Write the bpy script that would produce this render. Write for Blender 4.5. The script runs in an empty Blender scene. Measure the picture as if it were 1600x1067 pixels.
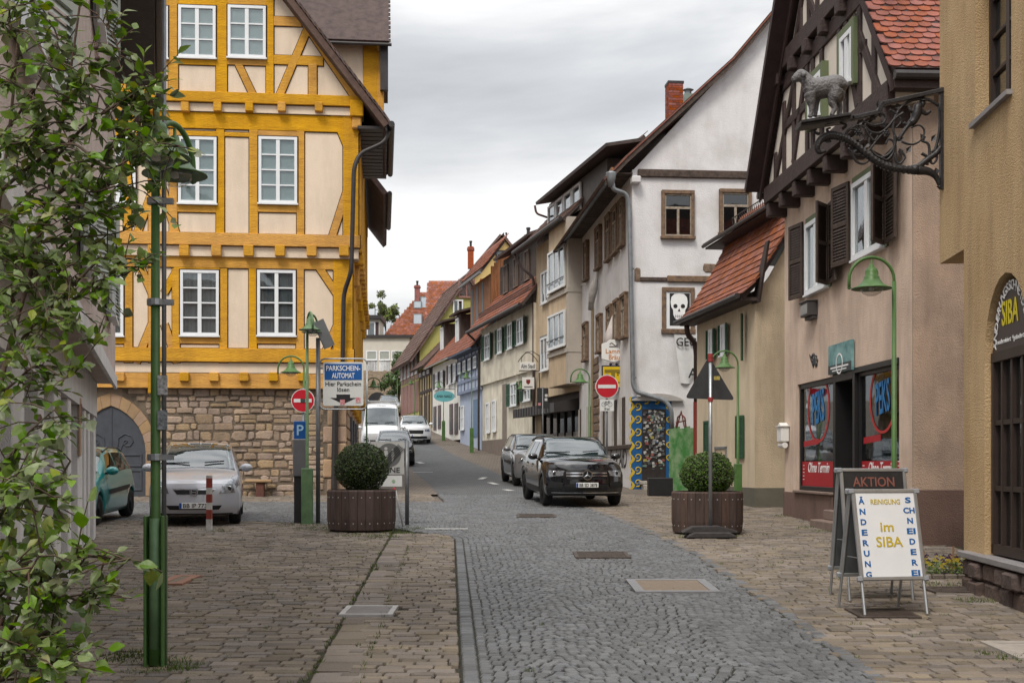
import bpy, math, random
from math import sin, cos, pi, radians, sqrt, atan2
from mathutils import Vector, Matrix
RND = random.Random(11)
sc = bpy.context.scene
col = sc.collection
# ------------------------------------------------------------------ camera, sky, sun, exposure
F, HY, CZ = 1900.0, 725.0, 1.65          # focal length in photo pixels, horizon row, eye height
cam_d = bpy.data.cameras.new('camera')
cam = bpy.data.objects.new('camera', cam_d)
col.objects.link(cam)
cam.location = (0, 0, CZ)
cam.rotation_euler = (pi / 2, 0, 0)
cam_d.sensor_width = 36
cam_d.lens = F / 1600 * 36
cam_d.shift_y = (HY - 533.5) / 1600
cam_d.clip_end = 3000
sc.camera = cam
SUN_EL, SUN_AZ = radians(53), radians(203)     # azimuth clockwise from +Y (view direction)
world = bpy.data.worlds.new('World')
sc.world = world
world.use_nodes = True
def sky_nodes():
    nt = world.node_tree; n = nt.nodes; L = nt.links
    n.clear()
    out = n.new('ShaderNodeOutputWorld')
    sky = n.new('ShaderNodeTexSky'); sky.sky_type = 'NISHITA'; sky.sun_disc = False
    sky.sun_elevation = SUN_EL; sky.sun_rotation = SUN_AZ
    bg = n.new('ShaderNodeBackground'); bg.inputs[1].default_value = 0.1
    L.new(sky.outputs[0], bg.inputs[0])
    # an even overcast cloud deck in front of the clear sky
    tc = n.new('ShaderNodeTexCoord')
    mp = n.new('ShaderNodeMapping'); mp.inputs['Scale'].default_value = (1.3, 1.3, 4.2)
    mp.inputs['Location'].default_value = (3.1, 1.7, 0.4)
    L.new(tc.outputs['Generated'], mp.inputs[0])
    nz = n.new('ShaderNodeTexNoise'); nz.inputs['Scale'].default_value = 1.35; nz.inputs['Detail'].default_value = 7
    nz.inputs['Roughness'].default_value = 0.52; nz.inputs['Distortion'].default_value = 0.35
    L.new(mp.outputs[0], nz.inputs['Vector'])
    cr = n.new('ShaderNodeValToRGB')
    cr.color_ramp.elements[0].position = 0.36; cr.color_ramp.elements[0].color = (0.35, 0.362, 0.378, 1)
    cr.color_ramp.elements[1].position = 0.58; cr.color_ramp.elements[1].color = (0.89, 0.88, 0.868, 1)
    e = cr.color_ramp.elements.new(0.47); e.color = (0.55, 0.56, 0.572, 1)
    L.new(nz.outputs[0], cr.inputs[0])
    b2 = n.new('ShaderNodeBackground'); b2.inputs[1].default_value = SKY_STRENGTH
    sp = n.new('ShaderNodeSeparateXYZ'); L.new(tc.outputs['Generated'], sp.inputs[0])       # an overcast sky brightens towards the zenith
    ov = n.new('ShaderNodeMapRange'); ov.inputs['From Min'].default_value = 0; ov.inputs['From Max'].default_value = 1
    ov.inputs['To Min'].default_value = SKY_STRENGTH; ov.inputs['To Max'].default_value = SKY_STRENGTH * 3.2; pw = n.new('ShaderNodeMath'); pw.operation = 'MULTIPLY'; L.new(sp.outputs['Z'], pw.inputs[0]); L.new(sp.outputs['Z'], pw.inputs[1]); L.new(pw.outputs[0], ov.inputs['Value']); L.new(ov.outputs[0], b2.inputs[1])
    L.new(cr.outputs[0], b2.inputs[0])
    mx = n.new('ShaderNodeMixShader'); mx.inputs[0].default_value = 0.94
    L.new(bg.outputs[0], mx.inputs[1]); L.new(b2.outputs[0], mx.inputs[2]); L.new(mx.outputs[0], out.inputs[0])
SKY_STRENGTH = 0.66
sky_nodes()
sun_d = bpy.data.lights.new('sun', 'SUN')
sun_d.energy = 1.5; sun_d.angle = radians(18); sun_d.color = (1.0, 0.93, 0.83)
sun = bpy.data.objects.new('sun', sun_d); col.objects.link(sun)
_sd = Vector((sin(SUN_AZ) * cos(SUN_EL), cos(SUN_AZ) * cos(SUN_EL), sin(SUN_EL)))
sun.rotation_euler = _sd.to_track_quat('Z', 'Y').to_euler()
sun.location = (0, -10, 40)
sc.view_settings.view_transform = 'Standard'
sc.view_settings.look = 'None'
sc.view_settings.exposure = 0.74
sc.view_settings.gamma = 1.0
sc.view_settings.use_curve_mapping = False
sc.cycles.use_denoising = True
sc.cycles.max_bounces = 6
sc.cycles.diffuse_bounces = 3
sc.cycles.glossy_bounces = 3
sc.cycles.transparent_max_bounces = 10

# ------------------------------------------------------------------ terrain height, pixel helpers
_G = [(-60, -1.3), (0, 0), (30, .68), (40, 1.0), (47, 1.26), (54, 1.6), (63, 2.17), (73, 2.98), (82, 3.88), (96, 5.4), (115, 7.3), (150, 9.6), (1500, 9.6)]
def g(y):
    def lin(t):
        for (a, za), (b, zb) in zip(_G, _G[1:]):
            if t <= b: return za + (zb - za) * (t - a) / (b - a)
        return _G[-1][1]
    return (lin(y - 1.5) + lin(y) + lin(y + 1.5)) / 3
def at(px, py, D):                       # the point seen at a pixel, D metres ahead
    return Vector(((px - 800) / F * D, D, CZ + (HY - py) / F * D))
def gp(px, py):                          # the ground point seen at a pixel
    D = 3.0
    while D < 160:
        if CZ + (HY - py) / F * D < g(D): break
        D += .05
    return Vector(((px - 800) / F * D, D, g(D)))

# ------------------------------------------------------------------ materials
MATS = {}
def mat(name, c, rough=.75, var=.12, scale=3., bump=.15, bscale=40., metal=0., c2=None, mix=.5, isl=0., spec=.35, stretch=None, coat=0., detail=6., alpha=None, emit=0, streak=0.):
    """procedural surface: base colour + broad mottling (c2) + fine relief + per-piece variation (isl)"""
    if name in MATS: return MATS[name]
    m = bpy.data.materials.new(name); m.use_nodes = True
    nt = m.node_tree; n = nt.nodes; L = nt.links
    p = n['Principled BSDF']
    p.inputs['Roughness'].default_value = rough; p.inputs['Metallic'].default_value = metal
    p.inputs['Specular IOR Level'].default_value = spec
    if coat: p.inputs['Coat Weight'].default_value = coat; p.inputs['Coat Roughness'].default_value = .04
    geo = n.new('ShaderNodeNewGeometry'); pos = geo.outputs['Position']
    if stretch:
        mp = n.new('ShaderNodeMapping'); mp.inputs['Scale'].default_value = stretch
        L.new(pos, mp.inputs[0]); pos = mp.outputs[0]
    nz = n.new('ShaderNodeTexNoise'); nz.inputs['Scale'].default_value = scale; nz.inputs['Detail'].default_value = detail
    nz.inputs['Roughness'].default_value = .62
    L.new(pos, nz.inputs['Vector'])
    if c2 is None: c2 = tuple(max(0, x * (1 - 2.2 * var)) for x in c)
    cr = n.new('ShaderNodeValToRGB')
    cr.color_ramp.elements[0].position = .5 - .22 * 1; cr.color_ramp.elements[0].color = (*c2, 1)
    cr.color_ramp.elements[1].position = .5 + .22 * (1 - mix) ; cr.color_ramp.elements[1].color = (*c, 1)
    L.new(nz.outputs[0], cr.inputs[0])
    colout = cr.outputs[0]
    if isl:
        oi = n.new('ShaderNodeObjectInfo')
        ad = n.new('ShaderNodeMath'); ad.operation = 'ADD'
        L.new(oi.outputs['Random'], ad.inputs[0]); L.new(geo.outputs['Random Per Island'], ad.inputs[1])
        fr = n.new('ShaderNodeMath'); fr.operation = 'FRACT'; L.new(ad.outputs[0], fr.inputs[0])
        mr = n.new('ShaderNodeMapRange'); mr.inputs['To Min'].default_value = 1 - isl; mr.inputs['To Max'].default_value = 1 + isl
        L.new(fr.outputs[0], mr.inputs['Value'])
        hs = n.new('ShaderNodeHueSaturation'); L.new(mr.outputs[0], hs.inputs['Value']); L.new(colout, hs.inputs['Color'])
        m2 = n.new('ShaderNodeMath'); m2.operation = 'MULTIPLY'; m2.inputs[1].default_value = 7.31; L.new(fr.outputs[0], m2.inputs[0])
        m3 = n.new('ShaderNodeMath'); m3.operation = 'FRACT'; L.new(m2.outputs[0], m3.inputs[0])
        m4 = n.new('ShaderNodeMapRange'); m4.inputs['To Min'].default_value = 1 - isl * 1.1; m4.inputs['To Max'].default_value = 1 + isl * .9
        L.new(m3.outputs[0], m4.inputs['Value']); L.new(m4.outputs[0], hs.inputs['Saturation'])
        m5 = n.new('ShaderNodeMapRange'); m5.inputs['To Min'].default_value = .5 - isl * .05; m5.inputs['To Max'].default_value = .5 + isl * .05
        L.new(m3.outputs[0], m5.inputs['Value']); L.new(m5.outputs[0], hs.inputs['Hue'])
        colout = hs.outputs[0]
    if streak:                                    # rain runs and patchy dirt
        m8 = n.new('ShaderNodeMapping'); m8.inputs['Scale'].default_value = (1.7, 1.7, .3); L.new(geo.outputs['Position'], m8.inputs[0])
        n8 = n.new('ShaderNodeTexNoise'); n8.inputs['Scale'].default_value = 1.3; n8.inputs['Detail'].default_value = 8; n8.inputs['Roughness'].default_value = .68; L.new(m8.outputs[0], n8.inputs['Vector'])
        r8 = n.new('ShaderNodeMapRange'); r8.inputs['From Min'].default_value = .36; r8.inputs['From Max'].default_value = .56; r8.inputs['To Min'].default_value = 1 - streak; L.new(n8.outputs[0], r8.inputs['Value'])
        h8 = n.new('ShaderNodeHueSaturation'); L.new(colout, h8.inputs['Color']); L.new(r8.outputs[0], h8.inputs['Value']); colout = h8.outputs[0]
    L.new(colout, p.inputs['Base Color'])
    if bump:
        n2 = n.new('ShaderNodeTexNoise'); n2.inputs['Scale'].default_value = bscale; n2.inputs['Detail'].default_value = 4
        L.new(pos, n2.inputs['Vector'])
        bp = n.new('ShaderNodeBump'); bp.inputs['Strength'].default_value = min(1, bump * 2); bp.inputs['Distance'].default_value = .02
        L.new(n2.outputs[0], bp.inputs['Height']); L.new(bp.outputs[0], p.inputs['Normal'])
    if emit:
        p.inputs['Emission Color'].default_value = (*c, 1); p.inputs['Emission Strength'].default_value = emit
    MATS[name] = m
    return m
def glass(name, tint=(.9, .95, .95), clear=.6, rough=.03, refl=.085):
    if name in MATS: return MATS[name]
    m = bpy.data.materials.new(name); m.use_nodes = True
    nt = m.node_tree; n = nt.nodes; L = nt.links; n.clear()
    out = n.new('ShaderNodeOutputMaterial')
    tr = n.new('ShaderNodeBsdfTransparent'); tr.inputs[0].default_value = (*[x * clear for x in tint], 1)
    gl = n.new('ShaderNodeBsdfGlossy'); gl.inputs['Roughness'].default_value = rough; gl.inputs[0].default_value = (.95, .97, 1, 1)
    geo = n.new('ShaderNodeNewGeometry')
    dt = n.new('ShaderNodeVectorMath'); dt.operation = 'DOT_PRODUCT'; L.new(geo.outputs['Normal'], dt.inputs[0]); L.new(geo.outputs['Incoming'], dt.inputs[1])
    ab = n.new('ShaderNodeMath'); ab.operation = 'ABSOLUTE'; L.new(dt.outputs['Value'], ab.inputs[0])
    om = n.new('ShaderNodeMath'); om.operation = 'SUBTRACT'; om.inputs[0].default_value = 1; L.new(ab.outputs[0], om.inputs[1])
    pw_ = n.new('ShaderNodeMath'); pw_.operation = 'POWER'; pw_.inputs[1].default_value = 4.5; L.new(om.outputs[0], pw_.inputs[0])
    ad = n.new('ShaderNodeMath'); ad.operation = 'MULTIPLY_ADD'; ad.inputs[1].default_value = .9; ad.inputs[2].default_value = refl; ad.use_clamp = True
    L.new(pw_.outputs[0], ad.inputs[0])
    nz = n.new('ShaderNodeTexNoise'); nz.inputs['Scale'].default_value = 1.4; L.new(geo.outputs['Position'], nz.inputs['Vector'])
    bp = n.new('ShaderNodeBump'); bp.inputs['Strength'].default_value = .06; bp.inputs['Distance'].default_value = .05
    L.new(nz.outputs[0], bp.inputs['Height']); L.new(bp.outputs[0], gl.inputs['Normal'])
    mx = n.new('ShaderNodeMixShader'); L.new(ad.outputs[0], mx.inputs[0]); L.new(tr.outputs[0], mx.inputs[1]); L.new(gl.outputs[0], mx.inputs[2])
    L.new(mx.outputs[0], out.inputs[0])
    MATS[name] = m
    return m

# ------------------------------------------------------------------ mesh builder
class MB:
    def __init__(s): s.v = []; s.f = []; s.m = []
    def add(s, vs, fs, mi=0):
        o = len(s.v); s.v += [tuple(v) for v in vs]
        for f in fs: s.f.append(tuple(i + o for i in f)); s.m.append(mi)
        return s
    def box(s, x0, x1, y0, y1, z0, z1, mi=0):
        if x1 < x0: x0, x1 = x1, x0
        if y1 < y0: y0, y1 = y1, y0
        if z1 < z0: z0, z1 = z1, z0
        return s.add([(x0, y0, z0), (x1, y0, z0), (x1, y1, z0), (x0, y1, z0), (x0, y0, z1), (x1, y0, z1), (x1, y1, z1), (x0, y1, z1)],
                     [(0, 3, 2, 1), (4, 5, 6, 7), (0, 1, 5, 4), (1, 2, 6, 5), (2, 3, 7, 6), (3, 0, 4, 7)], mi)
    def bar(s, a, b, w, h, up=(0, 0, 1), mi=0):          # a box from a to b, w wide, h high
        a, b = Vector(a), Vector(b); d = (b - a).normalized(); up = Vector(up)
        r = d.cross(up)
        if r.length < 1e-4: r = d.cross(Vector((1, 0, 0)))
        r.normalize(); u = r.cross(d)
        vs = []
        for p in (a, b):
            for x, y in ((-1, -1), (1, -1), (1, 1), (-1, 1)): vs.append(p + r * (x * w / 2) + u * (y * h / 2))
        return s.add(vs, [(3, 2, 1, 0), (4, 5, 6, 7), (0, 1, 5, 4), (1, 2, 6, 5), (2, 3, 7, 6), (3, 0, 4, 7)], mi)
    def prism(s, poly, y0, y1, mi=0):                    # polygon in (x,z), extruded along y
        n = len(poly)
        ar = sum(poly[i][0] * poly[(i + 1) % n][1] - poly[(i + 1) % n][0] * poly[i][1] for i in range(n))
        if ar < 0: poly = poly[::-1]
        if y1 < y0: y0, y1 = y1, y0
        vs = [(x, y0, z) for x, z in poly] + [(x, y1, z) for x, z in poly]
        fs = [tuple(range(n)), tuple(range(2 * n - 1, n - 1, -1))] + [(i, i + n, (i + 1) % n + n, (i + 1) % n) for i in range(n)]
        fs = fs[:2] + [tuple(reversed(f)) for f in [(i, (i + 1) % n, (i + 1) % n + n, i + n) for i in range(n)]]
        return s.add(vs, fs, mi)
    def prismz(s, poly, z0, z1, mi=0):                   # polygon in (x,y), extruded along z
        n = len(poly)
        ar = sum(poly[i][0] * poly[(i + 1) % n][1] - poly[(i + 1) % n][0] * poly[i][1] for i in range(n))
        if ar < 0: poly = poly[::-1]
        vs = [(x, y, z0) for x, y in poly] + [(x, y, z1) for x, y in poly]
        fs = [tuple(range(n - 1, -1, -1)), tuple(range(n, 2 * n))] + [(i, (i + 1) % n, (i + 1) % n + n, i + n) for i in range(n)]
        return s.add(vs, fs, mi)
    def tube(s, pts, r, n=8, cap=True, mi=0):
        pts = [Vector(p) for p in pts]; k = len(pts)
        rs = r if isinstance(r, (list, tuple)) else [r] * k
        vs = []; ref = None
        for i, p in enumerate(pts):
            d = (pts[min(i + 1, k - 1)] - pts[max(i - 1, 0)])
            if d.length < 1e-9: d = Vector((0, 0, 1))
            d.normalize()
            if ref is None:
                ref = d.cross(Vector((0, 0, 1)))
                if ref.length < .05: ref = d.cross(Vector((1, 0, 0)))
            ref = (ref - d * ref.dot(d)).normalized(); q = d.cross(ref)
            for j in range(n):
                a = 2 * pi * j / n; vs.append(p + (ref * cos(a) + q * sin(a)) * rs[i])
        fs = [(i * n + j, i * n + (j + 1) % n, (i + 1) * n + (j + 1) % n, (i + 1) * n + j) for i in range(k - 1) for j in range(n)]
        if cap: fs += [tuple(range(n - 1, -1, -1)), tuple(range((k - 1) * n, k * n))]
        return s.add(vs, fs, mi)
    def lathe(s, prof, n=20, c=(0, 0, 0), axis='z', mi=0):   # (radius, height) pairs
        vs = []; fs = []; k = len(prof)
        for r, h in prof:
            for j in range(n):
                a = 2 * pi * j / n
                p = (r * cos(a), r * sin(a), h) if axis == 'z' else ((h, r * cos(a), r * sin(a)) if axis == 'x' else (r * sin(a), h, r * cos(a)))
                vs.append((p[0] + c[0], p[1] + c[1], p[2] + c[2]))
        for i in range(k - 1):
            for j in range(n): fs.append((i * n + j, i * n + (j + 1) % n, (i + 1) * n + (j + 1) % n, (i + 1) * n + j))
        if prof[0] == prof[-1]: return s.add(vs, fs, mi)
        if prof[0][0] > 1e-6: fs.append(tuple(range(n - 1, -1, -1)))
        if prof[-1][0] > 1e-6: fs.append(tuple(range((k - 1) * n, k * n)))
        return s.add(vs, fs, mi)
    def grid(s, fn, nu, nv, mi=0, flip=False):           # fn(u,v) with u,v in 0..1
        vs = [fn(i / nu, j / nv) for i in range(nu + 1) for j in range(nv + 1)]
        fs = []
        for i in range(nu):
            for j in range(nv):
                a = i * (nv + 1) + j; f = (a, a + nv + 1, a + nv + 2, a + 1)
                fs.append(f[::-1] if flip else f)
        return s.add(vs, fs, mi)
    def mesh(s, name, mats, smooth=False):
        me = bpy.data.meshes.new(name); me.from_pydata(s.v, [], s.f)
        for m in (mats if isinstance(mats, (list, tuple)) else [mats]): me.materials.append(m)
        if any(s.m): me.polygons.foreach_set('material_index', s.m)
        if smooth: me.polygons.foreach_set('use_smooth', [True] * len(me.polygons))
        me.update()
        return me
    def build(s, name, mats, parent=None, smooth=False, bevel=0, loc=None):
        o = bpy.data.objects.new(name, s.mesh(name, mats, smooth)); col.objects.link(o)
        if parent is not None: o.parent = parent
        if loc is not None: o.location = loc
        if bevel:
            b = o.modifiers.new('edge', 'BEVEL'); b.width = bevel; b.segments = 1; b.limit_method = 'ANGLE'
        return o
def put(name, me, parent=None, loc=(0, 0, 0), rot=(0, 0, 0), scale=(1, 1, 1)):
    o = bpy.data.objects.new(name, me); col.objects.link(o)
    if parent is not None: o.parent = parent
    o.location = loc; o.rotation_euler = rot; o.scale = scale
    return o
def tag(o, label=None, cat=None, group=None, kind=None):
    if label: o['label'] = label
    if cat: o['category'] = cat
    if group: o['group'] = group
    if kind: o['kind'] = kind
    return o
def thing(name, label, cat, loc=(0, 0, 0), rz=0., group=None):
    o = bpy.data.objects.new(name, None); col.objects.link(o)
    o.empty_display_size = .2
    o.location = loc; o.rotation_euler = (0, 0, rz)
    return tag(o, label, cat, group)
KIDS = {}
def children(o): return [c for c in col.objects if c.parent == o]
def dup(root, loc, rz=None, label=None, scale=None):
    def cp(o, par):
        c = o.copy(); col.objects.link(c)
        if par is not None: c.parent = par
        for ch in o.children: cp(ch, c)
        return c
    r = cp(root, None); r.location = loc
    if rz is not None: r.rotation_euler = (0, 0, rz)
    if label: r['label'] = label
    if scale: r.scale = (scale,) * 3
    return r
def text_mesh(body, size=1., extrude=.002, align='CENTER', shear=0., spacing=1., bold=0.):
    c = bpy.data.curves.new('lettering', 'FONT'); c.body = body; c.size = size; c.align_x = align; c.align_y = 'CENTER'
    c.extrude = extrude; c.shear = shear; c.space_character = spacing; c.resolution_u = 3; c.offset = bold
    o = bpy.data.objects.new('lettering', c)
    me = bpy.data.meshes.new_from_object(o)
    bpy.data.objects.remove(o); bpy.data.curves.remove(c)
    return me
def text(body, m, parent, cx, y, cz, h, w=None, name='lettering', shear=0., spacing=1., extrude=.002, bold=.012):
    """flat lettering in the parent's xz plane facing -y; h cap height, w total width"""
    me = text_mesh(body, 1., extrude, 'CENTER', shear, spacing, bold)
    xs = [v.co.x for v in me.vertices]; ys = [v.co.y for v in me.vertices]
    sx = sy = h / max(1e-6, (max(ys) - min(ys)))
    if w: sx = w / max(1e-6, max(xs) - min(xs))
    mx_, my_ = (max(xs) + min(xs)) / 2, (max(ys) + min(ys)) / 2
    for v in me.vertices:
        x, z, q = (v.co.x - mx_) * sx, (v.co.y - my_) * sy, v.co.z
        v.co = (x, -q, z)
    me.materials.clear(); me.materials.append(m)
    return put(name, me, parent, (cx, y, cz))

# ------------------------------------------------------------------ facade frames: local x along the wall, -y out of it, z up
class Fr:
    def __init__(s, a, b, z=None):       # a, b: plan points, left and right end as seen from outside
        s.a = Vector((a[0], a[1])); s.b = Vector((b[0], b[1])); s.d = (s.b - s.a).normalized(); s.len = (s.b - s.a).length
        s.z = g((a[1] + b[1]) / 2) - .25 if z is None else z
        s.ang = atan2(s.d.y, s.d.x); s.n = Vector((s.d.y, -s.d.x))
    def uz(s, px, py, out=0.):           # local (x, z) of what the photo shows at a pixel on this wall
        o = s.a + s.n * out; rx, ry = (px - 800) / F, 1.0
        t = (o.dot(s.n)) / (rx * s.n.x + ry * s.n.y)
        h = Vector((rx * t, ry * t))
        return (h - s.a).dot(s.d), CZ + (HY - py) / F * t - s.z
    def thing(s, name, label, cat, group=None):
        return thing(name, label, cat, (s.a.x, s.a.y, s.z), s.ang, group)
    def world(s, x, y, z):
        p = s.a + s.d * x - s.n * y
        return Vector((p.x, p.y, z + s.z))

# ------------------------------------------------------------------ shared building pieces
WHITE = mat('white_window_paint', (.72, .74, .76), .45, .04, 4, .02, 60)
PANE = glass('window_glass', clear=.85)
PANE_DARK = glass('window_glass_dark', clear=.3)
ROOM = mat('dark_room', (.03, .03, .033), .9, .2, 1, 0)
BLIND = mat('blind_fabric', (.72, .77, .78), .8, .05, 2, 0)
CURTAIN = mat('net_curtain', (.23, .225, .24), .9, .25, 1.2, 0, stretch=(14, 14, .6))
def window(par, x0, x1, z0, z1, y=0., cols=2, rows=4, m=WHITE, fw=.06, mw=.035, back='dark', sill=True, proud=.03, pane=PANE, name='window', mid=None, sillm=None, depth=.14, panes_each=True, inset=False):
    """a window set in the wall plane y: frame (with mullions), panes, what shows behind them, sill"""
    if not inset: y -= .062
    f = MB(); yo = y - proud
    w, h = x1 - x0, z1 - z0
    f.box(x0, x0 + fw, yo, y + .05, z0, z1); f.box(x1 - fw, x1, yo, y + .05, z0, z1)
    f.box(x0 + fw, x1 - fw, yo, y + .05, z1 - fw, z1); f.box(x0 + fw, x1 - fw, yo, y + .05, z0, z0 + fw)
    ix0, ix1, iz0, iz1 = x0 + fw, x1 - fw, z0 + fw, z1 - fw
    xs = [ix0 + (ix1 - ix0) * i / cols for i in range(cols + 1)]
    zs = [iz0 + (iz1 - iz0) * i / rows for i in range(rows + 1)]
    for i in range(1, cols):
        k = 2.0 if (cols % 2 == 0 and i == cols // 2) else .8
        f.box(xs[i] - mw * k / 2, xs[i] + mw * k / 2, yo + .012, y + .045, iz0, iz1)
    for j in range(1, rows): 
        for i in range(cols):
            f.box(xs[i] + (mw if i else 0), xs[i + 1] - (mw if i < cols - 1 else 0), yo + .016, y + .04, zs[j] - mw * .36, zs[j] + mw * .36)
    o = f.build(name, m, par)
    if panes_each:
        for i in range(cols):
            for j in range(rows):
                MB().box(xs[i], xs[i + 1], y + .018, y + .024, zs[j], zs[j + 1]).build('pane', pane, o)
    else:
        MB().box(ix0, ix1, y + .018, y + .024, iz0, iz1).build('pane', pane, o)
    MB().box(ix0 - .01, ix1 + .01, y + .052, y + .056, iz0 - .01, iz1 + .01).build('room_behind_glass', {'dark': ROOM, 'blind': BLIND, 'curtain': CURTAIN}[back] if isinstance(back, str) else back, o) if back != 'blind' else _blind(o, ix0, ix1, iz0, iz1, y)
    if sill: MB().box(x0 - .03, x1 + .03, yo - .045, y, z0 - .045, z0 - .002).build('sill', sillm or m, o)
    return o
def _blind(o, x0, x1, z0, z1, y):
    b = MB(); n = int((z1 - z0) / .055)
    for k in range(n):
        za = z0 + (z1 - z0) * k / n; h = (z1 - z0) / n
        b.add([(x0, y + .05, za), (x1, y + .05, za), (x1, y + .034, za + h * .92), (x0, y + .034, za + h * .92)], [(0, 1, 2, 3)])
    b.box(x0, x1, y + .053, y + .056, z0, z1)
    return b.build('blind', BLIND, o)
def louvre_shutter(par, x0, x1, z0, z1, y, m, th=.04, nsl=None, rz=0., hinge=None, name='shutter', slat_parts=False):
    """a louvred shutter leaf: stiles, rails and tilted slats; hinge x and opening angle rz swing it out"""
    hx = x0 if hinge is None else hinge
    f = MB(); a, b = x0 - hx, x1 - hx; fw = min(.07, (x1 - x0) * .16)
    f.box(a, a + fw, -th, 0, z0, z1); f.box(b - fw, b, -th, 0, z0, z1)
    zm = (z0 + z1) / 2
    for za in (z0, zm - fw / 2, z1 - fw): f.box(a + fw, b - fw, -th, 0, za, za + fw)
    n = nsl or max(4, int((z1 - z0) / .06))
    for half in ((z0 + fw, zm - fw / 2), (zm + fw / 2, z1 - fw)):
        k = n // 2
        for i in range(k):
            zc = half[0] + (half[1] - half[0]) * (i + .5) / k; hh = (half[1] - half[0]) / k * .62
            f.add([(a + fw, -th, zc - hh), (b - fw, -th, zc - hh), (b - fw, -.004, zc + hh), (a + fw, -.004, zc + hh)], [(0, 1, 2, 3)])
    o = f.build(name, m, par)
    o.location = (hx, y, 0); o.rotation_euler = (0, 0, rz)
    return o
def tile_mesh(w, l, th=.014, round_=True):
    """one flat roof tile: x across, y up the slope from its lower edge, rounded lower end"""
    k = 6 if round_ else 1
    pts = [(-w / 2, l)] + ([(-w / 2, w * .3)] if round_ else [])
    for i in range(k + 1):
        t = i / k
        if round_: a = pi + pi * t; pts.append((w / 2 * cos(a), w * .3 + w * .3 * sin(a)))
        else: pts.append((-w / 2 + w * t, 0))
    if round_: pts.append((w / 2, w * .3))
    pts.append((w / 2, l))
    n = len(pts)
    vs = [(x, y, th) for x, y in pts] + [(x, y, 0) for x, y in pts]
    return vs, [tuple(range(n))] + [(i, i + n, (i + 1) % n + n, (i + 1) % n) for i in range(n)]
def tiles(par, org, ux, uy, width, length, w, ex, m, th=.016, round_=True, name='roof_tiles', inside=None, each=False, wave=0., kind=None, mode='flat'):
    """overlapping tiles on a slope: org lower left corner, ux along the eave, uy up the slope (unit vectors)"""
    org, ux, uy = Vector(org), Vector(ux).normalized(), Vector(uy).normalized(); nz = ux.cross(uy)
    mb = MB(); rows = int(length / ex) + 1; cols = int(width / w) + 2
    rn = random.Random(5)
    vs0, fs0 = tile_mesh(w * .97, ex * 1.9, th, round_)
    tm = None
    n = 0
    for r in range(rows):
        for c in range(cols):
            x = c * w + (w / 2 if (r % 2 and mode != 'pan') else 0); y = r * ex
            if x > width + w * .3 or x < -w * .3 or y > length: continue
            if inside and not inside(x, y): continue
            tilt = th * .9 / (ex * 1.0) + rn.uniform(-.01, .01); dx = rn.uniform(-.004, .004); dz = rn.uniform(0, th * .25); sk = rn.uniform(-.012, .012)
            sag = wave * sin(x * 1.3 + 1) * sin(y * .9)
            vs = []
            for (a, b, h) in vs0:
                if mode == 'pan': h += w * .16 * cos(a / w * 2 * pi)
                p = org + ux * (x + dx + a + b * sk) + uy * (y + b) + nz * (h + dz + sag + (1.9 * ex - b) * tilt)
                vs.append(p)
            if each and n < 300:
                MB().add(vs, fs0).build('tile', m, par)
            else: mb.add(vs, fs0)
            n += 1
    if mb.v:
        o = mb.build(name, m, par); o['kind'] = 'stuff'
        return o
def pipe_path(pts, k=5, rad=.12):
    """rounds the corners of a polyline"""
    pts = [Vector(p) for p in pts]; out = [pts[0]]
    for a, b, c in zip(pts, pts[1:], pts[2:]):
        d1 = (a - b); d2 = (c - b); r = min(rad, d1.length * .45, d2.length * .45)
        p, q = b + d1.normalized() * r, b + d2.normalized() * r
        for i in range(k + 1):
            t = i / k; out.append(p * (1 - t) ** 2 + b * 2 * t * (1 - t) + q * t * t)
    out.append(pts[-1])
    return out
# ------------------------------------------------------------------ ground, road, pavements
def interp(tab, t):
    if t <= tab[0][0]: return tab[0][1]
    for (a, va), (b, vb) in zip(tab, tab[1:]):
        if t <= b: return va + (vb - va) * (t - a) / (b - a)
    return tab[-1][1]
XL = [(-20, -.1), (5, -.25), (8.1, -.334), (11.7, -.52), (19.6, -.92), (20.3, -1.05), (20.8, -1.4)]
XL2 = [(30.6, -1.67), (40, -2.75), (52, -4.35), (72, -7.7), (96, -12), (115, -16)]
XR = [(-20, 2.5), (8.1, 2.57), (11.5, 2.66), (17, 2.70), (21.4, 2.48), (27.7, 1.9), (34, 1.15), (52, -1.15), (72, -4.66), (96, -9.0), (115, -13)]
YN = [(-40, 24.9), (-14, 24.7), (-5, 23.9), (-2.4, 22.4), (-1.4, 20.8)]     # near edge of the side lane, by X
def xl(y): return interp(XL, y) if y < 25 else interp(XL2, y)
def xr(y): return interp(XR, y)
def on_road(x, y):
    if x > xr(y): return False
    if y < 20.8: return x > xl(y)
    if y < 30.7:
        if x > -1.4: return True
        return y > interp(YN, x) and x > -40
    return x > interp(XL2, y)
M_SOIL = mat('pavement_joint_soil', (.034, .029, .022), .95, .2, 6, .3, 60, c2=(.034, .04, .012))
M_RJOINT = mat('road_joint_soil', (.028, .026, .023), .95, .2, 6, .3, 60, c2=(.03, .035, .015))
M_COB = mat('grey_basalt_sett', (.120, .124, .130), .58, .14, 1.6, .25, 70, c2=(.082, .084, .086), isl=.25, spec=.4)
M_PAV = mat('brown_sandstone_paver', (.205, .17, .136), .85, .2, 1.3, .4, 55, c2=(.13, .11, .092), isl=.24, spec=.25)
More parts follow.
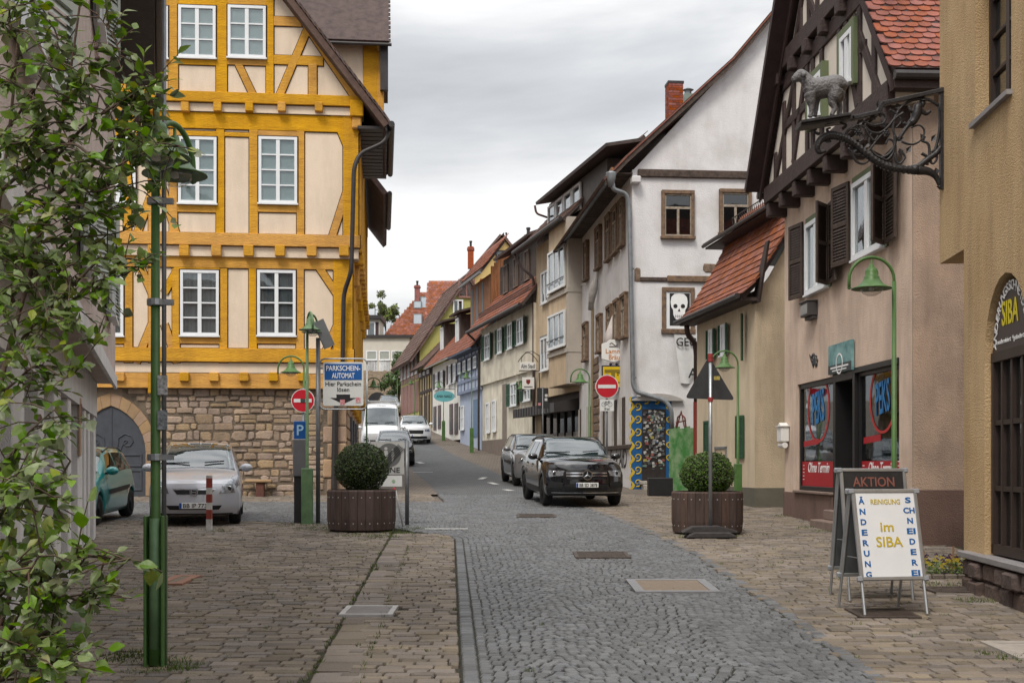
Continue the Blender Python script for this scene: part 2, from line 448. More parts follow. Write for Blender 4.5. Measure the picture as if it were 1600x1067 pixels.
def far_mat(name, c, c2, sx, sy, mort):
    m = bpy.data.materials.new(name); m.use_nodes = True
    nt = m.node_tree; n = nt.nodes; L = nt.links; p = n['Principled BSDF']; p.inputs['Roughness'].default_value = .75
    geo = n.new('ShaderNodeNewGeometry')
    bt = n.new('ShaderNodeTexBrick'); bt.inputs['Scale'].default_value = 1; bt.inputs['Brick Width'].default_value = sx; bt.inputs['Row Height'].default_value = sy
    bt.inputs['Mortar Size'].default_value = .012; bt.inputs['Color1'].default_value = (*c, 1); bt.inputs['Color2'].default_value = (*c2, 1); bt.inputs['Mortar'].default_value = (*mort, 1)
    L.new(geo.outputs['Position'], bt.inputs['Vector'])
    nz = n.new('ShaderNodeTexNoise'); nz.inputs['Scale'].default_value = 2.2; nz.inputs['Detail'].default_value = 5; L.new(geo.outputs['Position'], nz.inputs['Vector'])
    mx = n.new('ShaderNodeMix'); mx.data_type = 'RGBA'; mx.blend_type = 'MULTIPLY'; mx.inputs[0].default_value = .6
    L.new(bt.outputs[0], mx.inputs[6]); L.new(nz.outputs[0], mx.inputs[7])
    hs = n.new('ShaderNodeHueSaturation'); hs.inputs['Value'].default_value = 1.45; L.new(mx.outputs[2], hs.inputs['Color'])
    L.new(hs.outputs[0], p.inputs['Base Color'])
    bp = n.new('ShaderNodeBump'); bp.inputs['Strength'].default_value = .5; bp.inputs['Distance'].default_value = .01
    L.new(bt.outputs['Fac'], bp.inputs['Height']); bp.invert = True; L.new(bp.outputs[0], p.inputs['Normal'])
    return m
M_COB_FAR = far_mat('grey_setts_distant', (.112, .117, .124), (.085, .088, .092), .13, .16, (.03, .03, .028))
M_PAV_FAR = far_mat('brown_pavers_distant', (.165, .133, .105), (.118, .096, .078), .28, .17, (.04, .034, .024))
mb = MB()
ys = [-40 + i * 2 for i in range(100)] + [165, 220, 320, 600, 1200]
xs = [-900, -200, -60, -30, -15, 0, 15, 30, 60, 200, 900]
for y in ys:
    for x in xs: mb.v.append((x, y, g(y) - .06))
for i in range(len(ys) - 1):
    for j in range(len(xs) - 1):
        a = i * len(xs) + j; mb.f.append((a, a + 1, a + 1 + len(xs), a + len(xs))); mb.m.append(0)
GROUND = mb.build('ground', M_PAV_FAR); tag(GROUND, kind='structure')
# road bed: joints where the setts are built, sett surface beyond
YB = 34.0
def strip(name, m, y0, y1, fa, fb, dz, step=.5, parent=None):
    mb = MB(); n = max(1, int((y1 - y0) / step))
    for i in range(n + 1):
        y = y0 + (y1 - y0) * i / n
        mb.v += [(fa(y), y, g(y) + dz), (fb(y), y, g(y) + dz)]
    for i in range(n): mb.f.append((2 * i, 2 * i + 1, 2 * i + 3, 2 * i + 2)); mb.m.append(0)
    return mb.build(name, m, parent)
ROAD = strip('road', M_RJOINT, -6, YB, lambda y: xl(y) if y < 20.8 else (-1.4 if y < 30.65 else interp(XL2, y)), xr, -.018)
tag(ROAD, kind='structure')
strip('road_surface', M_COB_FAR, YB, 118, xl, xr, .0, parent=ROAD)
mb = MB()                                               # the lane going off to the left
nx = 40
for i in range(nx + 1):
    x = -14 + (12.6) * i / nx
    y0, y1 = interp(YN, x), 30.7
    for k in range(13):
        y = y0 + (y1 - y0) * k / 12; mb.v.append((x, y, g(y) - .014))
for i in range(nx):
    for k in range(12):
        a = i * 13 + k; mb.f.append((a, a + 13, a + 14, a + 1)); mb.m.append(0)
mb.build('lane_bed', M_RJOINT, ROAD)
PAVE_L = strip('pavement', M_SOIL, -6, 31 + 0, lambda y: -14, lambda y: xl(y) if y < 20.8 else -1.4, -.03); tag(PAVE_L, kind='structure')
PAVE_R = strip('pavement', M_SOIL, -6, YB, xr, lambda y: 9.5, -.024); tag(PAVE_R, kind='structure')
strip('paved_surface', M_PAV_FAR, YB, 118, xr, lambda y: xr(y) + 9, -.004, parent=PAVE_R)
strip('paved_surface', M_PAV_FAR, YB, 118, lambda y: xl(y) - 9, xl, -.004, parent=PAVE_L)
# flat fittings in the paving keep their place free
FIT = []            # x0,x1,y0,y1
def fit_px(px0, px1, py0, py1):
    a, b = gp((px0 + px1) / 2, py1), gp((px0 + px1) / 2, py0)
    ym = (a.y + b.y) / 2; x0, x1 = (px0 - 800) / F * ym, (px1 - 800) / F * ym
    FIT.append((x0, x1, a.y, b.y)); return FIT[-1]
F_PATCH = fit_px(985, 1113, 906, 926)
F_DR1 = fit_px(897, 982, 863, 872)
F_DR2 = fit_px(808, 868, 803.5, 808.5)
F_GRATE = fit_px(536, 618, 948, 963)
F_SLAB = fit_px(1560, 1700, 1005, 1032)
F_DARK = fit_px(1332, 1425, 953, 966)
F_SLAB2 = fit_px(258, 300, 900, 914)
def free(x, y, m=.04): return not any(a - m < x < b + m and c - m < y < d + m for a, b, c, d in FIT)
def block(mb, cx, cy, hx, hy, yaw, z, th, inset, rn):
    c, s = cos(yaw), sin(yaw); tx, ty = rn.uniform(-.02, .02), rn.uniform(-.02, .02); vs = []
    for (ix, iz) in ((0, -th), (0, -inset * .9), (inset, 0)):
        for sx, sy in ((-1, -1), (1, -1), (1, 1), (-1, 1)):
            k = rn.uniform(.9, 1) if iz > -th else 1
            x, y = sx * (hx - ix) * k, sy * (hy - ix) * k
            X, Y = cx + x * c - y * s, cy + x * s + y * c
            vs.append((X, Y, g(Y) + z + iz + x * tx + y * ty))
    fs = [(8, 9, 10, 11)]
    for r in (0, 4):
        for i in range(4): fs.append((r + i, r + (i + 1) % 4, r + 4 + (i + 1) % 4, r + 4 + i))
    mb.add(vs, fs)
def lay(name, many, blocks, m, parent):
    """the 300 nearest blocks as objects, the rest joined"""
    blocks.sort(key=lambda b: b[1] + abs(b[0]) * .2)
    rn = random.Random(3)
    seen = lambda b: b[1] > 7.2 and abs(b[0]) < b[1] * .43
    n = 0; mb = MB()
    for b in blocks:
        if n < 300 and seen(b):
            o = MB(); block(o, *b, rn); o.build(name, m, parent); n += 1
        else: block(mb, *b, rn)
    o = mb.build(many, m, parent); tag(o, kind='stuff')
rn = random.Random(21)
cobs = []
EDGE = .15
y = 5.0
row = 0
while y < YB:
    a = xl(y) if y < 20.8 else max(-14, -14)
    b = xr(y); x = a + rn.uniform(0, .1)
    lo = min(-14, a) if y > 20.4 else a
    x = lo + (.126 if y <= 20.4 else 0)
    while x < b:
        w = rn.uniform(.076, .106)
        f_ = ((x + row * .0 + 40) / 1.3) % 1.0
        yy = y + .15 * (1 - (2 * f_ - 1) ** 2); slope = .15 * (-4 * (2 * f_ - 1)) / 1.3
        xx = x + w / 2
        d_edge = min(xr(yy) - xx, (xx - xl(yy)) if yy < 20.8 else 9)
        if on_road(xx, yy) and d_edge > EDGE and free(xx, yy, .02) and abs(xx) < yy * .52:
            cobs.append((xx, yy + rn.uniform(-.006, .006), w / 2 - .0035, .046 + rn.uniform(-.004, .002), slope * .8 + rn.uniform(-.05, .05), rn.uniform(-.005, .004), .03, .009))
        x += w
    y += .098; row += 1
for side in (0, 1):                                     # straight courses along both edges
    for k in range(1):
        y = 5.0
        while y < YB:
            l = rn.uniform(.085, .14); o = .064 + k * .122
            if side == 0: 
                if y < 20.7: cobs.append((xl(y) + o, y + l / 2, 0.058, l / 2 - .005, rn.uniform(-.02, .02) + .045, rn.uniform(-.004, .005), .03, .012))
                elif y > 30.8: cobs.append((xl(y) + o, y + l / 2, 0.058, l / 2 - .005, .12, 0, .03, .012))
            else: cobs.append((xr(y) - o, y + l / 2, 0.058, l / 2 - .005, (0 if y < 18 else .1) + rn.uniform(-.02, .02), rn.uniform(-.004, .005), .03, .012))
            y += l
lay('sett', 'setts', cobs, M_COB, ROAD)
def strip_x(y): return -1.2 - (y - 8.14) * .0533
def lay_pavers(x_lo, x_hi, y0, y1, parent, skip=None, tilt=0.):
    out = []; y = y0
    while y < y1:
        h = rn.uniform(.10, .155)
        lo, hi = x_lo(y), x_hi(y); x = lo + rn.uniform(-.2, 0)
        while x < hi:
            w = rn.choice((rn.uniform(.13, .22), rn.uniform(.18, .32)))
            if x + w > hi: w = hi - x
            cx = x + w / 2; cy = y + h / 2 + tilt * cx
            if w > .07 and free(cx, cy, .02) and abs(cx) < cy * .56 + .5 and not (skip and skip(cx, cy, w)):
                out.append((cx, cy, w / 2 - rn.uniform(.003, .008), h / 2 - rn.uniform(.002, .006), rn.uniform(-.012, .012), rn.uniform(-.006, .005), .03, .006))
            x += w
        y += h
    return out
left = lay_pavers(lambda y: -10.5, lambda y: strip_x(y) - .19, 4.5, 24.6, PAVE_L, skip=lambda x, y, w: y > interp(YN, x) - .1)
left += lay_pavers(lambda y: strip_x(y) + .19, lambda y: xl(y) - .01, 4.5, 20.6, PAVE_L)
y = 4.5
while y < 20.6:                                         # the gutter course
    l = rn.uniform(.2, .42); left.append((strip_x(y), y + l / 2, .183, l / 2 - .006, .05, -.008, .03, .009)); y += l
left += lay_pavers(lambda y: -11, lambda y: -1.9 - (y - 31) * .13, 30.75, 34, PAVE_L)
right = lay_pavers(lambda y: xr(y) + .01, lambda y: 6.6 if y > 13.5 else 7.5, 4.5, YB, PAVE_R)
lay('paver', 'pavers', left, M_PAV, PAVE_L)
lay('paver', 'pavers', right, M_PAV, PAVE_R)
# ---- fittings: covers, grates, slabs, painted marks
M_IRON = mat('rusty_cast_iron', (.10, .078, .066), .6, .25, 14, .3, 120, metal=.3)
M_CONC = mat('tan_concrete', (.21, .165, .125), .85, .1, 20, .3, 150)
M_LSLAB = mat('pale_concrete', (.33, .30, .265), .85, .1, 10, .2, 120)
M_STEEL = mat('galvanised_steel', (.36, .38, .40), .42, .12, 9, .05, 60, metal=.75)
M_PAINT = mat('road_paint', (.62, .62, .6), .7, .2, 12, .1, 80)
def cover(r, name, label, cat, ribs, m_frame, m_in, solid=False):
    x0, x1, y0, y1 = r; yc = (y0 + y1) / 2; sl = (g(yc + .5) - g(yc - .5))
    t = thing(name, label, cat, ((x0 + x1) / 2, yc, g(yc) + .012)); t.rotation_euler = (math.atan(sl), 0, 0)
    w, d = (x1 - x0) / 2, (y1 - y0) / 2; f = MB(); b = min(.05, w * .2) if not solid else .1
    f.box(-w, w, -d, -d + b, -.03, .004); f.box(-w, w, d - b, d, -.03, .004); f.box(-w, -w + b, -d + b, d - b, -.03, .004); f.box(w - b, w, -d + b, d - b, -.03, .004)
    f.build('frame', m_frame, t)
    if solid: MB().box(-w + b, w - b, -d + b, d - b, -.03, 0).build('infill', m_in, t, bevel=.004)
    else:
        MB().box(-w + b, w - b, -d + b, d - b, -.04, -.022).build('pit', ROOM, t)
        for k in range(ribs):
            yy = -d + b + (2 * d - 2 * b) * (k + .5) / ribs
            MB().box(-w + b, w - b, yy - .25 * (2 * d / ribs), yy + .25 * (2 * d / ribs), -.02, 0).build('bar', m_in, t)
    return t
cover(F_PATCH, 'manhole_cover', 'tan concrete manhole cover with pale steel rim in the road', 'manhole', 0, mat('pale_rim', (.2, .2, .21), .6, .1, 9, .05), M_CONC, True)
cover(F_DR1, 'drain_grate', 'rusty iron drain grate in the road behind the tan cover', 'drain', 9, M_IRON, M_IRON)
cover(F_DR2, 'drain_grate', 'rusty iron drain grate in the road before the black car', 'drain', 9, M_IRON, M_IRON)
cover(F_GRATE, 'drain_grate', 'bright steel gutter grate lying in the brown paving', 'drain', 12, mat('bright_rim', (.4, .39, .38), .5, .1, 9, .05), mat('grate_steel', (.27, .25, .24), .5, .1, 9, .05, metal=.4))
cover(F_DARK, 'drain_grate', 'dark iron grate below the white advertising board', 'drain', 9, M_IRON, M_IRON)
cover(F_SLAB, 'stone_slab', 'pale stone slab in the paving by the ochre house', 'slab', 0, M_LSLAB, M_LSLAB, True)
cover(F_SLAB2, 'stone_slab', 'small tan slab with red end in the paving behind the tall green lamp', 'slab', 0, mat('red_brick_slab', (.3, .16, .11), .8, .1, 9, .1), M_CONC, True)
dr = gp(1490, 922)
cover((dr.x - .3, dr.x + .3, dr.y - .25, dr.y + .2), 'drain_grate', 'dark iron grate beside the pansy bed', 'drain', 8, M_IRON, M_IRON)
def mark(px0, py0, px1, py1, w, label):
    a, b = gp(px0, py0), gp(px1, py1); d = Vector((b.x - a.x, b.y - a.y, 0)).normalized(); r = Vector((-d.y, d.x, 0)) * w / 2
    n = 8; m_ = MB()
    for i in range(n + 1):
        p = a.lerp(b, i / n)
        for s in (-1, 1): q = p + r * s; m_.v.append((q.x, q.y, g(q.y) + .012))
    for i in range(n): m_.f.append((2 * i, 2 * i + 1, 2 * i + 3, 2 * i + 2)); m_.m.append(0)
    tag(m_.build('road_marking', M_PAINT), label, 'marking', 'white parking marks painted on the road')
mark(664, 827, 731, 827, .14, 'white painted line at the mouth of the side lane')
mark(645, 738, 676, 738, .18, 'white painted line beside the dark parked car')
mark(750, 749, 758, 746, .2, 'small white dash behind the silver estate car')
mark(765, 754, 776, 757, .2, 'small white dash left of the silver estate car')
mark(788, 765, 800, 767, .2, 'small white dash beside the silver estate car front')
mark(856, 791, 880, 792, .12, 'white dash under the black car bumper')
mark(652, 722, 660, 724, .25, 'small white dash uphill by the white car')
# ---- moss and grass growing in the joints
M_GRASS = mat('joint_grass', (.085, .115, .02), .8, .25, 3, 0, c2=(.05, .075, .014), isl=.3)
def grass(name, spots, label, m=M_GRASS, hmin=.015, hmax=.05):
    rn = random.Random(4); m_ = MB()
    for (x, y, r, n) in spots:
        for _ in range(n):
            a, d = rn.uniform(0, 2 * pi), r * sqrt(rn.random()); px, py = x + d * cos(a), y + d * sin(a) * 1.0
            h = rn.uniform(hmin, hmax); w = rn.uniform(.003, .008); t = rn.uniform(0, pi); lx, ly = rn.uniform(-.6, .6) * h, rn.uniform(-.6, .6) * h
            z = g(py) - .012
            m_.add([(px - w * cos(t), py - w * sin(t), z), (px + w * cos(t), py + w * sin(t), z), (px + lx, py + ly, z + h)], [(0, 1, 2)])
    return tag(m_.build(name, m), label, 'grass', kind='stuff')
sp = []
def gpx(px, py, r, n): p = gp(px, py); sp.append((p.x, p.y, r, n))
for px, py, r, n in ((170, 1030, .18, 160), (200, 1022, .14, 140), (215, 1032, .2, 220), (275, 1033, .12, 140), (290, 1042, .14, 180), (225, 1050, .15, 120),
                     (262, 1048, .1, 90), (130, 958, .15, 140), (120, 968, .14, 100), (500, 826, .5, 500), (470, 820, .5, 350), (640, 826, .4, 260), (560, 836, .4, 300), (600, 838, .3, 200),
                     (620, 832, .3, 220), (1060, 838, .3, 160), (1150, 836, .3, 160), (1225, 806, .3, 200), (1265, 824, .25, 200), (1285, 830, .2, 140), (1525, 938, .2, 200), (1480, 915, .3, 240), (1590, 1030, .15, 120), (1545, 1022, .1, 80),
                     (755, 708, .6, 200), (700, 695, .6, 200), (330, 828, .25, 120), (345, 830, .2, 90)): gpx(px, py, r, n)
rn = random.Random(8)
for _ in range(520):
    y = rn.uniform(7.5, 24); x = rn.uniform(-.42, .42) * y
    if on_road(x, y): 
        if rn.random() > .18: continue
    if rn.random() < .5 or abs(x - strip_x(y)) < .5: sp.append((x, y, rn.uniform(.02, .06), rn.randint(5, 14)))
for _ in range(150):
    y = rn.uniform(7.5, 21); sp.append((strip_x(y) + rn.choice((-.18, .18)) + rn.uniform(-.02, .02), y, .025, 5))
grass('grass', sp, 'short green grass and moss growing in the paving joints')
# ------------------------------------------------------------------ yellow half-timbered house
M_TIMB = mat('ochre_painted_timber', (.64, .325, .032), .8, .1, 2.2, .55, 16, c2=(.47, .225, .026), stretch=(.6, 1, 3.2), isl=.07, streak=0.16)
M_CREAM = mat('cream_plaster', (.72, .595, .465), .85, .04, 1.1, .2, 30, c2=(.65, .53, .41), streak=0.1)
M_LINE = mat('dark_brown_line', (.045, .022, .014), .8, .1, 4, 0)
M_TILE_DK = mat('dark_brown_roof_tile', (.105, .065, .055), .75, .25, 5, .2, 50, isl=.28)
M_ZINC_DK = mat('dark_brown_gutter', (.05, .045, .045), .45, .15, 6, .05, metal=.3)
M_MORT = mat('rubble_mortar', (.34, .27, .20), .95, .18, 3, .5, 40, c2=(.2, .16, .125), streak=0.2)
M_RUB = mat('sandstone_rubble', (.37, .27, .19), .9, .2, 3, .6, 20, c2=(.255, .19, .14), isl=.22, streak=0.18)
M_ASH = mat('sandstone_ashlar', (.37, .245, .15), .9, .14, 4, .35, 30, c2=(.29, .2, .13), isl=.14)
M_DOORG = mat('slate_grey_door', (.062, .068, .082), .55, .1, 6, .1, 40)
yd = Vector((1, .107)).normalized()
YB_ = Vector((-4.6, 33.6))
YF = Fr(YB_ - yd * 13.6, YB_)
YS = Fr(YB_, YB_ + Vector((-.107, 1)).normalized() * 17, z=YF.z)
house = YF.thing('half_timbered_house', 'tall yellow half-timbered house on a rubble stone ground floor', 'house')
hs = bpy.data.objects.new('street_side', None); col.objects.link(hs)
def z3(x, y): return 150 + .3186 * x, 280 + .3186 * y
def z2(x, y): return 200 + .2812 * x, .2812 * y
L_ = YF.len
def on(fr, conv, x, y, out): return fr.uz(*conv(x, y), out)
zst = YF.uz(400, 606, 0)[1]                 # top of the stone storey
z1b = YF.uz(400, 575, .2)[1]; z1t = YF.uz(400, 404, .2)[1]
z2b = YF.uz(400, 383, .32)[1]; z2t = YF.uz(400, 178, .32)[1]
zgb = YF.uz(400, 163, .42)[1]
TIMBN = 0
def timber(par, poly, out, name='timber', th=.05, m=M_TIMB, line=True):
    cx = sum(p[0] for p in poly) / len(poly); cz = sum(p[1] for p in poly) / len(poly)
    MB().prism(poly, -out - th, -out + .02).build(name, m, par, bevel=.008)
    if line:
        big = []
        for x, z in poly:
            d = Vector((x - cx, z - cz)); 
            big.append((x + (.022 if d.x > 0 else -.022), z + (.022 if d.y > 0 else -.022)))
        MB().prism(big, -out - .006 - RND.uniform(0, .003), -out + .01).build('edge_line', M_LINE, par)
def rect(par, conv, x0, y0, x1, y1, out, name='timber', th=.05, line=True, fr=None):
    fr = fr or YF
    ua, za = on(fr, conv, x0, y1, out); ub, zb = on(fr, conv, x1, y0, out)
    timber(par, [(ua, za), (ub, za), (ub, zb), (ua, zb)], out, name, th, line=line)
    return ua, ub, za, zb
def brace(par, conv, p, q, out, w=.2, th=.046, fr=None):
    fr = fr or YF
    a = Vector(on(fr, conv, *p, out)); b = Vector(on(fr, conv, *q, out)); d = (b - a).normalized(); r = Vector((-d.y, d.x)) * w / 2
    poly = [tuple(a - r), tuple(b - r), tuple(b + r), tuple(a + r)]
    MB().prism(poly, -out - th, -out + .02).build('brace', M_TIMB, par, bevel=.008)
    r2 = r * (1 + .022 / r.length)
    MB().prism([tuple(a - r2), tuple(b - r2), tuple(b + r2), tuple(a + r2)], -out - .0055 - RND.uniform(0, .002), -out + .01).build('edge_line', M_LINE, par)
# --- wall bodies
MB().box(0, L_, .0, 12, 0, zst + .02).build('ground_storey_wall', M_MORT, house)
MB().box(-.1, L_ + .18, -.2, 11.9, zst + .02, z1t + .02).build('first_storey_wall', M_CREAM, house)
MB().box(-.2, L_ + .36, -.32, 11.8, z1t + .02, z2t + .02).build('second_storey_wall', M_CREAM, house)
# gable wall above
eR = YF.uz(602, 186, .9); vT = YF.uz(459, 0, .9)
sl = (vT[1] - eR[1]) / (eR[0] - vT[0])
uc = 6.9; rid = eR[1] + sl * (eR[0] - uc)
MB().prism([(-.4, z2t), (L_ + .5, z2t), (L_ + .5, eR[1] + sl * (eR[0] - L_ - .5) - .25), (uc, rid - .3), (-.4, eR[1] + sl * (eR[0] - L_ - .5) - .25)], -.42, .2).build('gable_wall', M_CREAM, house)
# --- long beams
def hbeam(px_y0, px_y1, out, u0, u1, th=.06, name='beam', line=True):
    za, zb = YF.uz(400, px_y1, out)[1], YF.uz(400, px_y0, out)[1]
    timber(house, [(u0, za), (u1, za), (u1, zb), (u0, zb)], out, name, th, line=line)
hbeam(584, 607, .2, -.1, L_ + .2, .03, 'plate')
hbeam(564, 584, .2, -.1, L_ + .2, -.10, 'jetty_board', False)
hbeam(545, 566, .2, -.1, L_ + .24, .10, 'sill_beam')
hbeam(398, 420, .2, -.1, L_ + .2, .05, 'plate')
hbeam(366, 385, .32, -.2, L_ + .4, .10, 'sill_beam')
hbeam(179, 204, .32, -.2, L_ + .38, .05, 'plate')
hbeam(147, 163, .42, -.3, L_ + .5, .10, 'sill_beam')
# bracket ends of the floor joists, one part each
def joists(conv, xs, y0, y1, out, w):
    for x in xs:
        ua, za = on(YF, conv, x, y1, out); ub, zb = on(YF, conv, x + w, y0, out)
        MB().box(ua, ub, -out - .22, -out + .3, za, zb).build('joist_end', M_TIMB, house, bevel=.015)
joists(z3, (-450, -300, -150, 100, 415, 560, 706, 850, 993), 950, 992, .12, 46)
joists(z3, (-410, -260, -110, 260, 413, 570, 727, 880, 1035, 1193), 330, 382, .26, 48)
joists(z2, (-400, -230, -60, 120, 300, 480, 655, 835, 1040), 580, 630, .36, 44)
MB().box(YF.uz(*z3(258, 0), .2)[0], YF.uz(*z3(280, 0), .2)[0], -.3, 0, YF.uz(*z3(258, 1050), .2)[1], YF.uz(*z3(258, 950), .2)[1]).build('hanging_post', M_TIMB, house, bevel=.01)
# --- first floor
o = .2
for x0, x1 in ((-390, -350), (140, 180), (258, 300), (375, 412), (606, 645), (750, 790), (982, 1020)): rect(house, z3, x0, 440, x1, 898, o, 'post')
ua = on(YF, z3, 1165, 900, o)[0]
timber(house, [(ua, z1b + .1), (L_ + .2, z1b + .1), (L_ + .2, z1t), (ua, z1t)], o, 'corner_post', .06)
for x0, x1 in ((412, 606), (790, 982), (-20, 140)): rect(house, z3, x0, 770, x1, 806, o, 'rail', .042); rect(house, z3, x0, 428, x1, 447, o, 'rail', .04)
rect(house, z3, -350, 770, -20, 806, o, 'rail', .042)
for p, q in (((205, 400), (275, 560)), ((425, 400), (335, 560)), ((275, 710), (198, 900)), ((335, 710), (400, 900)), ((1075, 405), (1185, 570)), ((1195, 690), (1102, 900))): brace(house, z3, p, q, o)
# --- second floor
o = .32
for x0, x1 in ((-390, -350), (135, 175), (258, 300), (360, 400), (590, 630), (752, 795), (985, 1022)): rect(house, z3, x0, -240, x1, 285, o, 'post')
ua = on(YF, z3, 1212, 0, o)[0]
timber(house, [(ua, z2b), (L_ + .36, z2b), (L_ + .36, z2t), (ua, z2t)], o, 'corner_post', .06)
for x0, x1 in ((400, 590), (795, 985), (-20, 135)): rect(house, z3, x0, 124, x1, 162, o, 'rail', .042); rect(house, z3, x0, -232, x1, -205, o, 'rail', .04)
rect(house, z3, 630, -225, 752, -208, o, 'rail', .04)
for p, q in (((285, 40), (196, 285)), ((325, 40), (398, 285)), ((205, -235), (280, -90)), ((400, -235), (330, -90)), ((1230, 60), (1150, 310))): brace(house, z3, p, q, o)
brace(house, z2, (1145, 640), (1245, 880), o)
# --- gable floor
o = .42
for x0, x1 in ((-60, -10), (225, 280), (490, 552), (768, 810)): rect(house, z2, x0, -60, x1, 538, o, 'post')
rect(house, z2, 1003, 358, 1050, 538, o, 'post')
for x0, x1, y0, y1 in ((280, 490, 325, 360), (552, 768, 327, 362), (-10, 225, 325, 360), (810, 1085, 318, 360), (810, 965, 100, 146), (280, 490, 0, 38), (552, 768, 0, 38), (-10, 225, 0, 38)): rect(house, z2, x0, y0, x1, y1, o, 'rail', .042)
brace(house, z2, (612, 355), (700, 540), o, .19)
brace(house, z2, (1000, 160), (838, 545), o, .2)
brace(house, z2, (820, -120), (1290, 575), o, .26, .055)
# corner console under the gable
ua, za = on(YF, z2, 1235, 720, .42); ub, zb = on(YF, z2, 1308, 570, .42)
MB().box(ua, ub, -.62, -.3, za + (zb - za) * .42, zb).build('corner_console', M_TIMB, house, bevel=.02)
MB().box(ua + .05, ub - .05, -.55, -.3, za, za + (zb - za) * .42).build('corner_console', M_TIMB, house, bevel=.03)
# --- windows
def yw(conv, x0, y0, x1, y1, out, back):
    ua, za = on(YF, conv, x0, y1, out); ub, zb = on(YF, conv, x1, y0, out)
    f = MB()
    for a, b, c, d in ((ua - .035, ua + .01, za - .05, zb + .035), (ub - .01, ub + .035, za - .05, zb + .035), (ua + .01, ub - .01, zb - .01, zb + .035), (ua + .01, ub - .01, za - .05, za + .01)): f.box(a, b, -out - .058, -out, c, d)
    f.build('window_surround', M_LINE, house)
    window(house, ua, ub, za, zb, -out - .002, 2, 4 if zb - za > 1.6 else 3, back=back, fw=.075, mw=.05, sill=True)
for x0, x1 in ((415, 604), (792, 980), (-52, 137)): yw(z3, x0, 450, x1, 766, .2, 'curtain')
for x0, x1 in ((281, 494), (727, 941), (-150, 45)): yw(z2, x0, 768, x1, 1130, .32, 'blind')
for x0, x1 in ((282, 489), (556, 767), (10, 224)): yw(z2, x0, 42, x1, 322, .42, 'blind')
# --- rubble stones of the ground storey, each its own piece
rn = random.Random(17)
cxd = YF.uz(174, 640, 0)[0]; spr = YF.uz(228, 706, 0)[1]; apex = YF.uz(174, 634, 0)[1]; hw = YF.uz(228, 706, 0)[0] - cxd
def arch(hw, spr, apex, base=0., n=7):
    pts = [(cxd + hw, base), (cxd + hw, spr)]
    h = apex - spr; rr = (hw * hw + h * h) / (2 * hw); 
    cx = hw - rr; a1 = math.asin(min(1, h / rr))
    arc = [(cx + rr * cos(a1 * i / n), spr + rr * sin(a1 * i / n)) for i in range(1, n + 1)]
    pts += [(cxd + x, z) for x, z in arc] + [(cxd - x, z) for x, z in arc[-2::-1]] + [(cxd - hw, spr), (cxd - hw, base)]
    return pts
def in_arch(x, z, e): 
    d = abs(x - cxd)
    if d > hw + e: return False
    if z < spr: return True
    h = apex + e - spr; return z < spr + h * sqrt(max(0, 1 - (d / (hw + e)) ** 1.6))
def stone(par, x0, x1, z0, z1, m, k=.14, proud=.026, name='stone', irr=.16):
    w, h = x1 - x0, z1 - z0; c = min(w, h) * irr
    pts = []
    for (x, z, sx, sz) in ((x0, z0, 1, 1), (x1, z0, -1, 1), (x1, z1, -1, -1), (x0, z1, 1, -1)):
        a = (x + sx * c * rn.uniform(.3, 2.2), z + sz * c * rn.uniform(0, .5)); b = (x + sx * c * rn.uniform(0, .5), z + sz * c * rn.uniform(.3, 2.0))
        pts += [b, a] if (sx, sz) in ((1, 1), (-1, -1)) else [a, b]
    n = len(pts); cx = sum(p[0] for p in pts) / n; cz = sum(p[1] for p in pts) / n
    pr = proud * rn.uniform(.5, 1.5); s = 1 - .03 / max(.1, min(w, h))*1.0
    vs = [(x, .01, z) for x, z in pts] + [(x, -pr * .55, z) for x, z in pts] + [(cx + (x - cx) * s * .93, -pr, cz + (z - cz) * s * .9) for x, z in pts]
    fs = [tuple(range(2 * n, 3 * n))] + [(r + i, r + (i + 1) % n, r + n + (i + 1) % n, r + n + i) for r in (0, n) for i in range(n)]
    MB().add(vs, fs).build(name, m, par)
u0s = YF.uz(148, 700, 0)[0]; zg = g(33.3) - YF.z
z = zg - .05; ns = 0
qx = L_ - .62
while z < zst - .06:
    h = min(rn.uniform(.15, .28), zst - z)
    x = u0s - rn.uniform(0, .3)
    while x < qx:
        w = min(rn.uniform(.16, .52), qx - x + .05)
        if w > .1 and not any(in_arch(xx, zz, .34) for xx in (x + .03, x + w - .03) for zz in (z + .02, z + h - .02)):
            if rn.random() < .3 and h > .24:
                k = rn.uniform(.4, .6); stone(house, x, x + w - .02, z, z + h * k - .015, M_RUB); stone(house, x, x + w - .02, z + h * k, z + h - .018, M_RUB)
            else: stone(house, x, x + w - .02, z + rn.uniform(-.04, .035), z + h - .018 + rn.uniform(-.05, .03), M_RUB, irr=.2)
        x += w
    z += h
z = zg - .05; k = 0
while z < zst - .1:                                    # corner quoins
    h = min(rn.uniform(.42, .56), zst - z); w = .62 if k % 2 else .5
    stone(house, L_ - w, L_ + .03, z, z + h - .02, M_ASH, proud=.04, name='quoin', irr=.06); z += h; k += 1
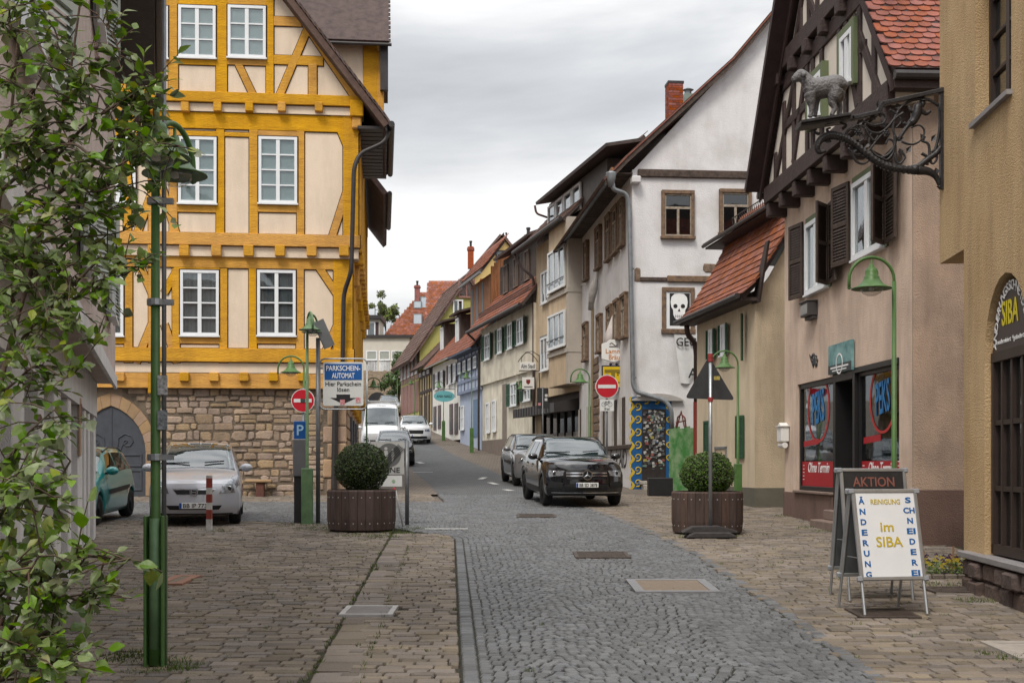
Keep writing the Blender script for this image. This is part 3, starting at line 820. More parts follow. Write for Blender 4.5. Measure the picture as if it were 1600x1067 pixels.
# door arch: voussoirs, door leaves with panels
ao, ai = arch(hw + .3, spr, apex + .36, zg, 7), arch(hw, spr, apex, zg, 7)
for i in range(len(ao) - 1):
    MB().prism([ao[i], ao[i + 1], ai[i + 1], ai[i]], -.06, .05).build('arch_stone', M_ASH, house, bevel=.012)
leaf = MB().prism(ai, -.012, .04).build('door', M_DOORG, house)
for sx in (-1, 1):
    for (za, zb) in ((zg + .15, zg + .72), (zg + .8, spr - .05)):
        x0, x1 = cxd + sx * .1, cxd + sx * (hw - .1)
        f = MB()
        for (a, b, c, d) in ((x0, x1, za, za + .05), (x0, x1, zb - .05, zb), (x0, x0 + sx * .05, za + .05, zb - .05), (x1 - sx * .05, x1, za + .05, zb - .05)): f.box(a, b, -.035, -.01, c, d)
        f.build('door_panel', M_DOORG, leaf, bevel=.006)
    cxs, czs = cxd + sx * hw * .45, spr + .28                                  # carved scroll in the upper panel
    f = MB(); f.tube([(cxs + sx * .02 * t * cos(t * .9) * 1.2, -.02, czs + .02 * t * sin(t * .9) * 1.2) for t in range(0, 12)], .018, 5)
    f.tube([(cxs - sx * .18, -.02, czs - .3), (cxs - sx * .12, -.02, czs - .1), (cxs + sx * .02, -.02, czs + .0)], .015, 5)
    f.build('carved_scroll', M_DOORG, leaf)
MB().box(cxd - .02, cxd + .02, -.03, .0, zg + .05, apex - .06).build('meeting_stile', M_DOORG, leaf)
# --- street side, strongly foreshortened
hs.parent = house; hs.location = (L_, 0, 0); hs.rotation_euler = (0, 0, YS.ang - YF.ang)
SL = YS.len
MB().box(0, SL, .003, 6, 0, zst + .015).build('side_ground_wall', M_MORT, hs)
MB().box(-.1, SL, -.18, 5, zst + .015, z1t + .015).build('side_first_storey_wall', M_CREAM, hs)
MB().box(-.2, SL, -.36, 5, z1t + .015, z2t + .35).build('side_second_storey_wall', M_CREAM, hs)
def sbox(name, x0, x1, o0, o1, za, zb, bev=.012): MB().box(x0, x1, -o1, -o0, za, zb).build(name, M_TIMB, hs, bevel=bev)
for out, za, zb in ((.18, z1b - .12, z1t), (.36, z2b - .1, z2t + .3)):
    sbox('side_sill_beam', -.1, SL, out, out + .1, za, za + .34); sbox('side_plate', -.1, SL, out, out + .06, zb - .4, zb)
    k = 0; x = .05
    while x < SL:
        sbox('side_post', x, x + .26, out, out + .05, za + .34, zb - .4)
        if k % 2 == 0: sbox('side_rail', x + .26, x + 1.0, out, out + .045, za + 1.1, za + 1.3)
        x += 1.0 if k % 2 == 0 else .8; k += 1
    x = .2
    while x < SL: sbox('side_joist_end', x, x + .26, out - .15, out + .14, za - .3, za - .002, .03); x += .95
    x = .4
    while x < SL:
        MB().prism([(x, za), (x + .2, za), (x + .2, za - .9), (x, za - .9)], -out - .02, -out + .25).build('bracket', M_TIMB, hs, bevel=.05); x += 2.8
rn = random.Random(31)
z = zg - .05
while z < zst - .2:
    h = min(rn.uniform(.3, .5), zst - z); x = .5
    while x < SL - .6:
        w = rn.uniform(.4, .9)
        o0 = MB(); o0.box(x, x + w - .03, -.04 - rn.uniform(0, .02), .0, z, z + h - .03); o0.build('side_stone', M_ASH, hs, bevel=.02); x += w
    z += h
# stone buttress-like bay front and side door surrounds low on the street side
for x in (3.2, 6.4, 9.8): MB().box(x, x + 1.0, -.10, .0, zg + .3, zg + 2.3).build('side_door', M_DOORG, hs, bevel=.02)
# --- roof
zw = eR[1]
def slab(par, p, u, v, t, name, m):
    p, u, v = Vector(p), Vector(u), Vector(v); nn = u.cross(v).normalized() * t
    vs = [p, p + u, p + u + v, p + v]; vs += [q - nn for q in vs]
    return MB().add(vs, [(0, 1, 2, 3), (7, 6, 5, 4), (0, 4, 5, 1), (1, 5, 6, 2), (2, 6, 7, 3), (3, 7, 4, 0)]).build(name, m, par)
roof = slab(house, (eR[0] + .1, -.95, zw - .13), (0, 5.8, 0), (uc - eR[0] - .1, 0, rid - zw + .13), .17, 'roof', M_TILE_DK)
slab(house, (eR[0] + .1, 7.4, zw - .13), (0, 10, 0), (uc - eR[0] - .1, 0, rid - zw + .13), .17, 'roof', M_TILE_DK)
slab(house, (2 * uc - eR[0] - .1, 17, zw - .13), (0, -18, 0), (eR[0] + .1 - uc, 0, rid - zw + .13), .17, 'roof', M_TILE_DK)
# scalloped tile ends along the verge
for k in range(46):
    t = k / 60
    u, zz = eR[0] + .1 + (uc - eR[0] - .1) * t, zw - .1 + (rid - zw + .13) * t
    MB().add([(u, -.99, zz - .02), (u - .17, -.99, zz + .24), (u - .17, -.6, zz + .24), (u, -.6, zz - .02), (u + .04, -.99, zz + .02), (u - .13, -.99, zz + .27), (u - .13, -.6, zz + .27), (u + .04, -.6, zz + .02)],
             [(0, 1, 2, 3), (4, 7, 6, 5), (0, 4, 5, 1), (3, 2, 6, 7), (0, 3, 7, 4), (1, 5, 6, 2)]).build('verge_tile', M_TILE_DK, roof)
bg_ = MB()                                              # bargeboard under the verge
bg_.prism([(eR[0] + .05, zw - .34), (eR[0] + .05, zw - .16), (uc, rid - .02), (uc, rid - .32)], -.9, -.86); bg_.build('bargeboard', M_ZINC_DK, house)
for x0, x1 in ((-1.05, 4.7), (7.4, 13.5)):
    MB().tube([(eR[0] + .17, x0, zw - .17), (eR[0] + .17, x1, zw - .17)], .085, 8).build('gutter', M_ZINC_DK, house)
# scalloped tile undersides under the eave
for k in range(14):
    MB().box(eR[0] - .75, eR[0] + .05, -.6 + k * .42, -.6 + k * .42 + .34, zw - .2, zw - .12).build('eave_board', M_ZINC_DK, house)
def yp(px, py, D): 
    p = at(px, py, D); q = Vector((p.x, p.y)) - YF.a
    return (q.dot(YF.d), -q.dot(YF.n), p.z - YF.z)
dp = [yp(609, 196, 33.1), yp(603, 222, 33.0), yp(562, 240, 32.95), yp(553, 262, 32.9), yp(549, 425, 32.95), yp(537, 458, 33.15), yp(535, 585, 33.2), yp(527, 622, 33.4), yp(524, 640, 33.42), yp(522, 766, 33.45)]
MB().tube(pipe_path(dp, 4, .25), .062, 8).build('downpipe', M_ZINC_DK, house, True)
MB().tube([dp[-2], dp[-1]], .085, 8).build('pipe_foot', M_ZINC_DK, house)
# --- cross-gable dormer rising over the street side
dz = CZ + (HY - 67) / F * 35.4 - YF.z
MB().box(2.0, 6.9, -.85, 4, z2t + .3, dz + .1).build('dormer_wall', M_CREAM, hs)
MB().box(1.95, 2.0, -.9, -.45, z2t + .3, dz + .1).build('dormer_post', M_TIMB, hs, bevel=.02)
MB().prism([(1.94, z2t + .3), (2.3, z2t + .3), (2.3, z2t + 1.8), (1.94, z2t + 2.6)], -1.06, -.85).build('dormer_bracket', M_TIMB, hs, bevel=.03)
MB().box(1.75, 1.95, -1.18, -.95, dz - 1.35, dz - .05).build('eave_end_board', M_ZINC_DK, hs)
rl = 3.2; pt = math.atan(1.25)
slab(hs, (1.55, 3.5, dz - .1), (0, -4.7, 0), (2.9, 0, 2.9 * 1.25), -.12, 'dormer_roof', M_TILE_DK)
slab(hs, (7.35, -1.2, dz - .1), (0, 4.7, 0), (-2.9, 0, 2.9 * 1.25), -.12, 'dormer_roof', M_TILE_DK)
tiles(hs, (1.55, 3.4, dz - .08), (0, -1, 0), (1, 0, 1.25), 4.6, 3.4, .135, .115, M_TILE_DK, th=.02, name='dormer_roof_tiles')
MB().tube([(1.5, 3.4, dz - .12), (1.5, -1.28, dz - .12)], .05, 8).build('dormer_gutter', M_ZINC_DK, hs)
MB().prism([(2.0, dz), (6.9, dz), (4.45, dz + 3.0)], -.8, -.6).build('dormer_gable', M_CREAM, hs)
# stone bench against the wall
bx, bz = YF.uz(404, 774, .35)
bp_ = YF.world(bx, -.35, 0); b = thing('stone_bench', 'low sandstone bench against the rubble wall', 'bench', (bp_.x, bp_.y, g(bp_.y)), YF.ang)
MB().box(-.36, .36, -.2, .2, .38, .46).build('seat', M_ASH, b, bevel=.02)
MB().box(-.06, .16, -.14, .14, -.03, .38).build('leg', mat('dark_red_stone', (.14, .06, .045), .9, .2, 8, .3), b, bevel=.02)
# ------------------------------------------------------------------ helpers for walls described by photo pixels
def slab(par, p, u, v, t, name, m):
    p, u, v = Vector(p), Vector(u), Vector(v); nn = u.cross(v).normalized() * t
    vs = [p, p + u, p + u + v, p + v]; vs += [q - nn for q in vs]
    return MB().add(vs, [(0, 1, 2, 3), (7, 6, 5, 4), (0, 4, 5, 1), (1, 5, 6, 2), (2, 6, 7, 3), (3, 7, 4, 0)]).build(name, m, par)
def pxr(fr, x0, x1, yt, yb, out=0.):
    """local (u0,u1,z0,z1) of a rectangle seen between columns x0..x1, its top and bottom read at column x0"""
    ua = fr.uz(x0, yt, out)[0]; ub = fr.uz(x1, yt, out)[0]
    return ua, ub, fr.uz(x0, yb, out)[1], fr.uz(x0, yt, out)[1]
M_ROOM2 = mat('dim_room', (.075, .068, .06), .9, .4, 2, 0)
# ------------------------------------------------------------------ pale house on the left edge
M_PINKW = mat('pale_pink_render', (.66, .55, .50), .9, .06, 2, .5, 90, streak=0.14)
M_GREYW = mat('pale_grey_render', (.72, .70, .69), .9, .05, 2, .4, 90, streak=0.14)
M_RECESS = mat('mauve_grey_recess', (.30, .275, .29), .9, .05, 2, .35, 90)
M_SHUTG = mat('pale_green_shutter', (.40, .43, .39), .6, .06, 5, .05)
LB = Fr((-6.87 + .289 * 14.47, 5.6), (-6.87, 20.07), z=g(11.3) - .25)
h = LB.thing('corner_house', 'pale pink house with grey ground floor pillars behind the rose bush', 'house')
LL = LB.len; zj = 2.97 - LB.z; zev = 8.24 - LB.z
zg = g(19) - LB.z
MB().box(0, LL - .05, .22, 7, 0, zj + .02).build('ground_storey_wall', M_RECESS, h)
MB().box(-.1, LL + .2, -.3, 7, zj + .02, zev + .3).build('upper_storey_wall', M_PINKW, h)
MB().box(0, LL, -.02, .24, zj - .55, zj + .01).build('lintel', M_GREYW, h)
x = LL
for k, w in enumerate((.55, .42, .42, .85, .45, .8, .45, .8, .45)):
    MB().box(x - w, x, 0, .24, 0, zj - .55).build('pillar', M_GREYW, h, bevel=.01); x -= w + (1.15, .55, .5, 1.3, 1.1, 1.2, 1.2, 1.2, 1.2)[k]
MB().box(-.1, LL + .22, -.33, -.28, zj - .06, zj + .14).build('jetty_trim', M_GREYW, h)
u, zc = LB.uz(123, 667, .0)
MB().box(u - .12, u + .12, -.03, 0, zc - .38, zc + .38).build('plaque', mat('tan_plaque', (.42, .29, .2), .6, .1, 5, .05), h, bevel=.006)
MB().box(u - .1, u + .1, -.036, -.03, zc + .05, zc + .3).build('plaque_panel', mat('red_plaque', (.2, .06, .05), .6, .1, 5, .05), h)
def lw(d0, d1, z0, z1, near, ang):
    ua, ub = (d0 - 5.6) / .9607, (d1 - 5.6) / .9607; za, zb = z0 - LB.z, z1 - LB.z
    window(h, ua, ub, za, zb, -.3, 2, 2, back='dark', fw=.08, proud=.03)
    w = (ub - ua) * .5
    if near: louvre_shutter(h, ua - w, ua - .02, za, zb, -.34, M_SHUTG, rz=.06, hinge=ua - .02)
    louvre_shutter(h, ub + .02, ub + w + .02, za, zb, -.34, M_SHUTG, rz=ang, hinge=ub + .02)
lw(11.2, 12.2, 3.52, 4.4, 1, -.48); lw(5.95, 6.85, 3.85, 5.0, 0, -.36); lw(13.3, 14.2, 6.55, 7.7, 1, -.4); lw(7.0, 8.1, 6.6, 7.85, 1, -.5); lw(16.6, 17.7, 3.72, 4.9, 1, -.1)
slab(h, (-.2, -.95, zev), (LL + .9, 0, 0), (0, 3.4, 3.6), -.16, 'roof', M_TILE_DK)
MB().box(-.2, LL + .55, -.93, -.3, zev - .12, zev - .03).build('soffit', mat('dark_soffit', (.07, .062, .058), .8, .15, 5, .1), h)
MB().tube([(-.2, -1.02, zev - .02), (LL + .6, -1.02, zev - .02)], .085, 8).build('gutter', M_ZINC_DK, h)
MB().tube(pipe_path([(LL + .45, -1.02, zev - .05), (LL + .45, -1.0, zev - .4), (LL + .35, -.45, zev - .62), (LL + .28, -.36, zev - .8)], 4, .2), .055, 8).build('downpipe', M_ZINC_DK, h)
sp_ = gp(88, 972)
tag(MB().box(-.25, .25, -.55, .45, -.05, .15).build('door_step', M_LSLAB, None, bevel=.012, loc=(sp_.x, sp_.y, sp_.z)), 'pale stone door step behind the rose bush', 'step').rotation_euler = (0, 0, .28)

# ------------------------------------------------------------------ ochre tailor's house on the right edge
M_OCH = mat('ochre_roughcast', (.545, .385, .215), .92, .08, .8, .55, 60, c2=(.47, .315, .16), streak=0.2)
M_BRN = mat('dark_brown_frame', (.035, .022, .018), .5, .1, 5, .05)
M_BASE = mat('brown_rusticated_stone', (.125, .088, .075), .9, .2, 4, .6, 18, isl=.15)
M_SILL = mat('grey_metal_sill', (.26, .245, .25), .5, .1, 5, .05)
SB = Fr((5.10, 14.5), (4.35, 5.0))
h = SB.thing('tailor_house', 'ochre roughcast house with arched tailor shop window', 'house')
zov = SB.uz(1469, 412, 0)[1]; zg = g(13) - SB.z; SLn = SB.len
u1 = SB.uz(1506, 600, 0)[0]
zs = SB.uz(1521, 859, 0)[1]                       # window sill
ua = SB.uz(1541, 600, 0)[0]; 
ub = ua + 1.22; um = (ua + ub) / 2; zsp = SB.uz(1541, 552, 0)[1]; zap = SB.uz(1580, 431, 0)[1]
arcp = [(um + (ub - ua) / 2 * cos(t * pi / 12), zsp - .1 + (zap - zsp + .1) * sin(t * pi / 12)) for t in range(13)]
lo = MB(); lo.prismz([(u1, .22), (SLn, .22), (SLn, 6), (0, 6), (0, 1.2)], 0, zov); lo.build('ground_storey_core', M_OCH, h)
f = MB(); f.box(u1, ua - .06, 0, .22, zs - .05, zov); f.box(ub + .06, SLn, 0, .22, zs - .05, zov)
arcw = [(um + ((ub - ua) / 2 + .06) * cos(t * pi / 12), zsp - .1 + (zap + .06 - zsp + .1) * sin(t * pi / 12)) for t in range(13)]
f.prism([(ua - .06, zov)] + arcw[::-1] + [(ub + .06, zov)], 0, .22)
f.build('ground_storey_wall', M_OCH, h)
up = MB()
wa, wb = SB.uz(1524, 180, 0)[0], SB.uz(1580, 150, 0)[0]; wz0 = SB.uz(1524, 193, 0)[1]; wz1 = wz0 + 1.75
ztop = 8.2
up.box(0, wa, 0, .25, zov, ztop); up.box(wb, SLn, 0, .25, zov, ztop); up.box(wa, wb, 0, .25, zov, wz0); up.box(wa, wb, 0, .25, wz1, ztop); up.box(0, SLn, .25, 6, zov + .001, ztop)
up.build('upper_storey_wall', M_OCH, h)
w = window(h, wa + .01, wb - .01, wz0 + .02, wz1, .17, 2, 4, m=M_BRN, fw=.07, mw=.05, back=M_ROOM2, sill=False, inset=True)
MB().box(wa - .04, wb + .04, -.06, .16, wz0 - .05, wz0).build('sill', M_SILL, w)
# arched shop window: sign panel above, glazing below
w = MB()
zf = SB.uz(1541, 548, .0)[1] - .08
w.box(ua, ua + .07, .05, .14, zs, zf); w.box(ub - .07, ub, .05, .14, zs, zf); w.box(ua, ub, .045, .14, zf - .05, zf + .05); w.box(ua, ub, .05, .14, zs, zs + .1)
for i in (1, 2, 3): x = ua + (ub - ua) * i / 4; w.box(x - .025, x + .025, .06, .13, zs + .1, zf - .05)
for i in (1, 2): z = zs + (zf - zs) * i / 3; w.box(ua + .07, ub - .07, .065, .128, z - .025, z + .025)
shopw = w.build('shop_window', M_BRN, h)
for i in range(4):
    for j in range(3):
        MB().box(ua + (ub - ua) * i / 4, ua + (ub - ua) * (i + 1) / 4, .1, .106, zs + (zf - zs) * j / 3, zs + (zf - zs) * (j + 1) / 3).build('pane', PANE, shopw)
MB().box(ua + .02, ub - .02, .19, .2, zs, zf).build('room_behind_glass', mat('cream_net_curtain', (.2, .16, .11), .9, .3, 1.3, 0, stretch=(9, 9, .5)), shopw)
sg = MB().prism([(ua + .01, zf + .05)] + [(um + (x - um) * .985, z - .01) for x, z in arcp[::-1]] + [(ub - .01, zf + .05)], .06, .14).build('arched_sign', mat('sign_brown', (.03, .016, .018), .35, .1, 5, 0), h)
M_YEL = mat('sign_yellow', (.62, .52, .02), .5, .02, 5, 0); M_WHT = mat('print_white', (.75, .75, .75), .6, .02, 5, 0); M_BLU = mat('print_blue', (.012, .10, .30), .5, .02, 5, 0); M_BLK = mat('print_black', (.02, .02, .022), .5, .02, 5, 0)
text('SIBA', M_YEL, sg, um - .03, .055, zf + .42, .25, .5)
text('*modernisiert  *geändert', M_WHT, sg, um - .05, .055, zf + .14, .065, .86)
S_ = 'ÄNDERUNGSSCHNEIDEREI'
for i, ch in enumerate(S_):
    t = pi * (1 - (i + .5) / len(S_)) * .93 + pi * .035
    o = text(ch, M_WHT, sg, um + ((ub - ua) / 2 - .1) * cos(t), .055, zsp - .06 + (zap - zsp - .0) * sin(t), .1)
    o.rotation_euler = (0, -(pi / 2 - t) * -1.0 if False else (pi / 2 - t), 0)
MB().box(u1 + .1, SLn, -.1, .2, zs - .09, zs - .02).build('sill_plate', M_SILL, h, bevel=.01)
MB().box(u1 + .12, SLn, -.02, .2, 0, zs - .09).build('base_core', M_BASE, h)
rn = random.Random(9); z = zg - .1
while z < zs - .12:
    hh = min(.24, zs - .1 - z); x = u1 + .12
    while x < SLn - .2:
        w_ = rn.uniform(.3, .5); stone(h, x, x + w_ - .012, z, z + hh - .012, M_BASE, proud=.075, irr=.09, name='base_stone'); x += w_
    z += hh
for c in h.children:
    if c.name.startswith('base_stone'): c.location.y = -.02

# ------------------------------------------------------------------ wrought-iron hanging bracket with the lamb
M_IRONB = mat('black_wrought_iron', (.045, .043, .045), .45, .2, 12, .15, 60, metal=.5)
M_LAMB = mat('grey_cast_lamb', (.155, .148, .15), .5, .15, 14, .5, 45, metal=.25)
DB = 14.35
def ip(px, py, dd=0.): return at(px, py, DB + dd)
wp = ip(1471, 200)
br = thing('wrought_iron_bracket', 'ornate black wrought-iron sign bracket on the ochre house', 'bracket', wp)
def rel(px, py, dd=0.): return ip(px, py, dd) - wp
f = MB()
for a, b, w_ in (((1472, 142), (1378, 163), .05), ((1378, 163), (1372, 176), .05), ((1374, 176), (1330, 186), .05), ((1334, 184), (1290, 193), .05)): f.bar(rel(*a), rel(*b), .09, w_)
f.build('top_bar', M_IRONB, br, bevel=.006)
p0, p1 = rel(1247, 196), rel(1325, 184)
f = MB(); f.bar(p0, p1, .34, .035); f.bar(p0 - Vector((0, 0, .03)), p1 - Vector((0, 0, .03)), .26, .03); f.build('platform', M_IRONB, br, bevel=.005)
MB().bar(rel(1471, 138), rel(1471, 296), .06, .04, up=(1, 0, 0)).build('wall_bar', M_IRONB, br)
def spiral(cx, cy, r0, r1, a0, a1, n=22):
    return [rel(cx + (r0 + (r1 - r0) * i / n) * cos(a0 + (a1 - a0) * i / n), cy - (r0 + (r1 - r0) * i / n) * sin(a0 + (a1 - a0) * i / n)) for i in range(n + 1)]
def curve(pts, n=8):
    P = [Vector((x, y, 0)) for x, y in pts]; out = []
    for i in range(len(P) - 1):
        a, b, c, d = P[max(0, i - 1)], P[i], P[i + 1], P[min(len(P) - 1, i + 2)]
        for k in range(n):
            t = k / n; out.append(.5 * (2 * b + (c - a) * t + (2 * a - 5 * b + 4 * c - d) * t * t + (3 * b - a - 3 * c + d) * t ** 3))
    out.append(P[-1])
    return [rel(q.x, q.y) for q in out]
# main ribbed S-curve with its volute at the outer end
main = curve([(1290, 236), (1280, 238), (1277, 229), (1283, 218), (1296, 212), (1312, 214), (1330, 222), (1350, 238), (1372, 254), (1396, 263), (1425, 266)])
f = MB(); f.tube(main, [.02 + .022 * min(1, i / 20) for i in range(len(main))], 8); f.build('main_scroll', M_IRONB, br, True)
f = MB()
for p in main[16::2]: f.lathe([(.0, -.012), (.052, -.012), (.052, .012), (0, .012)], 8, p, 'x')
f.build('scroll_ribs', M_IRONB, br)
f = MB(); f.lathe([(.0, -.06), (.05, -.05), (.065, 0), (.05, .05), (0, .06)], 10, rel(1430, 265), 'x'); f.tube(curve([(1434, 266), (1450, 268), (1462, 276), (1468, 290)]), [.06 - .0015 * i for i in range(25)], 8)
f.tube(curve([(1434, 262), (1448, 250), (1462, 240), (1470, 230)]), .035, 8); f.lathe([(0, -.03), (.035, 0), (0, .03)], 8, rel(1468, 292), 'z'); f.build('root_scroll', M_IRONB, br, True)
scrolls = [[(1448, 258), (1452, 240), (1450, 225), (1440, 220), (1446, 214)], [(1460, 238), (1466, 215), (1468, 190), (1466, 165)], [(1466, 165), (1450, 156), (1430, 156), (1414, 163), (1402, 176), (1396, 195), (1398, 212), (1410, 222), (1426, 226), (1440, 218), (1444, 204), (1436, 196), (1424, 200)],
           [(1412, 176), (1398, 186), (1386, 200), (1374, 208), (1360, 206), (1352, 196), (1358, 188)], [(1398, 212), (1398, 226), (1390, 240), (1376, 246), (1364, 238), (1358, 222), (1362, 206)], [(1376, 246), (1386, 250), (1396, 238), (1396, 222), (1388, 218), (1384, 226)],
           [(1398, 240), (1400, 252), (1406, 256), (1414, 246), (1408, 236)], [(1325, 232), (1338, 242), (1356, 236), (1368, 222), (1378, 210)], [(1330, 236), (1338, 252), (1350, 256), (1362, 248)], [(1318, 218), (1326, 204), (1340, 196), (1352, 200)],
           [(1328, 222), (1322, 210), (1330, 202), (1344, 206), (1350, 216), (1342, 222)], [(1352, 200), (1358, 212), (1366, 220), (1372, 212)], [(1374, 182), (1380, 178), (1384, 186), (1378, 194), (1370, 194)], [(1390, 172), (1400, 178), (1408, 190), (1400, 200)],
           [(1280, 210), (1272, 206), (1276, 202)], [(1298, 210), (1292, 203), (1298, 200)], [(1316, 202), (1322, 196), (1312, 192)], [(1378, 194), (1366, 196), (1354, 192), (1346, 188)], [(1440, 240), (1450, 246), (1456, 254)], [(1456, 236), (1464, 246), (1458, 256), (1450, 250)]]
for s_ in scrolls:
    c_ = curve(s_, 6); n_ = len(c_)
    MB().tube(c_, [.020 - .010 * i / n_ for i in range(n_)], 6).build('scroll', M_IRONB, br, True)
rn = random.Random(2)
for (px, py, a) in ((1384, 200, 2.2), (1358, 222, 4.), (1400, 222, .5), (1416, 240, 1.), (1372, 170, 1.5), (1396, 168, .2), (1300, 222, 3), (1345, 205, 2), (1405, 232, 5), (1444, 222, 2), (1455, 222, 1), (1338, 196, .7), (1448, 262, 4), (1336, 228, 4.4), (1368, 188, 2.4), (1462, 262, 4.8)):
    c = rel(px, py); d = Vector((cos(a), 0, sin(a))); n = Vector((-sin(a), 0, cos(a))); L0 = .11
    MB().add([c, c + d * L0 * .4 + n * .035 + Vector((0, -.02, 0)), c + d * L0, c + d * L0 * .4 - n * .035 + Vector((0, -.02, 0)), c + d * L0 * .45 + Vector((0, .025, 0))], [(0, 1, 4), (1, 2, 4), (2, 3, 4), (3, 0, 4), (0, 3, 2, 1)]).build('iron_leaf', M_IRONB, br)
for (px, py) in ((1384, 210), (1340, 208)):
    f = MB()
    for k in range(6): a = k * pi / 3; f.lathe([(0, -.012), (.018, 0), (0, .012)], 6, rel(px, py) + Vector((.03 * cos(a), -.02, .03 * sin(a))), 'y')
    f.lathe([(0, -.02), (.02, 0), (0, .02)], 8, rel(px, py) + Vector((0, -.025, 0)), 'y'); f.build('iron_rosette', M_IRONB, br)
def skin(name, joints, edges, radii, m, parent, sub=2, flat=None):
    me = bpy.data.meshes.new(name); me.from_pydata([tuple(j) for j in joints], edges, [])
    o = bpy.data.objects.new(name, me); col.objects.link(o)
    if parent is not None: o.parent = parent
    me.materials.append(m)
    o.modifiers.new('skin', 'SKIN')
    if not me.skin_vertices: me.attributes  # layer made by the modifier below
    return o
def blob_chain(pts, rads, n=12, sq=1.0):
    """closed smooth tube through points with per-point radii; sq squashes sideways (y)"""
    m_ = MB(); P = [Vector(p) for p in pts]; K = len(P); vs = []
    dense, rr = [], []
    for i in range(K - 1):
        a, b, c, d = P[max(0, i - 1)], P[i], P[i + 1], P[min(K - 1, i + 2)]
        for k in range(4):
            t = k / 4; dense.append(.5 * (2 * b + (c - a) * t + (2 * a - 5 * b + 4 * c - d) * t * t + (3 * b - a - 3 * c + d) * t ** 3)); s = t * t * (3 - 2 * t); rr.append(rads[i] * (1 - s) + rads[i + 1] * s)
    dense.append(P[-1]); rr.append(rads[-1])
    m_.tube(dense, rr, n)
    return m_
# the figure of a man worked into the scrolls
f = blob_chain([rel(1436, 160), rel(1434, 168), rel(1432, 178), rel(1428, 188), rel(1423, 193)], [.02, .055, .06, .05, .045])
for ch in ([(1434, 170), (1424, 174), (1420, 166)], [(1436, 170), (1446, 178), (1454, 174)], [(1424, 190), (1416, 200), (1408, 212), (1404, 220)], [(1426, 191), (1420, 196), (1412, 192)]):
    q = blob_chain([rel(*c) for c in ch], [.035] + [.024] * (len(ch) - 2) + [.016], 8); f.add(q.v, q.f)
q = blob_chain([rel(1441, 168), rel(1442, 162), rel(1443, 157)], [.018, .034, .014], 10); f.add(q.v, q.f)
f.lathe([(.05, -.004), (.05, .004), (.02, .01), (.012, .06), (0, .07)], 10, rel(1443, 158)); f.build('iron_figure', M_IRONB, br, True)
# the lamb
lb = rel(1282, 187) + wp
lamb = thing('lamb_sculpture', 'grey cast lamb standing on the wrought-iron bracket platform', 'sculpture', lb)
def lp(px, py, dd=0.): return ip(px, py, dd) - lb
body = blob_chain([lp(1258, 146), lp(1262, 143), lp(1272, 139), lp(1284, 138), lp(1296, 135), lp(1307, 134), lp(1314, 138), lp(1316, 144)], [.03, .085, .125, .128, .122, .125, .10, .03], 14)
for q in (blob_chain([lp(1270, 140), lp(1263, 130), lp(1257, 121), lp(1253, 116)], [.11, .085, .07, .055], 12),
          blob_chain([lp(1258, 117), lp(1252, 117), lp(1246, 121), lp(1240, 125), lp(1237.5, 126.5)], [.045, .068, .06, .042, .022], 12),
          blob_chain([lp(1265, 146, -.05), lp(1267, 158, -.05), lp(1268, 168, -.05), lp(1267, 178, -.05), lp(1265.5, 184, -.05)], [.075, .058, .036, .028, .034], 10),
          blob_chain([lp(1270, 146, .06), lp(1274, 158, .06), lp(1275, 168, .06), lp(1274, 178, .06), lp(1273, 183, .06)], [.07, .055, .034, .027, .032], 10),
          blob_chain([lp(1308, 140, -.05), lp(1303, 152, -.05), lp(1300, 160, -.05), lp(1304, 169, -.05), lp(1301, 177, -.05), lp(1299, 181, -.05)], [.10, .085, .05, .034, .028, .034], 10),
          blob_chain([lp(1309, 142, .06), lp(1310, 154, .06), lp(1310, 160, .06), lp(1313, 168, .06), lp(1312, 176, .06), lp(1311, 180, .06)], [.09, .075, .045, .032, .027, .032], 10),
          blob_chain([lp(1313, 134), lp(1316, 140), lp(1317, 148), lp(1314, 152)], [.03, .034, .03, .012], 8),
          blob_chain([lp(1257, 113, -.06), lp(1256, 117, -.1), lp(1254, 121, -.10)], [.014, .026, .01], 8), blob_chain([lp(1257, 113, .06), lp(1257, 116, .1), lp(1256, 120, .10)], [.014, .026, .01], 8)):
    body.add(q.v, q.f)
for dd in (-.052, .052): body.lathe([(0, -.008), (.008, 0), (0, .008)], 6, lp(1248.5, 117.5, dd), 'y')
o = body.build('lamb_body', M_LAMB, lamb, True)
rm = o.modifiers.new('blend', 'REMESH'); rm.mode = 'VOXEL'; rm.voxel_size = .011; rm.use_smooth_shade = True
sm = o.modifiers.new('smooth', 'SMOOTH'); sm.iterations = 6
# ------------------------------------------------------------------ pink shop house with half-timbered gable
M_PK = mat('salmon_render', (.68, .525, .42), .92, .07, .9, .45, 60, c2=(.52, .395, .315), streak=0.2)
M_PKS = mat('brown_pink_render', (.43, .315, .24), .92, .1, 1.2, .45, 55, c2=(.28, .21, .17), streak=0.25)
M_PLIN = mat('red_brown_plinth', (.165, .105, .085), .85, .12, 2, .3, 50, streak=0.25)
M_TDK = mat('dark_brown_timber', (.052, .033, .03), .7, .2, 5, .35, 24)
M_IVORY = mat('ivory_infill', (.70, .63, .55), .85, .05, 2, .15, 60, streak=0.12)
M_RTILE = mat('red_plain_tile', (.27, .085, .055), .8, .16, 5, .2, 60, isl=.15)
M_GRNF = mat('sage_green_frame', (.12, .15, .075), .6, .08, 5, .05)
M_BSHUT = mat('brown_shutter', (.062, .043, .035), .6, .2, 8, .1)
PF = Fr((5.75, 25.65), (6.095, 18.53))
h = PF.thing('shop_house', 'salmon shop house with dark half-timbered gable and brown shutters', 'house')
PL = PF.len; zg = g(22) - PF.z
zj = PF.uz(1222, 322, .0)[1]; zev = 7.45 - PF.z
sh0, sh1, sz0, sz1 = pxr(PF, 1246, 1405, 601, 769, 0)
zlint = sz1
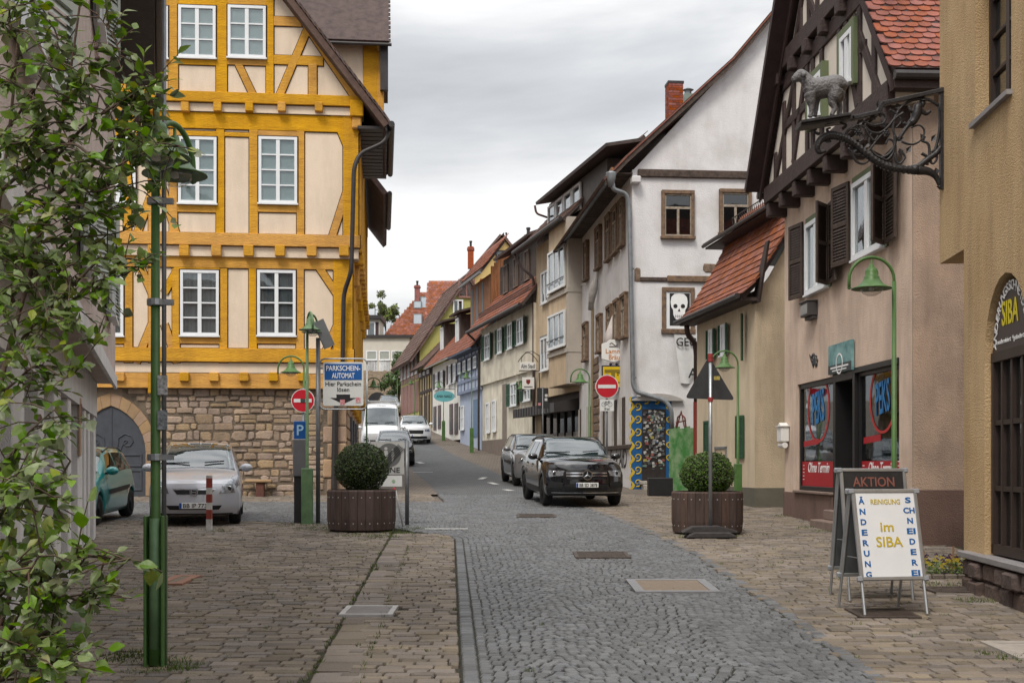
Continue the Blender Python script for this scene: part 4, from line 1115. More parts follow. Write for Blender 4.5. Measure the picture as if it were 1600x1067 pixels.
# wall with the shop opening left free
f = MB(); f.box(0, sh0, 0, .3, 0, zj); f.box(sh1, PL, 0, .3, 0, zj); f.box(sh0, sh1, 0, .3, zlint, zj); f.box(sh0, sh1, 0, .3, 0, sz0); f.box(0, PL - .004, .3, 7, zlint, zj); f.box(0, sh0, .3, 7, 0, zlint)
f.build('street_wall', M_PK, h)
MB().box(sh1 + .002, PL - .001, .3, 7, 0, zlint).build('inner_wall', M_PK, h)
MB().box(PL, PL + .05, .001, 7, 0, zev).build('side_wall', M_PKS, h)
zp = PF.uz(1430, 765, 0)[1]
MB().box(PL + .05, PL + .09, -.03, 7, 0, zp).build('side_plinth', M_PLIN, h, bevel=.01)

d0, d1 = PF.uz(1303, 700, 0)[0], PF.uz(1337, 700, 0)[0]
MB().box(0, d0, -.035, 0, 0, sz0).build('plinth', M_PLIN, h, bevel=.008); MB().box(d1, PL + .08, -.035, 0, 0, sz0).build('plinth', M_PLIN, h, bevel=.008)
MB().box(sh0 - .05, d0 + .03, -.09, .1, sz0, sz0 + .05).build('shop_sill', mat('stone_sill', (.2, .145, .12), .8, .1, 6, .1), h, bevel=.01)
MB().box(d1 - .03, sh1 + .05, -.09, .1, sz0, sz0 + .05).build('shop_sill', MATS['stone_sill'], h, bevel=.01)
MB().box(d0 - .1, d1 + .15, -.42, -.036, 0, zg + .14).build('door_step', MATS['stone_sill'], h, bevel=.015)
MB().box(d0, d1, -.2, .05, zg + .14, zg + .32).build('door_step', MATS['stone_sill'], h, bevel=.015)
# shop front: two framed windows and a recessed door
M_BLKF = mat('black_shop_frame', (.016, .015, .016), .4, .1, 5, .03)
M_REDF = mat('red_window_film', (.36, .012, .022), .45, .05, 5, 0)
M_SHOPIN = mat('shop_interior', (.16, .15, .145), .9, .5, 1.2, 0)
SHOPG = glass('shop_glass', clear=.55)
MB().box(sh0, sh1, 1.2, 1.25, sz0, zlint).build('shop_back_wall', M_SHOPIN, h)
MB().box(sh0, sh1, .32, 1.2, sz0 - .02, sz0 + .02).build('shop_floor', M_SHOPIN, h)
def shopwin(a, b, mir):
    f = MB(); y0, y1 = .04, .13
    f.box(a, a + .09, y0, y1, sz0 + .05, zlint); f.box(b - .09, b, y0, y1, sz0 + .05, zlint); f.box(a + .09, b - .09, y0, y1, zlint - .1, zlint); f.box(a + .09, b - .09, y0, y1, sz0 + .05, sz0 + .14)
    w = f.build('shop_window', M_BLKF, h, bevel=.006)
    a += .09; b -= .09; z0, z1 = sz0 + .14, zlint - .1
    MB().box(a, b, .08, .088, z0, z1).build('pane', SHOPG, w)
    MB().box(a, b, .075, .079, z0, z0 + (z1 - z0) * .25).build('red_film', M_REDF, w)
    cx = (a + b) / 2; text('Ohne Termin', M_WHT, w, cx, .072, z0 + (z1 - z0) * .19, .2, (b - a) * .62, shear=.35)
    for sx, n in ((a + .1, 5), (b - .12, 6)):
        for k in range(n): MB().box(sx - .05, sx + .05, .0725, .0745, z0 + .12 + k * .07, z0 + .135 + k * .07).build('small_print', M_WHT, w)
    # red ring and blue lettering sprayed on the glass
    rc, zc, rr = cx + (.08 if mir else -.02), z0 + (z1 - z0) * .78, (b - a) * .29
    rg = MB()
    for k in range(40):
        t0, t1 = 2 * pi * k / 40, 2 * pi * (k + 1) / 40; w0 = .03 + .045 * abs(cos(t0)); w1 = .03 + .045 * abs(cos(t1))
        rg.add([(rc + rr * cos(t0), .074, zc + rr * .98 * sin(t0)), (rc + (rr + w0) * cos(t0), .074, zc + (rr + w0) * sin(t0)), (rc + (rr + w1) * cos(t1), .074, zc + (rr + w1) * sin(t1)), (rc + rr * cos(t1), .074, zc + rr * .98 * sin(t1))], [(0, 1, 2, 3)])
    rg.build('red_ring', mat('ring_red', (.42, .03, .03), .5, .05, 5, 0), w)
    t = text('PEKS', mat('spray_blue', (.02, .17, .42), .5, .05, 5, 0), w, rc, .071, zc + .02, rr * 1.0, rr * 1.25, shear=.15); t.rotation_euler = (0, -.12, 0)
    MB().prism([(a + .1, z0 + .78), (a + (b - a) * .5, z0 + .82), (a + (b - a) * .5, z0 + .93), (a + .1, z0 + .89)], .0735, .0755).build('red_strip', M_REDF, w)
    # goods standing behind the glass
    q = blob_chain([(b - .2, .5, z0 + .7), (b - .22, .5, z0 + 1.1), (b - .2, .5, z0 + 1.5), (b - .2, .5, z0 + 1.75)], [.06, .12, .13, .05], 10); q.build('display_dress', mat('lilac_cloth', (.34, .2, .4), .8, .1, 4, 0), w)
    return w
shopwin(sh0, d0, 0); shopwin(d1, sh1, 1)
f = MB(); f.box(d0, d0 + .14, -.02, .5, zg + .32, zlint); f.box(d1 - .12, d1, -.02, .5, zg + .32, zlint); f.box(d0 + .14, d1 - .12, -.02, .5, zlint - .12, zlint); f.build('door_frame', M_BLKF, h, bevel=.006)
dl = MB(); dl.box(d0 + .16, d0 + .3, .42, .48, zg + .32, zlint - .12); dl.box(d1 - .26, d1 - .14, .42, .48, zg + .32, zlint - .12); dl.box(d0 + .3, d1 - .26, .42, .48, zg + .32, zg + .5)
dl = dl.build('door', mat('grey_door', (.30, .29, .28), .6, .1, 5, .03), h)
MB().box(d0 + .3, d1 - .26, .445, .452, zg + .5, zlint - .12).build('pane', SHOPG, dl)
MB().box(d0 + .02, sh1, -.025, .04, zlint - .03, zlint + .06).build('shop_lintel', M_BLKF, h)
# poster over the door
a, b, z0, z1 = pxr(PF, 1295, 1331, 543, 586, .06)
ps = MB().box(a, b, -.07, -.02, z0, z1 + .02).build('sign_panel', mat('teal_poster', (.035, .16, .17), .4, .3, 3, 0, c2=(.25, .42, .42)), h)
MB().box(a, b, -.074, -.07, z0, z0 + .16).build('poster_strip', mat('poster_dark', (.02, .035, .04), .4, .1, 5, 0), ps)
MB().box(a + .15, b - .15, -.077, -.074, z0 + .09, z0 + .12).build('small_print', M_WHT, ps); MB().box(a + .25, b - .25, -.077, -.074, z0 + .04, z0 + .06).build('small_print', M_WHT, ps)
rg = MB(); rg.lathe([(.16, -.002), (.19, -.002), (.19, .002), (.16, .002), (.16, -.002)], 20, ((a + b) / 2, -.075, z1 - .35), 'y'); rg.build('poster_ring', M_WHT, ps)
# scribble above the window, wall lamp box
u, z = PF.uz(1272, 563, 0)
rn = random.Random(6); pts = [(u + .3 * sin(k * 1.3) * cos(k * .31), -.006, z + .14 * cos(k * 1.7)) for k in range(26)]
MB().tube(pts, .009, 4).build('scribble', M_BLK, h)
a, b, z0, z1 = pxr(PF, 1266, 1278, 476, 502, .0)
lb_ = MB(); lb_.box(a, b, -.2, 0, z0 + .06, z1); lb_.box(a - .02, b + .02, -.22, 0, z1, z1 + .03); lb_.box(a + .02, b - .02, -.12, 0, z0, z0 + .06)
tag_l = lb_.build('wall_light', mat('dark_metal_box', (.06, .055, .055), .5, .1, 5, .05), h, bevel=.01)
MB().box(a + .03, b - .03, -.206, -.2, z0 + .1, z1 - .04).build('lens', mat('dull_lens', (.2, .19, .18), .3, .1, 5, 0), tag_l)
# upper windows with brown shutters
def pw(x0, x1, yt, yb):
    a, b, z0, z1 = pxr(PF, x0, x1, yt, yb, .0)
    f = MB(); f.box(a - .14, a, -.03, .1, z0 - .02, z1 + .14); f.box(b, b + .14, -.03, .1, z0 - .02, z1 + .14); f.box(a, b, -.03, .1, z1, z1 + .14)
    f.build('window_frame', M_GRNF, h)
    w = window(h, a, b, z0, z1, -.006, 2, 1, fw=.085, mw=.07, back=M_ROOM2, sill=False, proud=.03); MB().box(a - .03, b + .03, -.12, 0, z0 - .035, z0).build('sill', WHITE, w)
    wd = min(.62, (b - a) * .46)
    louvre_shutter(h, a - .16 - wd, a - .16, z0, z1 + .1, -.06, M_BSHUT, rz=.18, hinge=a - .16)
    louvre_shutter(h, b + .12, b + .12 + wd * .8, z0, z1 + .1, -.06, M_BSHUT, rz=-.71, hinge=b + .12)
    louvre_shutter(h, b + .2, b + .2 + wd, z0, z1 + .1, -.06, M_BSHUT, rz=-.1, hinge=b + .2)
    return a, b, z0, z1
pw(1264, 1296, 352, 462); pw(1338, 1384, 289, 408)
# half-timbered gable over a jetty
pit = 1.33
MB().prism([(-.1, zj), (PL + .1, zj), (PL + .1, zev + .2), (PL / 2, zev + .2 + pit * (PL / 2 + .1)), (-.1, zev + .2)], -.3, .3).build('gable_wall', M_IVORY, h)
def tb(poly, th=.05, name='timber', out=.3): MB().prism(poly, -out - th, -out + .02).build(name, M_TDK, h, bevel=.01)
def tbr(u0, z0, u1, z1, w, name='timber', th=.05):
    a, b = Vector((u0, z0)), Vector((u1, z1)); d = (b - a).normalized(); r = Vector((-d.y, d.x)) * w / 2
    tb([tuple(a - r), tuple(b - r), tuple(b + r), tuple(a + r)], th, name)
zj2 = PF.uz(1240, 95, .3)[1]
tb([(-.1, zj), (PL + .1, zj), (PL + .1, zj + .34), (-.1, zj + .34)], .12, 'sill_beam')
tb([(0, zj2 - .05), (PL, zj2 - .05), (PL, zj2 + .28), (0, zj2 + .28)], .14, 'sill_beam'); tb([(0, zj2 - .42), (PL, zj2 - .42), (PL, zj2 - .12), (0, zj2 - .12)], .05, 'plate')
for k in range(8):
    u = .0 + k * .98
    MB().box(u, u + .2, -.40, .05, zj - .30, zj - .003).build('joist_end', M_TDK, h, bevel=.02)
    if 1 <= k <= 6: MB().box(u, u + .22, -.50, -.2, zj2 - .3, zj2 - .052).build('joist_end', M_TDK, h, bevel=.02)
for u in (.4, 1.05, 1.75, 2.65, 3.0, 3.55, 4.55, 4.9, 5.6, 6.3): 
    zt = min(zj2 - .42, zev + .1 + pit * min(u, PL - u))
    if zt > zj + .5: tb([(u, zj + .34), (u + .17, zj + .34), (u + .17, zt), (u, zt)], .045, 'post')
for (a, b, c, d) in ((.45, zj + .34, 1.8, zj2 - .5), (6.6, zj + .34, 5.4, zj2 - .5), (1.1, zj + 1.3, 2.7, zj + 1.3), (4.9, zj + 1.3, 6.0, zj + 1.3), (3.1, zj + .95, 3.6, zj + .95), (1.8, zj + .4, 2.6, zj + 1.9), (5.6, zj + .4, 4.95, zj + 1.9)): tbr(a, b, c, d, .17)
for k in range(8):
    u = 1.7 + k * .53; zt = zev + pit * min(u, PL - u)
    if zt > zj2 + .4: tb([(u, zj2 + .28), (u + .15, zj2 + .28), (u + .15, zt), (u, zt)], .045, 'post')
for s in (-1, 1): tbr(PL / 2 + s * .3, zj2 + .3, PL / 2 + s * 1.3, zj2 + 1.5, .16); tbr(PL / 2 + s * 1.6, zj2 + .3, PL / 2 + s * .9, zj2 + 1.4, .16)
def gw(x0, x1, yt, yb):
    a, b, z0, z1 = pxr(PF, x0, x1, yt, yb, .33)
    f = MB(); f.box(a - .12, a, -.42, -.3, z0 - .1, z1 + .12); f.box(b, b + .12, -.42, -.3, z0 - .1, z1 + .12); f.box(a, b, -.42, -.3, z1, z1 + .12); f.build('window_frame', M_GRNF, h)
    window(h, a, b, z0, z1, -.33, 2, 1, fw=.08, mw=.07, back=M_ROOM2)
gw(1269, 1289, 130, 196); gw(1319, 1338, 62, 142)
# roof: slopes to both sides, overhanging towards the street
ro = .42; ez = zev
dkb = mat('dark_red_brown_soffit', (.048, .027, .025), .7, .2, 5, .2)
ridge = ez + pit * (PL / 2 + .35)
slab(h, (PL + .35, -ro, ez), (0, 8, 0), (-(PL / 2 + .35), 0, ridge - ez), -.14, 'roof', dkb)
slab(h, (-.35, 7.4, ez), (0, -8.15, 0), (PL / 2 + .35, 0, ridge - ez), -.14, 'roof', dkb)
for s, ue in ((1, -.35), (-1, PL + .35)):                     # bargeboards
    MB().prism([(ue, ez - .22), (ue, ez + .02), (PL / 2, ridge + .02), (PL / 2, ridge - .26)], -ro - .04, -ro + .0).build('bargeboard', dkb, h)
L2 = sqrt(1 + pit * pit)
tiles(h, (PL + .42, -ro, ez + .07), (0, 1, 0), (-1, 0, pit), 2.6, 3.4, .2, .145, M_RTILE, th=.022, each=True, name='roof_tiles')
tiles(h, (-.42, 7, ez + .07), (0, -1, 0), (1, 0, pit), 7.3, 5.5, .2, .16, M_RTILE, th=.02, round_=False, name='roof_tiles')
MB().box(PL + .2, PL + .42, -ro, 7, ez - .2, ez - .06).build('eave_board', M_TDK, h)
MB().tube([(PL + .47, -ro - .02, ez - .02), (PL + .47, 6, ez - .02)], .07, 8).build('gutter', M_ZINC_DK, h)
MB().tube([(-.45, -ro - .05, ez - .05), (-.45, 6, ez - .05)], .08, 8).build('gutter', M_ZINC_DK, h)
# letterbox on the wall corner
a, b, z0, z1 = pxr(PF, 1230, 1240, 660, 690, .0)
p = PF.world(.22, -.08, 0)
mbx = thing('letterbox', 'white letterbox with newspaper tube on the salmon house corner', 'letterbox', (p.x, p.y, z0 + PF.z), PF.ang)
hh = z1 - z0; MB().prism([(-.17, 0), (.17, 0), (.17, hh * .8), (0, hh), (-.17, hh * .8)], -.1, .07).build('box', mat('letterbox_white', (.68, .68, .66), .4, .03, 5, 0), mbx, bevel=.01)
MB().box(-.2, .2, -.125, .075, hh * .78, hh * .83).build('flap', MATS['letterbox_white'], mbx)
MB().lathe([(.055, -.18), (.06, -.18), (.06, .18), (.055, .18)], 12, (0, -.02, -.075), 'x').build('newspaper_tube', MATS['letterbox_white'], mbx)
# ------------------------------------------------------------------ small beige house with green shutters
M_BEI = mat('beige_render', (.64, .53, .385), .9, .05, 2, .4, 60, streak=0.16)
M_BEI2 = mat('beige_roughcast', (.53, .43, .305), .92, .06, 2, .7, 45, streak=0.2)
M_GSH = mat('green_shutter', (.016, .075, .032), .55, .15, 6, .1)
M_OTILE = mat('orange_interlocking_tile', (.27, .088, .046), .8, .2, 4, .25, 50, c2=(.17, .06, .036), isl=.18, streak=0.25)
M_BTILE = mat('brown_clay_tile', (.15, .085, .066), .8, .25, 4, .25, 50, isl=.25, streak=0.2)
M_GRPL = mat('grey_green_plinth', (.13, .12, .095), .9, .1, 3, .2)
M_EAVE = mat('brown_eave_wood', (.075, .055, .05), .7, .2, 6, .15)
M_ZINC = mat('zinc_sheet', (.24, .255, .27), .45, .15, 6, .05, metal=.5)
BF = Fr((5.05, 33.2), (5.67, 28.4))
h = BF.thing('small_house', 'small beige house with green shutters and orange tiled roof', 'house')
BL = BF.len; ze = 5.6 - BF.z; zg = g(30) - BF.z
MB().box(0, BL, 0, 5, 0, ze + .1).build('street_wall', M_BEI, h)
zp = BF.uz(1179, 762, 0)[1]
MB().prism([(.002, 0), (4.2, 0), (4.2, ze + 4.5), (1.6, ze + 2.6), (.35, ze + .45), (.002, ze)], 0, .05).build('gable_wall', M_BEI2, h)
gw_ = [c for c in h.children if c.name.startswith('gable_wall')][0]; gw_.location = (BL + .02, 0, 0); gw_.rotation_euler = (0, 0, pi / 2)
MB().box(0, BL, -.03, 0, 0, zp).build('plinth', M_GRPL, h); MB().box(BL + .02, BL + .06, -.03, 5, 0, zp).build('side_plinth', M_GRPL, h)
def bw(x0, x1, yt, yb, l, r):
    a, b, z0, z1 = pxr(BF, x0, x1, yt, yb, 0)
    window(h, a, b, z0, z1, -.01, 2, 2, back='dark', fw=.08, sill=True, panes_each=True)
    w = (b - a) * .5
    if l: louvre_shutter(h, a - w, a - .02, z0, z1, -.05, M_GSH, rz=l, hinge=a - .02)
    if r: louvre_shutter(h, b + .02, b + w, z0, z1, -.05, M_GSH, rz=r, hinge=b + .02)
bw(1112, 1118, 516, 562, .2, -.1); bw(1131, 1138, 508, 556, .1, -.25); bw(1156, 1164, 494, 566, 0, -.45)
for x0, x1, yt, yb in ((1152, 1164, 650, 716), (1102, 1110, 658, 770)):
    a, b, z0, z1 = pxr(BF, x0, x1, yt, yb, 0)
    louvre_shutter(h, a, b, z0, z1, -.02, M_GSH)
a, b, z0, z1 = pxr(BF, 1118, 1136, 698, 775, 0)
f = MB(); f.box(a, a + .06, -.03, 0, zg, z1); f.box(b - .06, b, -.03, 0, zg, z1); f.box(a, b, -.03, 0, z1 - .06, z1); f.build('hatch_frame', M_STEEL, h)
MB().box(a + .06, b - .06, -.012, 0, zg, z1 - .06).build('hatch', M_BEI2, h)
# flared roof, eave and gutter
def roof2(par, x0, x1, prof, m, w, ex, thick=.12, name='roof', tile=True, mode='pan', soff=None, rnd=False):
    """roof over local x0..x1 with a bent profile [(y,z)...] from the eave upward"""
    for (y0, z0), (y1, z1) in zip(prof, prof[1:]):
        slab(par, (x0, y0, z0), (x1 - x0, 0, 0), (0, y1 - y0, z1 - z0), thick, name, soff or m)
        if tile:
            L0 = sqrt((y1 - y0) ** 2 + (z1 - z0) ** 2)
            tiles(par, (x0, y0, z0 + .015), (1, 0, 0), (0, y1 - y0, z1 - z0), x1 - x0, L0 - ex * .4, w, ex, m, th=.025, round_=rnd, name='roof_tiles', mode=mode)
roof2(h, -.35, BL + .22, [(-.42, ze - .05), (-.1, ze + .28), (.55, ze + 1.3), (1.3, ze + 2.75)], M_OTILE, .21, .23, soff=M_EAVE)
MB().box(-.3, BL + .2, -.4, 0, ze - .16, ze - .08).build('soffit', M_EAVE, h)
MB().prism([(-.42, ze - .2), (-.3, ze - .02), (.55, ze + 1.1), (.75, ze + 1.1), (.1, ze - .2)], 0, .05).build('verge_board', M_EAVE, h).location = (BL + .17, 0, 0)
h.children[-1].rotation_euler = (0, 0, pi / 2)
MB().tube([(-.4, -.5, ze - .06), (BL + .25, -.5, ze - .06)], .07, 8).build('gutter', M_ZINC_DK, h)
# upper dormer with dark eave and snow guard
zd = 7.75 - BF.z
MB().box(-.6, BL - .9, 1.15, 3.5, ze + 1.6, zd).build('dormer_wall', mat('dark_teal_board', (.045, .06, .055), .7, .1, 5, .1), h)
slab(h, (-1.0, .5, zd), (BL + .5, 0, 0), (0, 3.4, 2.0), -.1, 'dormer_roof', M_BTILE)
MB().box(-1.0, BL - .5, .53, 1.16, zd - .06, zd - .01).build('dormer_soffit', M_EAVE, h)
MB().tube([(-1.0, .46, zd + .02), (BL - .5, .46, zd + .02)], .05, 8).build('dormer_gutter', M_ZINC_DK, h)
f = MB()
for k in range(22): f.bar((.6 + k * .15, .85, zd + .2), (.6 + k * .15, .8, zd + .5), .015, .015)
f.tube([(.6, .8, zd + .5), (3.8, .8, zd + .5)], .015, 5); f.tube([(.6, .85, zd + .28), (3.8, .85, zd + .28)], .015, 5); f.build('snow_guard', M_ZINC_DK, h)
# downpipe: brown above, red standpipe below
def loc(fr, px, py, D): 
    p = at(px, py, D); q = Vector((p.x, p.y)) - fr.a
    return Vector((q.dot(fr.d), -q.dot(fr.n), p.z - fr.z))
pp = [loc(BF, 1073, 505, 33.3), loc(BF, 1074, 522, 33.3), loc(BF, 1086, 536, 33.6), loc(BF, 1088, 552, 33.6), loc(BF, 1088, 628, 33.6)]
MB().tube(pipe_path(pp, 4, .15), .075, 8).build('downpipe', mat('brown_pipe', (.06, .035, .03), .5, .1, 5, .05), h, True)
MB().tube([loc(BF, 1088, 628, 33.6), loc(BF, 1088, 745, 33.6)], .085, 8).build('standpipe', mat('red_pipe', (.2, .03, .022), .5, .1, 5, .05), h)

# ------------------------------------------------------------------ run-down white house
M_WH = mat('white_weathered_render', (.66, .65, .66), .92, .05, .9, .3, 30, c2=(.52, .50, .49), mix=.75, streak=0.09)
M_OLDW = mat('bleached_window_wood', (.20, .125, .075), .8, .3, 9, .3, 40, c2=(.07, .05, .042))
M_DKW = mat('dark_weathered_wood', (.085, .06, .048), .8, .3, 9, .3, 40)
M_RAW = mat('exposed_brick_rubble', (.23, .16, .115), .95, .3, 7, 1.0, 25, c2=(.10, .07, .05))
WF = Fr((3.64, 36.8), Vector((3.64, 36.8)) + Vector((1, .088)).normalized() * 10.5)
WS = Fr((2.65, 48.0), (3.64, 36.8), z=WF.z)
h = WF.thing('white_house', 'run-down white plastered house with steep gable and mural door', 'house')
ws = bpy.data.objects.new('street_side', None); col.objects.link(ws); ws.parent = h
q = Vector((WS.a.x, WS.a.y)) - WF.a; ws.location = (q.dot(WF.d), -q.dot(WF.n), 0); ws.rotation_euler = (0, 0, WS.ang - WF.ang)
WL = WF.len; WSL = WS.len
zE = WF.uz(962, 275, 0)[1]
v0 = Vector(WF.uz(962, 273, .1)); v1 = Vector(WF.uz(1145, 100, .1)); v2 = Vector(WF.uz(1222, 8, .1))
ur = 6.6; zr = v2.y + (v2.y - v1.y) / (v2.x - v1.x) * (ur - v2.x)
MB().prism([(0, 0), (WL, 0), (WL, zE + .2), (ur, zr - .0), (v2.x, v2.y + .06), (v1.x, v1.y + .02), (0, zE + .15)], 0, .4).build('gable_wall', M_WH, h)
MB().box(.003, WSL - .003, .003, 6, 0, zE + .2).build('street_wall', M_WH, ws)
# roof: street slope with bent foot, verge boards
prof = [(v0.x - .35, v0.y - .3), (v0.x + .35, v0.y + .42), (v1.x, v1.y), (ur, zr)]
for (x0, z0), (x1, z1) in zip(prof, prof[1:]):
    slab(h, (x0, 12.3, z0 + .08), (0, -12.55, 0), (x1 - x0, 0, z1 - z0), -.08, 'roof', M_BTILE)
    MB().prism([(x0, z0 - .08), (x1, z1 - .08), (x1, z1 + .1), (x0, z0 + .1)], -.3, -.26).build('verge_board', M_DKW, h)
    MB().prism([(x0, z0 + .1), (x1, z1 + .1), (x1, z1 + .14), (x0, z0 + .14)], -.34, -.2).build('verge_tiles', M_RTILE, h)
slab(h, (ur, 12.3, zr + .08), (0, -12.55, 0), (ur - v0.x + .3, 0, -(zr - v0.y)), -.16, 'roof', M_BTILE)
# timber ledges and broken plaster
def led(x0, x1, yt, yb, m=M_DKW, out=.1, name='ledge_beam'):
    a, b, z0, z1 = pxr(WF, x0, x1, yt, yb, 0); MB().box(a, b, -out, .02, z0, z1).build(name, m, h, bevel=.02); return a, b, z0, z1
led(996, 1210, 265, 277); led(1042, 1125, 431, 441, M_OLDW, .09); led(1000, 1042, 433, 440, M_DKW, .05)
for x0, x1, yt, yb in ((991, 1001, 418, 441), (1098, 1118, 411, 427)):
    a, b, z0, z1 = pxr(WF, x0, x1, yt, yb, 0); stone(h, a, b, z0, z1, M_RAW, proud=.03, name='exposed_patch', irr=.2)
MB().box(*WF.uz(985, 280, .0)[:1], WF.uz(999, 280, 0)[0], -.3, .05, WF.uz(985, 289, 0)[1], WF.uz(985, 278, 0)[1]).build('cornice_stub', M_WH, h, bevel=.03)
def oldwin(par, a, b, z0, z1, y=0., cols=2, top=.33, back='dark', case=.095):
    y -= .072; f = MB(); yo = y - .05
    f.box(a, a + case, yo, y + .08, z0, z1); f.box(b - case, b, yo, y + .08, z0, z1); f.box(a, b, yo - .01, y + .08, z1 - case, z1 + .02); f.box(a - .03, b + .03, yo - .03, y + .08, z0 - .04, z0 + .05)
    w = f.build('window', M_OLDW, par, bevel=.01)
    a += case; b -= case; z0 += .05; z1 -= case; zt = z1 - (z1 - z0) * top
    s = MB(); s.box(a, b, y - .02, y + .05, zt - .035, zt + .035)
    for i in range(cols + 1): x = a + (b - a) * i / cols; s.box(x - .035, x + .035, y - .015, y + .05, z0, zt)
    s.box(a, b, y - .012, y + .05, z0, z0 + .05); s.box(a, b, y - .012, y + .05, z1 - .05, z1); s.box(a, a + .04, y - .012, y + .05, zt, z1); s.box(b - .04, b, y - .012, y + .05, zt, z1)
    s.build('sash', M_OLDS, w)
    for i in range(cols): MB().box(a + (b - a) * i / cols, a + (b - a) * (i + 1) / cols, y + .02, y + .025, z0, zt).build('pane', PANE_DARK, w)
    MB().box(a, b, y + .021, y + .026, zt, z1).build('pane', PANE_DARK, w)
    MB().box(a, b, y + .06, y + .065, z0, z1).build('room_behind_glass', M_ROOM2 if back == 'dim' else ROOM, w)
    return w
M_OLDS = mat('flaking_sash_paint', (.34, .29, .23), .8, .3, 14, .2, 60, c2=(.16, .12, .09))
for x0, x1, yt, yb in ((1033, 1084, 299, 372), (1123, 1173, 297, 366)):
    a, b, z0, z1 = pxr(WF, x0, x1, yt, yb, 0); oldwin(h, a, b, z0, z1, -.01)
# lower window with a skull poster
a, b, z0, z1 = pxr(WF, 1034, 1085, 449, 519, 0)
f = MB(); f.box(a, a + .13, -.06, .05, z0, z1); f.box(b - .13, b, -.06, .05, z0, z1); f.box(a + .13, b - .13, -.06, .05, z1 - .13, z1); f.box(a - .02, b + .02, -.08, .05, z0 - .05, z0 + .1)
w = f.build('window', M_OLDW, h, bevel=.01)
MB().box(a + .13, b - .13, -.02, .0, z0 + .1, z1 - .13).build('white_board', WHITE, w)
pa, pb, pz0, pz1 = a + .24, b - .15, z0 + .2, z1 - .18
po = MB().box(pa, pb, -.026, -.02, pz0, pz1).build('poster', M_BLK, w)
cx, cz = (pa + pb) / 2 - .02, (pz0 + pz1) / 2 + .08
sk = MB()
skp = [(0, .52), (.22, .5), (.36, .38), (.4, .18), (.36, -.02), (.28, -.12), (.27, -.3), (.2, -.44), (.1, -.5), (0, -.51)]
skp = skp + [(-x, z) for x, z in skp[-2:0:-1]]
sk.prism([(cx + x * .66, cz + z * .78) for x, z in skp], -.034, -.026); sk.build('skull', M_WHT, po)
for ex in (-.115, .115): MB().lathe([(.066, -.002), (.066, .002)], 12, (cx + ex, -.036, cz + .02), 'y').build('skull_eye', M_BLK, po)
MB().prism([(cx - .04, cz - .14), (cx + .04, cz - .14), (cx, cz - .04)], -.038, -.034).build('skull_nose', M_BLK, po)
for k in range(-2, 3): MB().box(cx + k * .06 - .006, cx + k * .06 + .006, -.038, -.034, cz - .34, cz - .24).build('skull_tooth_gap', M_BLK, po)
MB().box(cx - .12, cx + .12, -.0375, -.034, cz - .295, cz - .283).build('skull_mouth', M_BLK, po)
# white cloth banner below the window
c0, c1 = WF.uz(1053, 521, .05), WF.uz(1092, 521, .05); zb = WF.uz(1064, 598, .05)[1]
bn = MB(); bn.grid(lambda s, t: (c0[0] + (c1[0] - c0[0]) * s + .22 * (1 - t) * (1 - s) * .9, -.05 - .05 * sin(s * 7 + t * 3) * (1 - t) , zb + (c0[1] - zb) * t - .03 * sin(s * 5)), 10, 12)
bo = bn.build('banner', mat('white_banner_cloth', (.62, .62, .62), .85, .06, 3, .1), None, True)
bo.location = WF.world(0, 0, 0); bo.rotation_euler = (0, 0, WF.ang); tag(bo, 'white cloth protest banner hanging under the skull poster window', 'banner')
text('GEG', M_BLK, bo, (c0[0] + c1[0]) / 2 - .02, -.115, c0[1] - .26, .26, .62)
text('S', M_BLK, bo, c1[0] - .02, -.115, c0[1] - .86, .22); text('A', M_BLK, bo, c1[0] - .2, -.115, c0[1] - 1.2, .3)
# door with sticker collage inside a wave mural
da, db, dz0, dz1 = pxr(WF, 1003, 1040, 639, 751, 0)
zgd = g(36.7) - WF.z
M_MBL = mat('mural_blue', (.008, .085, .24), .6, .08, 5, .1); M_MYE = mat('mural_yellow', (.52, .36, .015), .6, .08, 5, .1)
ma, mb_ = WF.uz(986, 700, 0)[0], WF.uz(1049, 700, 0)[0]; mzt = WF.uz(1003, 620, 0)[1]
mur = MB(); mur.box(ma, da, -.012, .0, zgd, mzt); mur.box(db, mb_, -.012, 0, zgd, mzt); mur.box(da, db, -.012, 0, dz1, mzt); mur = mur.build('mural', M_MBL, h); mur['kind'] = 'stuff'
def wave(x, z, s, fl=1):
    pts = [(x + fl * s * .5 * cos(t * .55 - 1.9) * (1 - t * .062), -.016, z + s * .5 * sin(t * .55 - 1.9) * (1 - t * .062)) for t in range(0, 15)]
    MB().tube(pts, [.026 - .0012 * k for k in range(15)], 5).build('mural_wave', M_MYE, mur)
n = 7; dzw = (mzt - zgd - .1) / n
ed = [(ma - .02 + .05 * sin(2 * pi * k / 6 - .6), zgd + (mzt - zgd) * k / (6 * n)) for k in range(6 * n + 1)]
MB().prism(ed + [(ma + .05 + .07 * sin(2 * pi * k / 6 - .2), zgd + (mzt - zgd) * k / (6 * n)) for k in range(6 * n, -1, -1)], -.018, -.008).build('mural_edge', M_MYE, mur)
for k in range(n):
    z = zgd + .2 + k * dzw; wave(ma + .2, z, .26)
    if k > 1: wave(mb_ - .07, z, .2, -1)
for k in range(3): wave(ma + .45 + k * .32, mzt - .1, .22)
dr_ = MB().box(da, db, -.03, .02, dz0, dz1).build('door', mat('dark_door', (.028, .022, .02), .6, .2, 6, .1), h)
rn = random.Random(12); cols_ = [(.5, .5, .48), (.32, .32, .32), (.16, .16, .17), (.08, .08, .08), (.3, .09, .08), (.1, .16, .25), (.4, .34, .1), (.13, .25, .2)]
stm = [mat('sticker_%d' % i, c, .5, .3, 40, 0) for i, c in enumerate(cols_)]
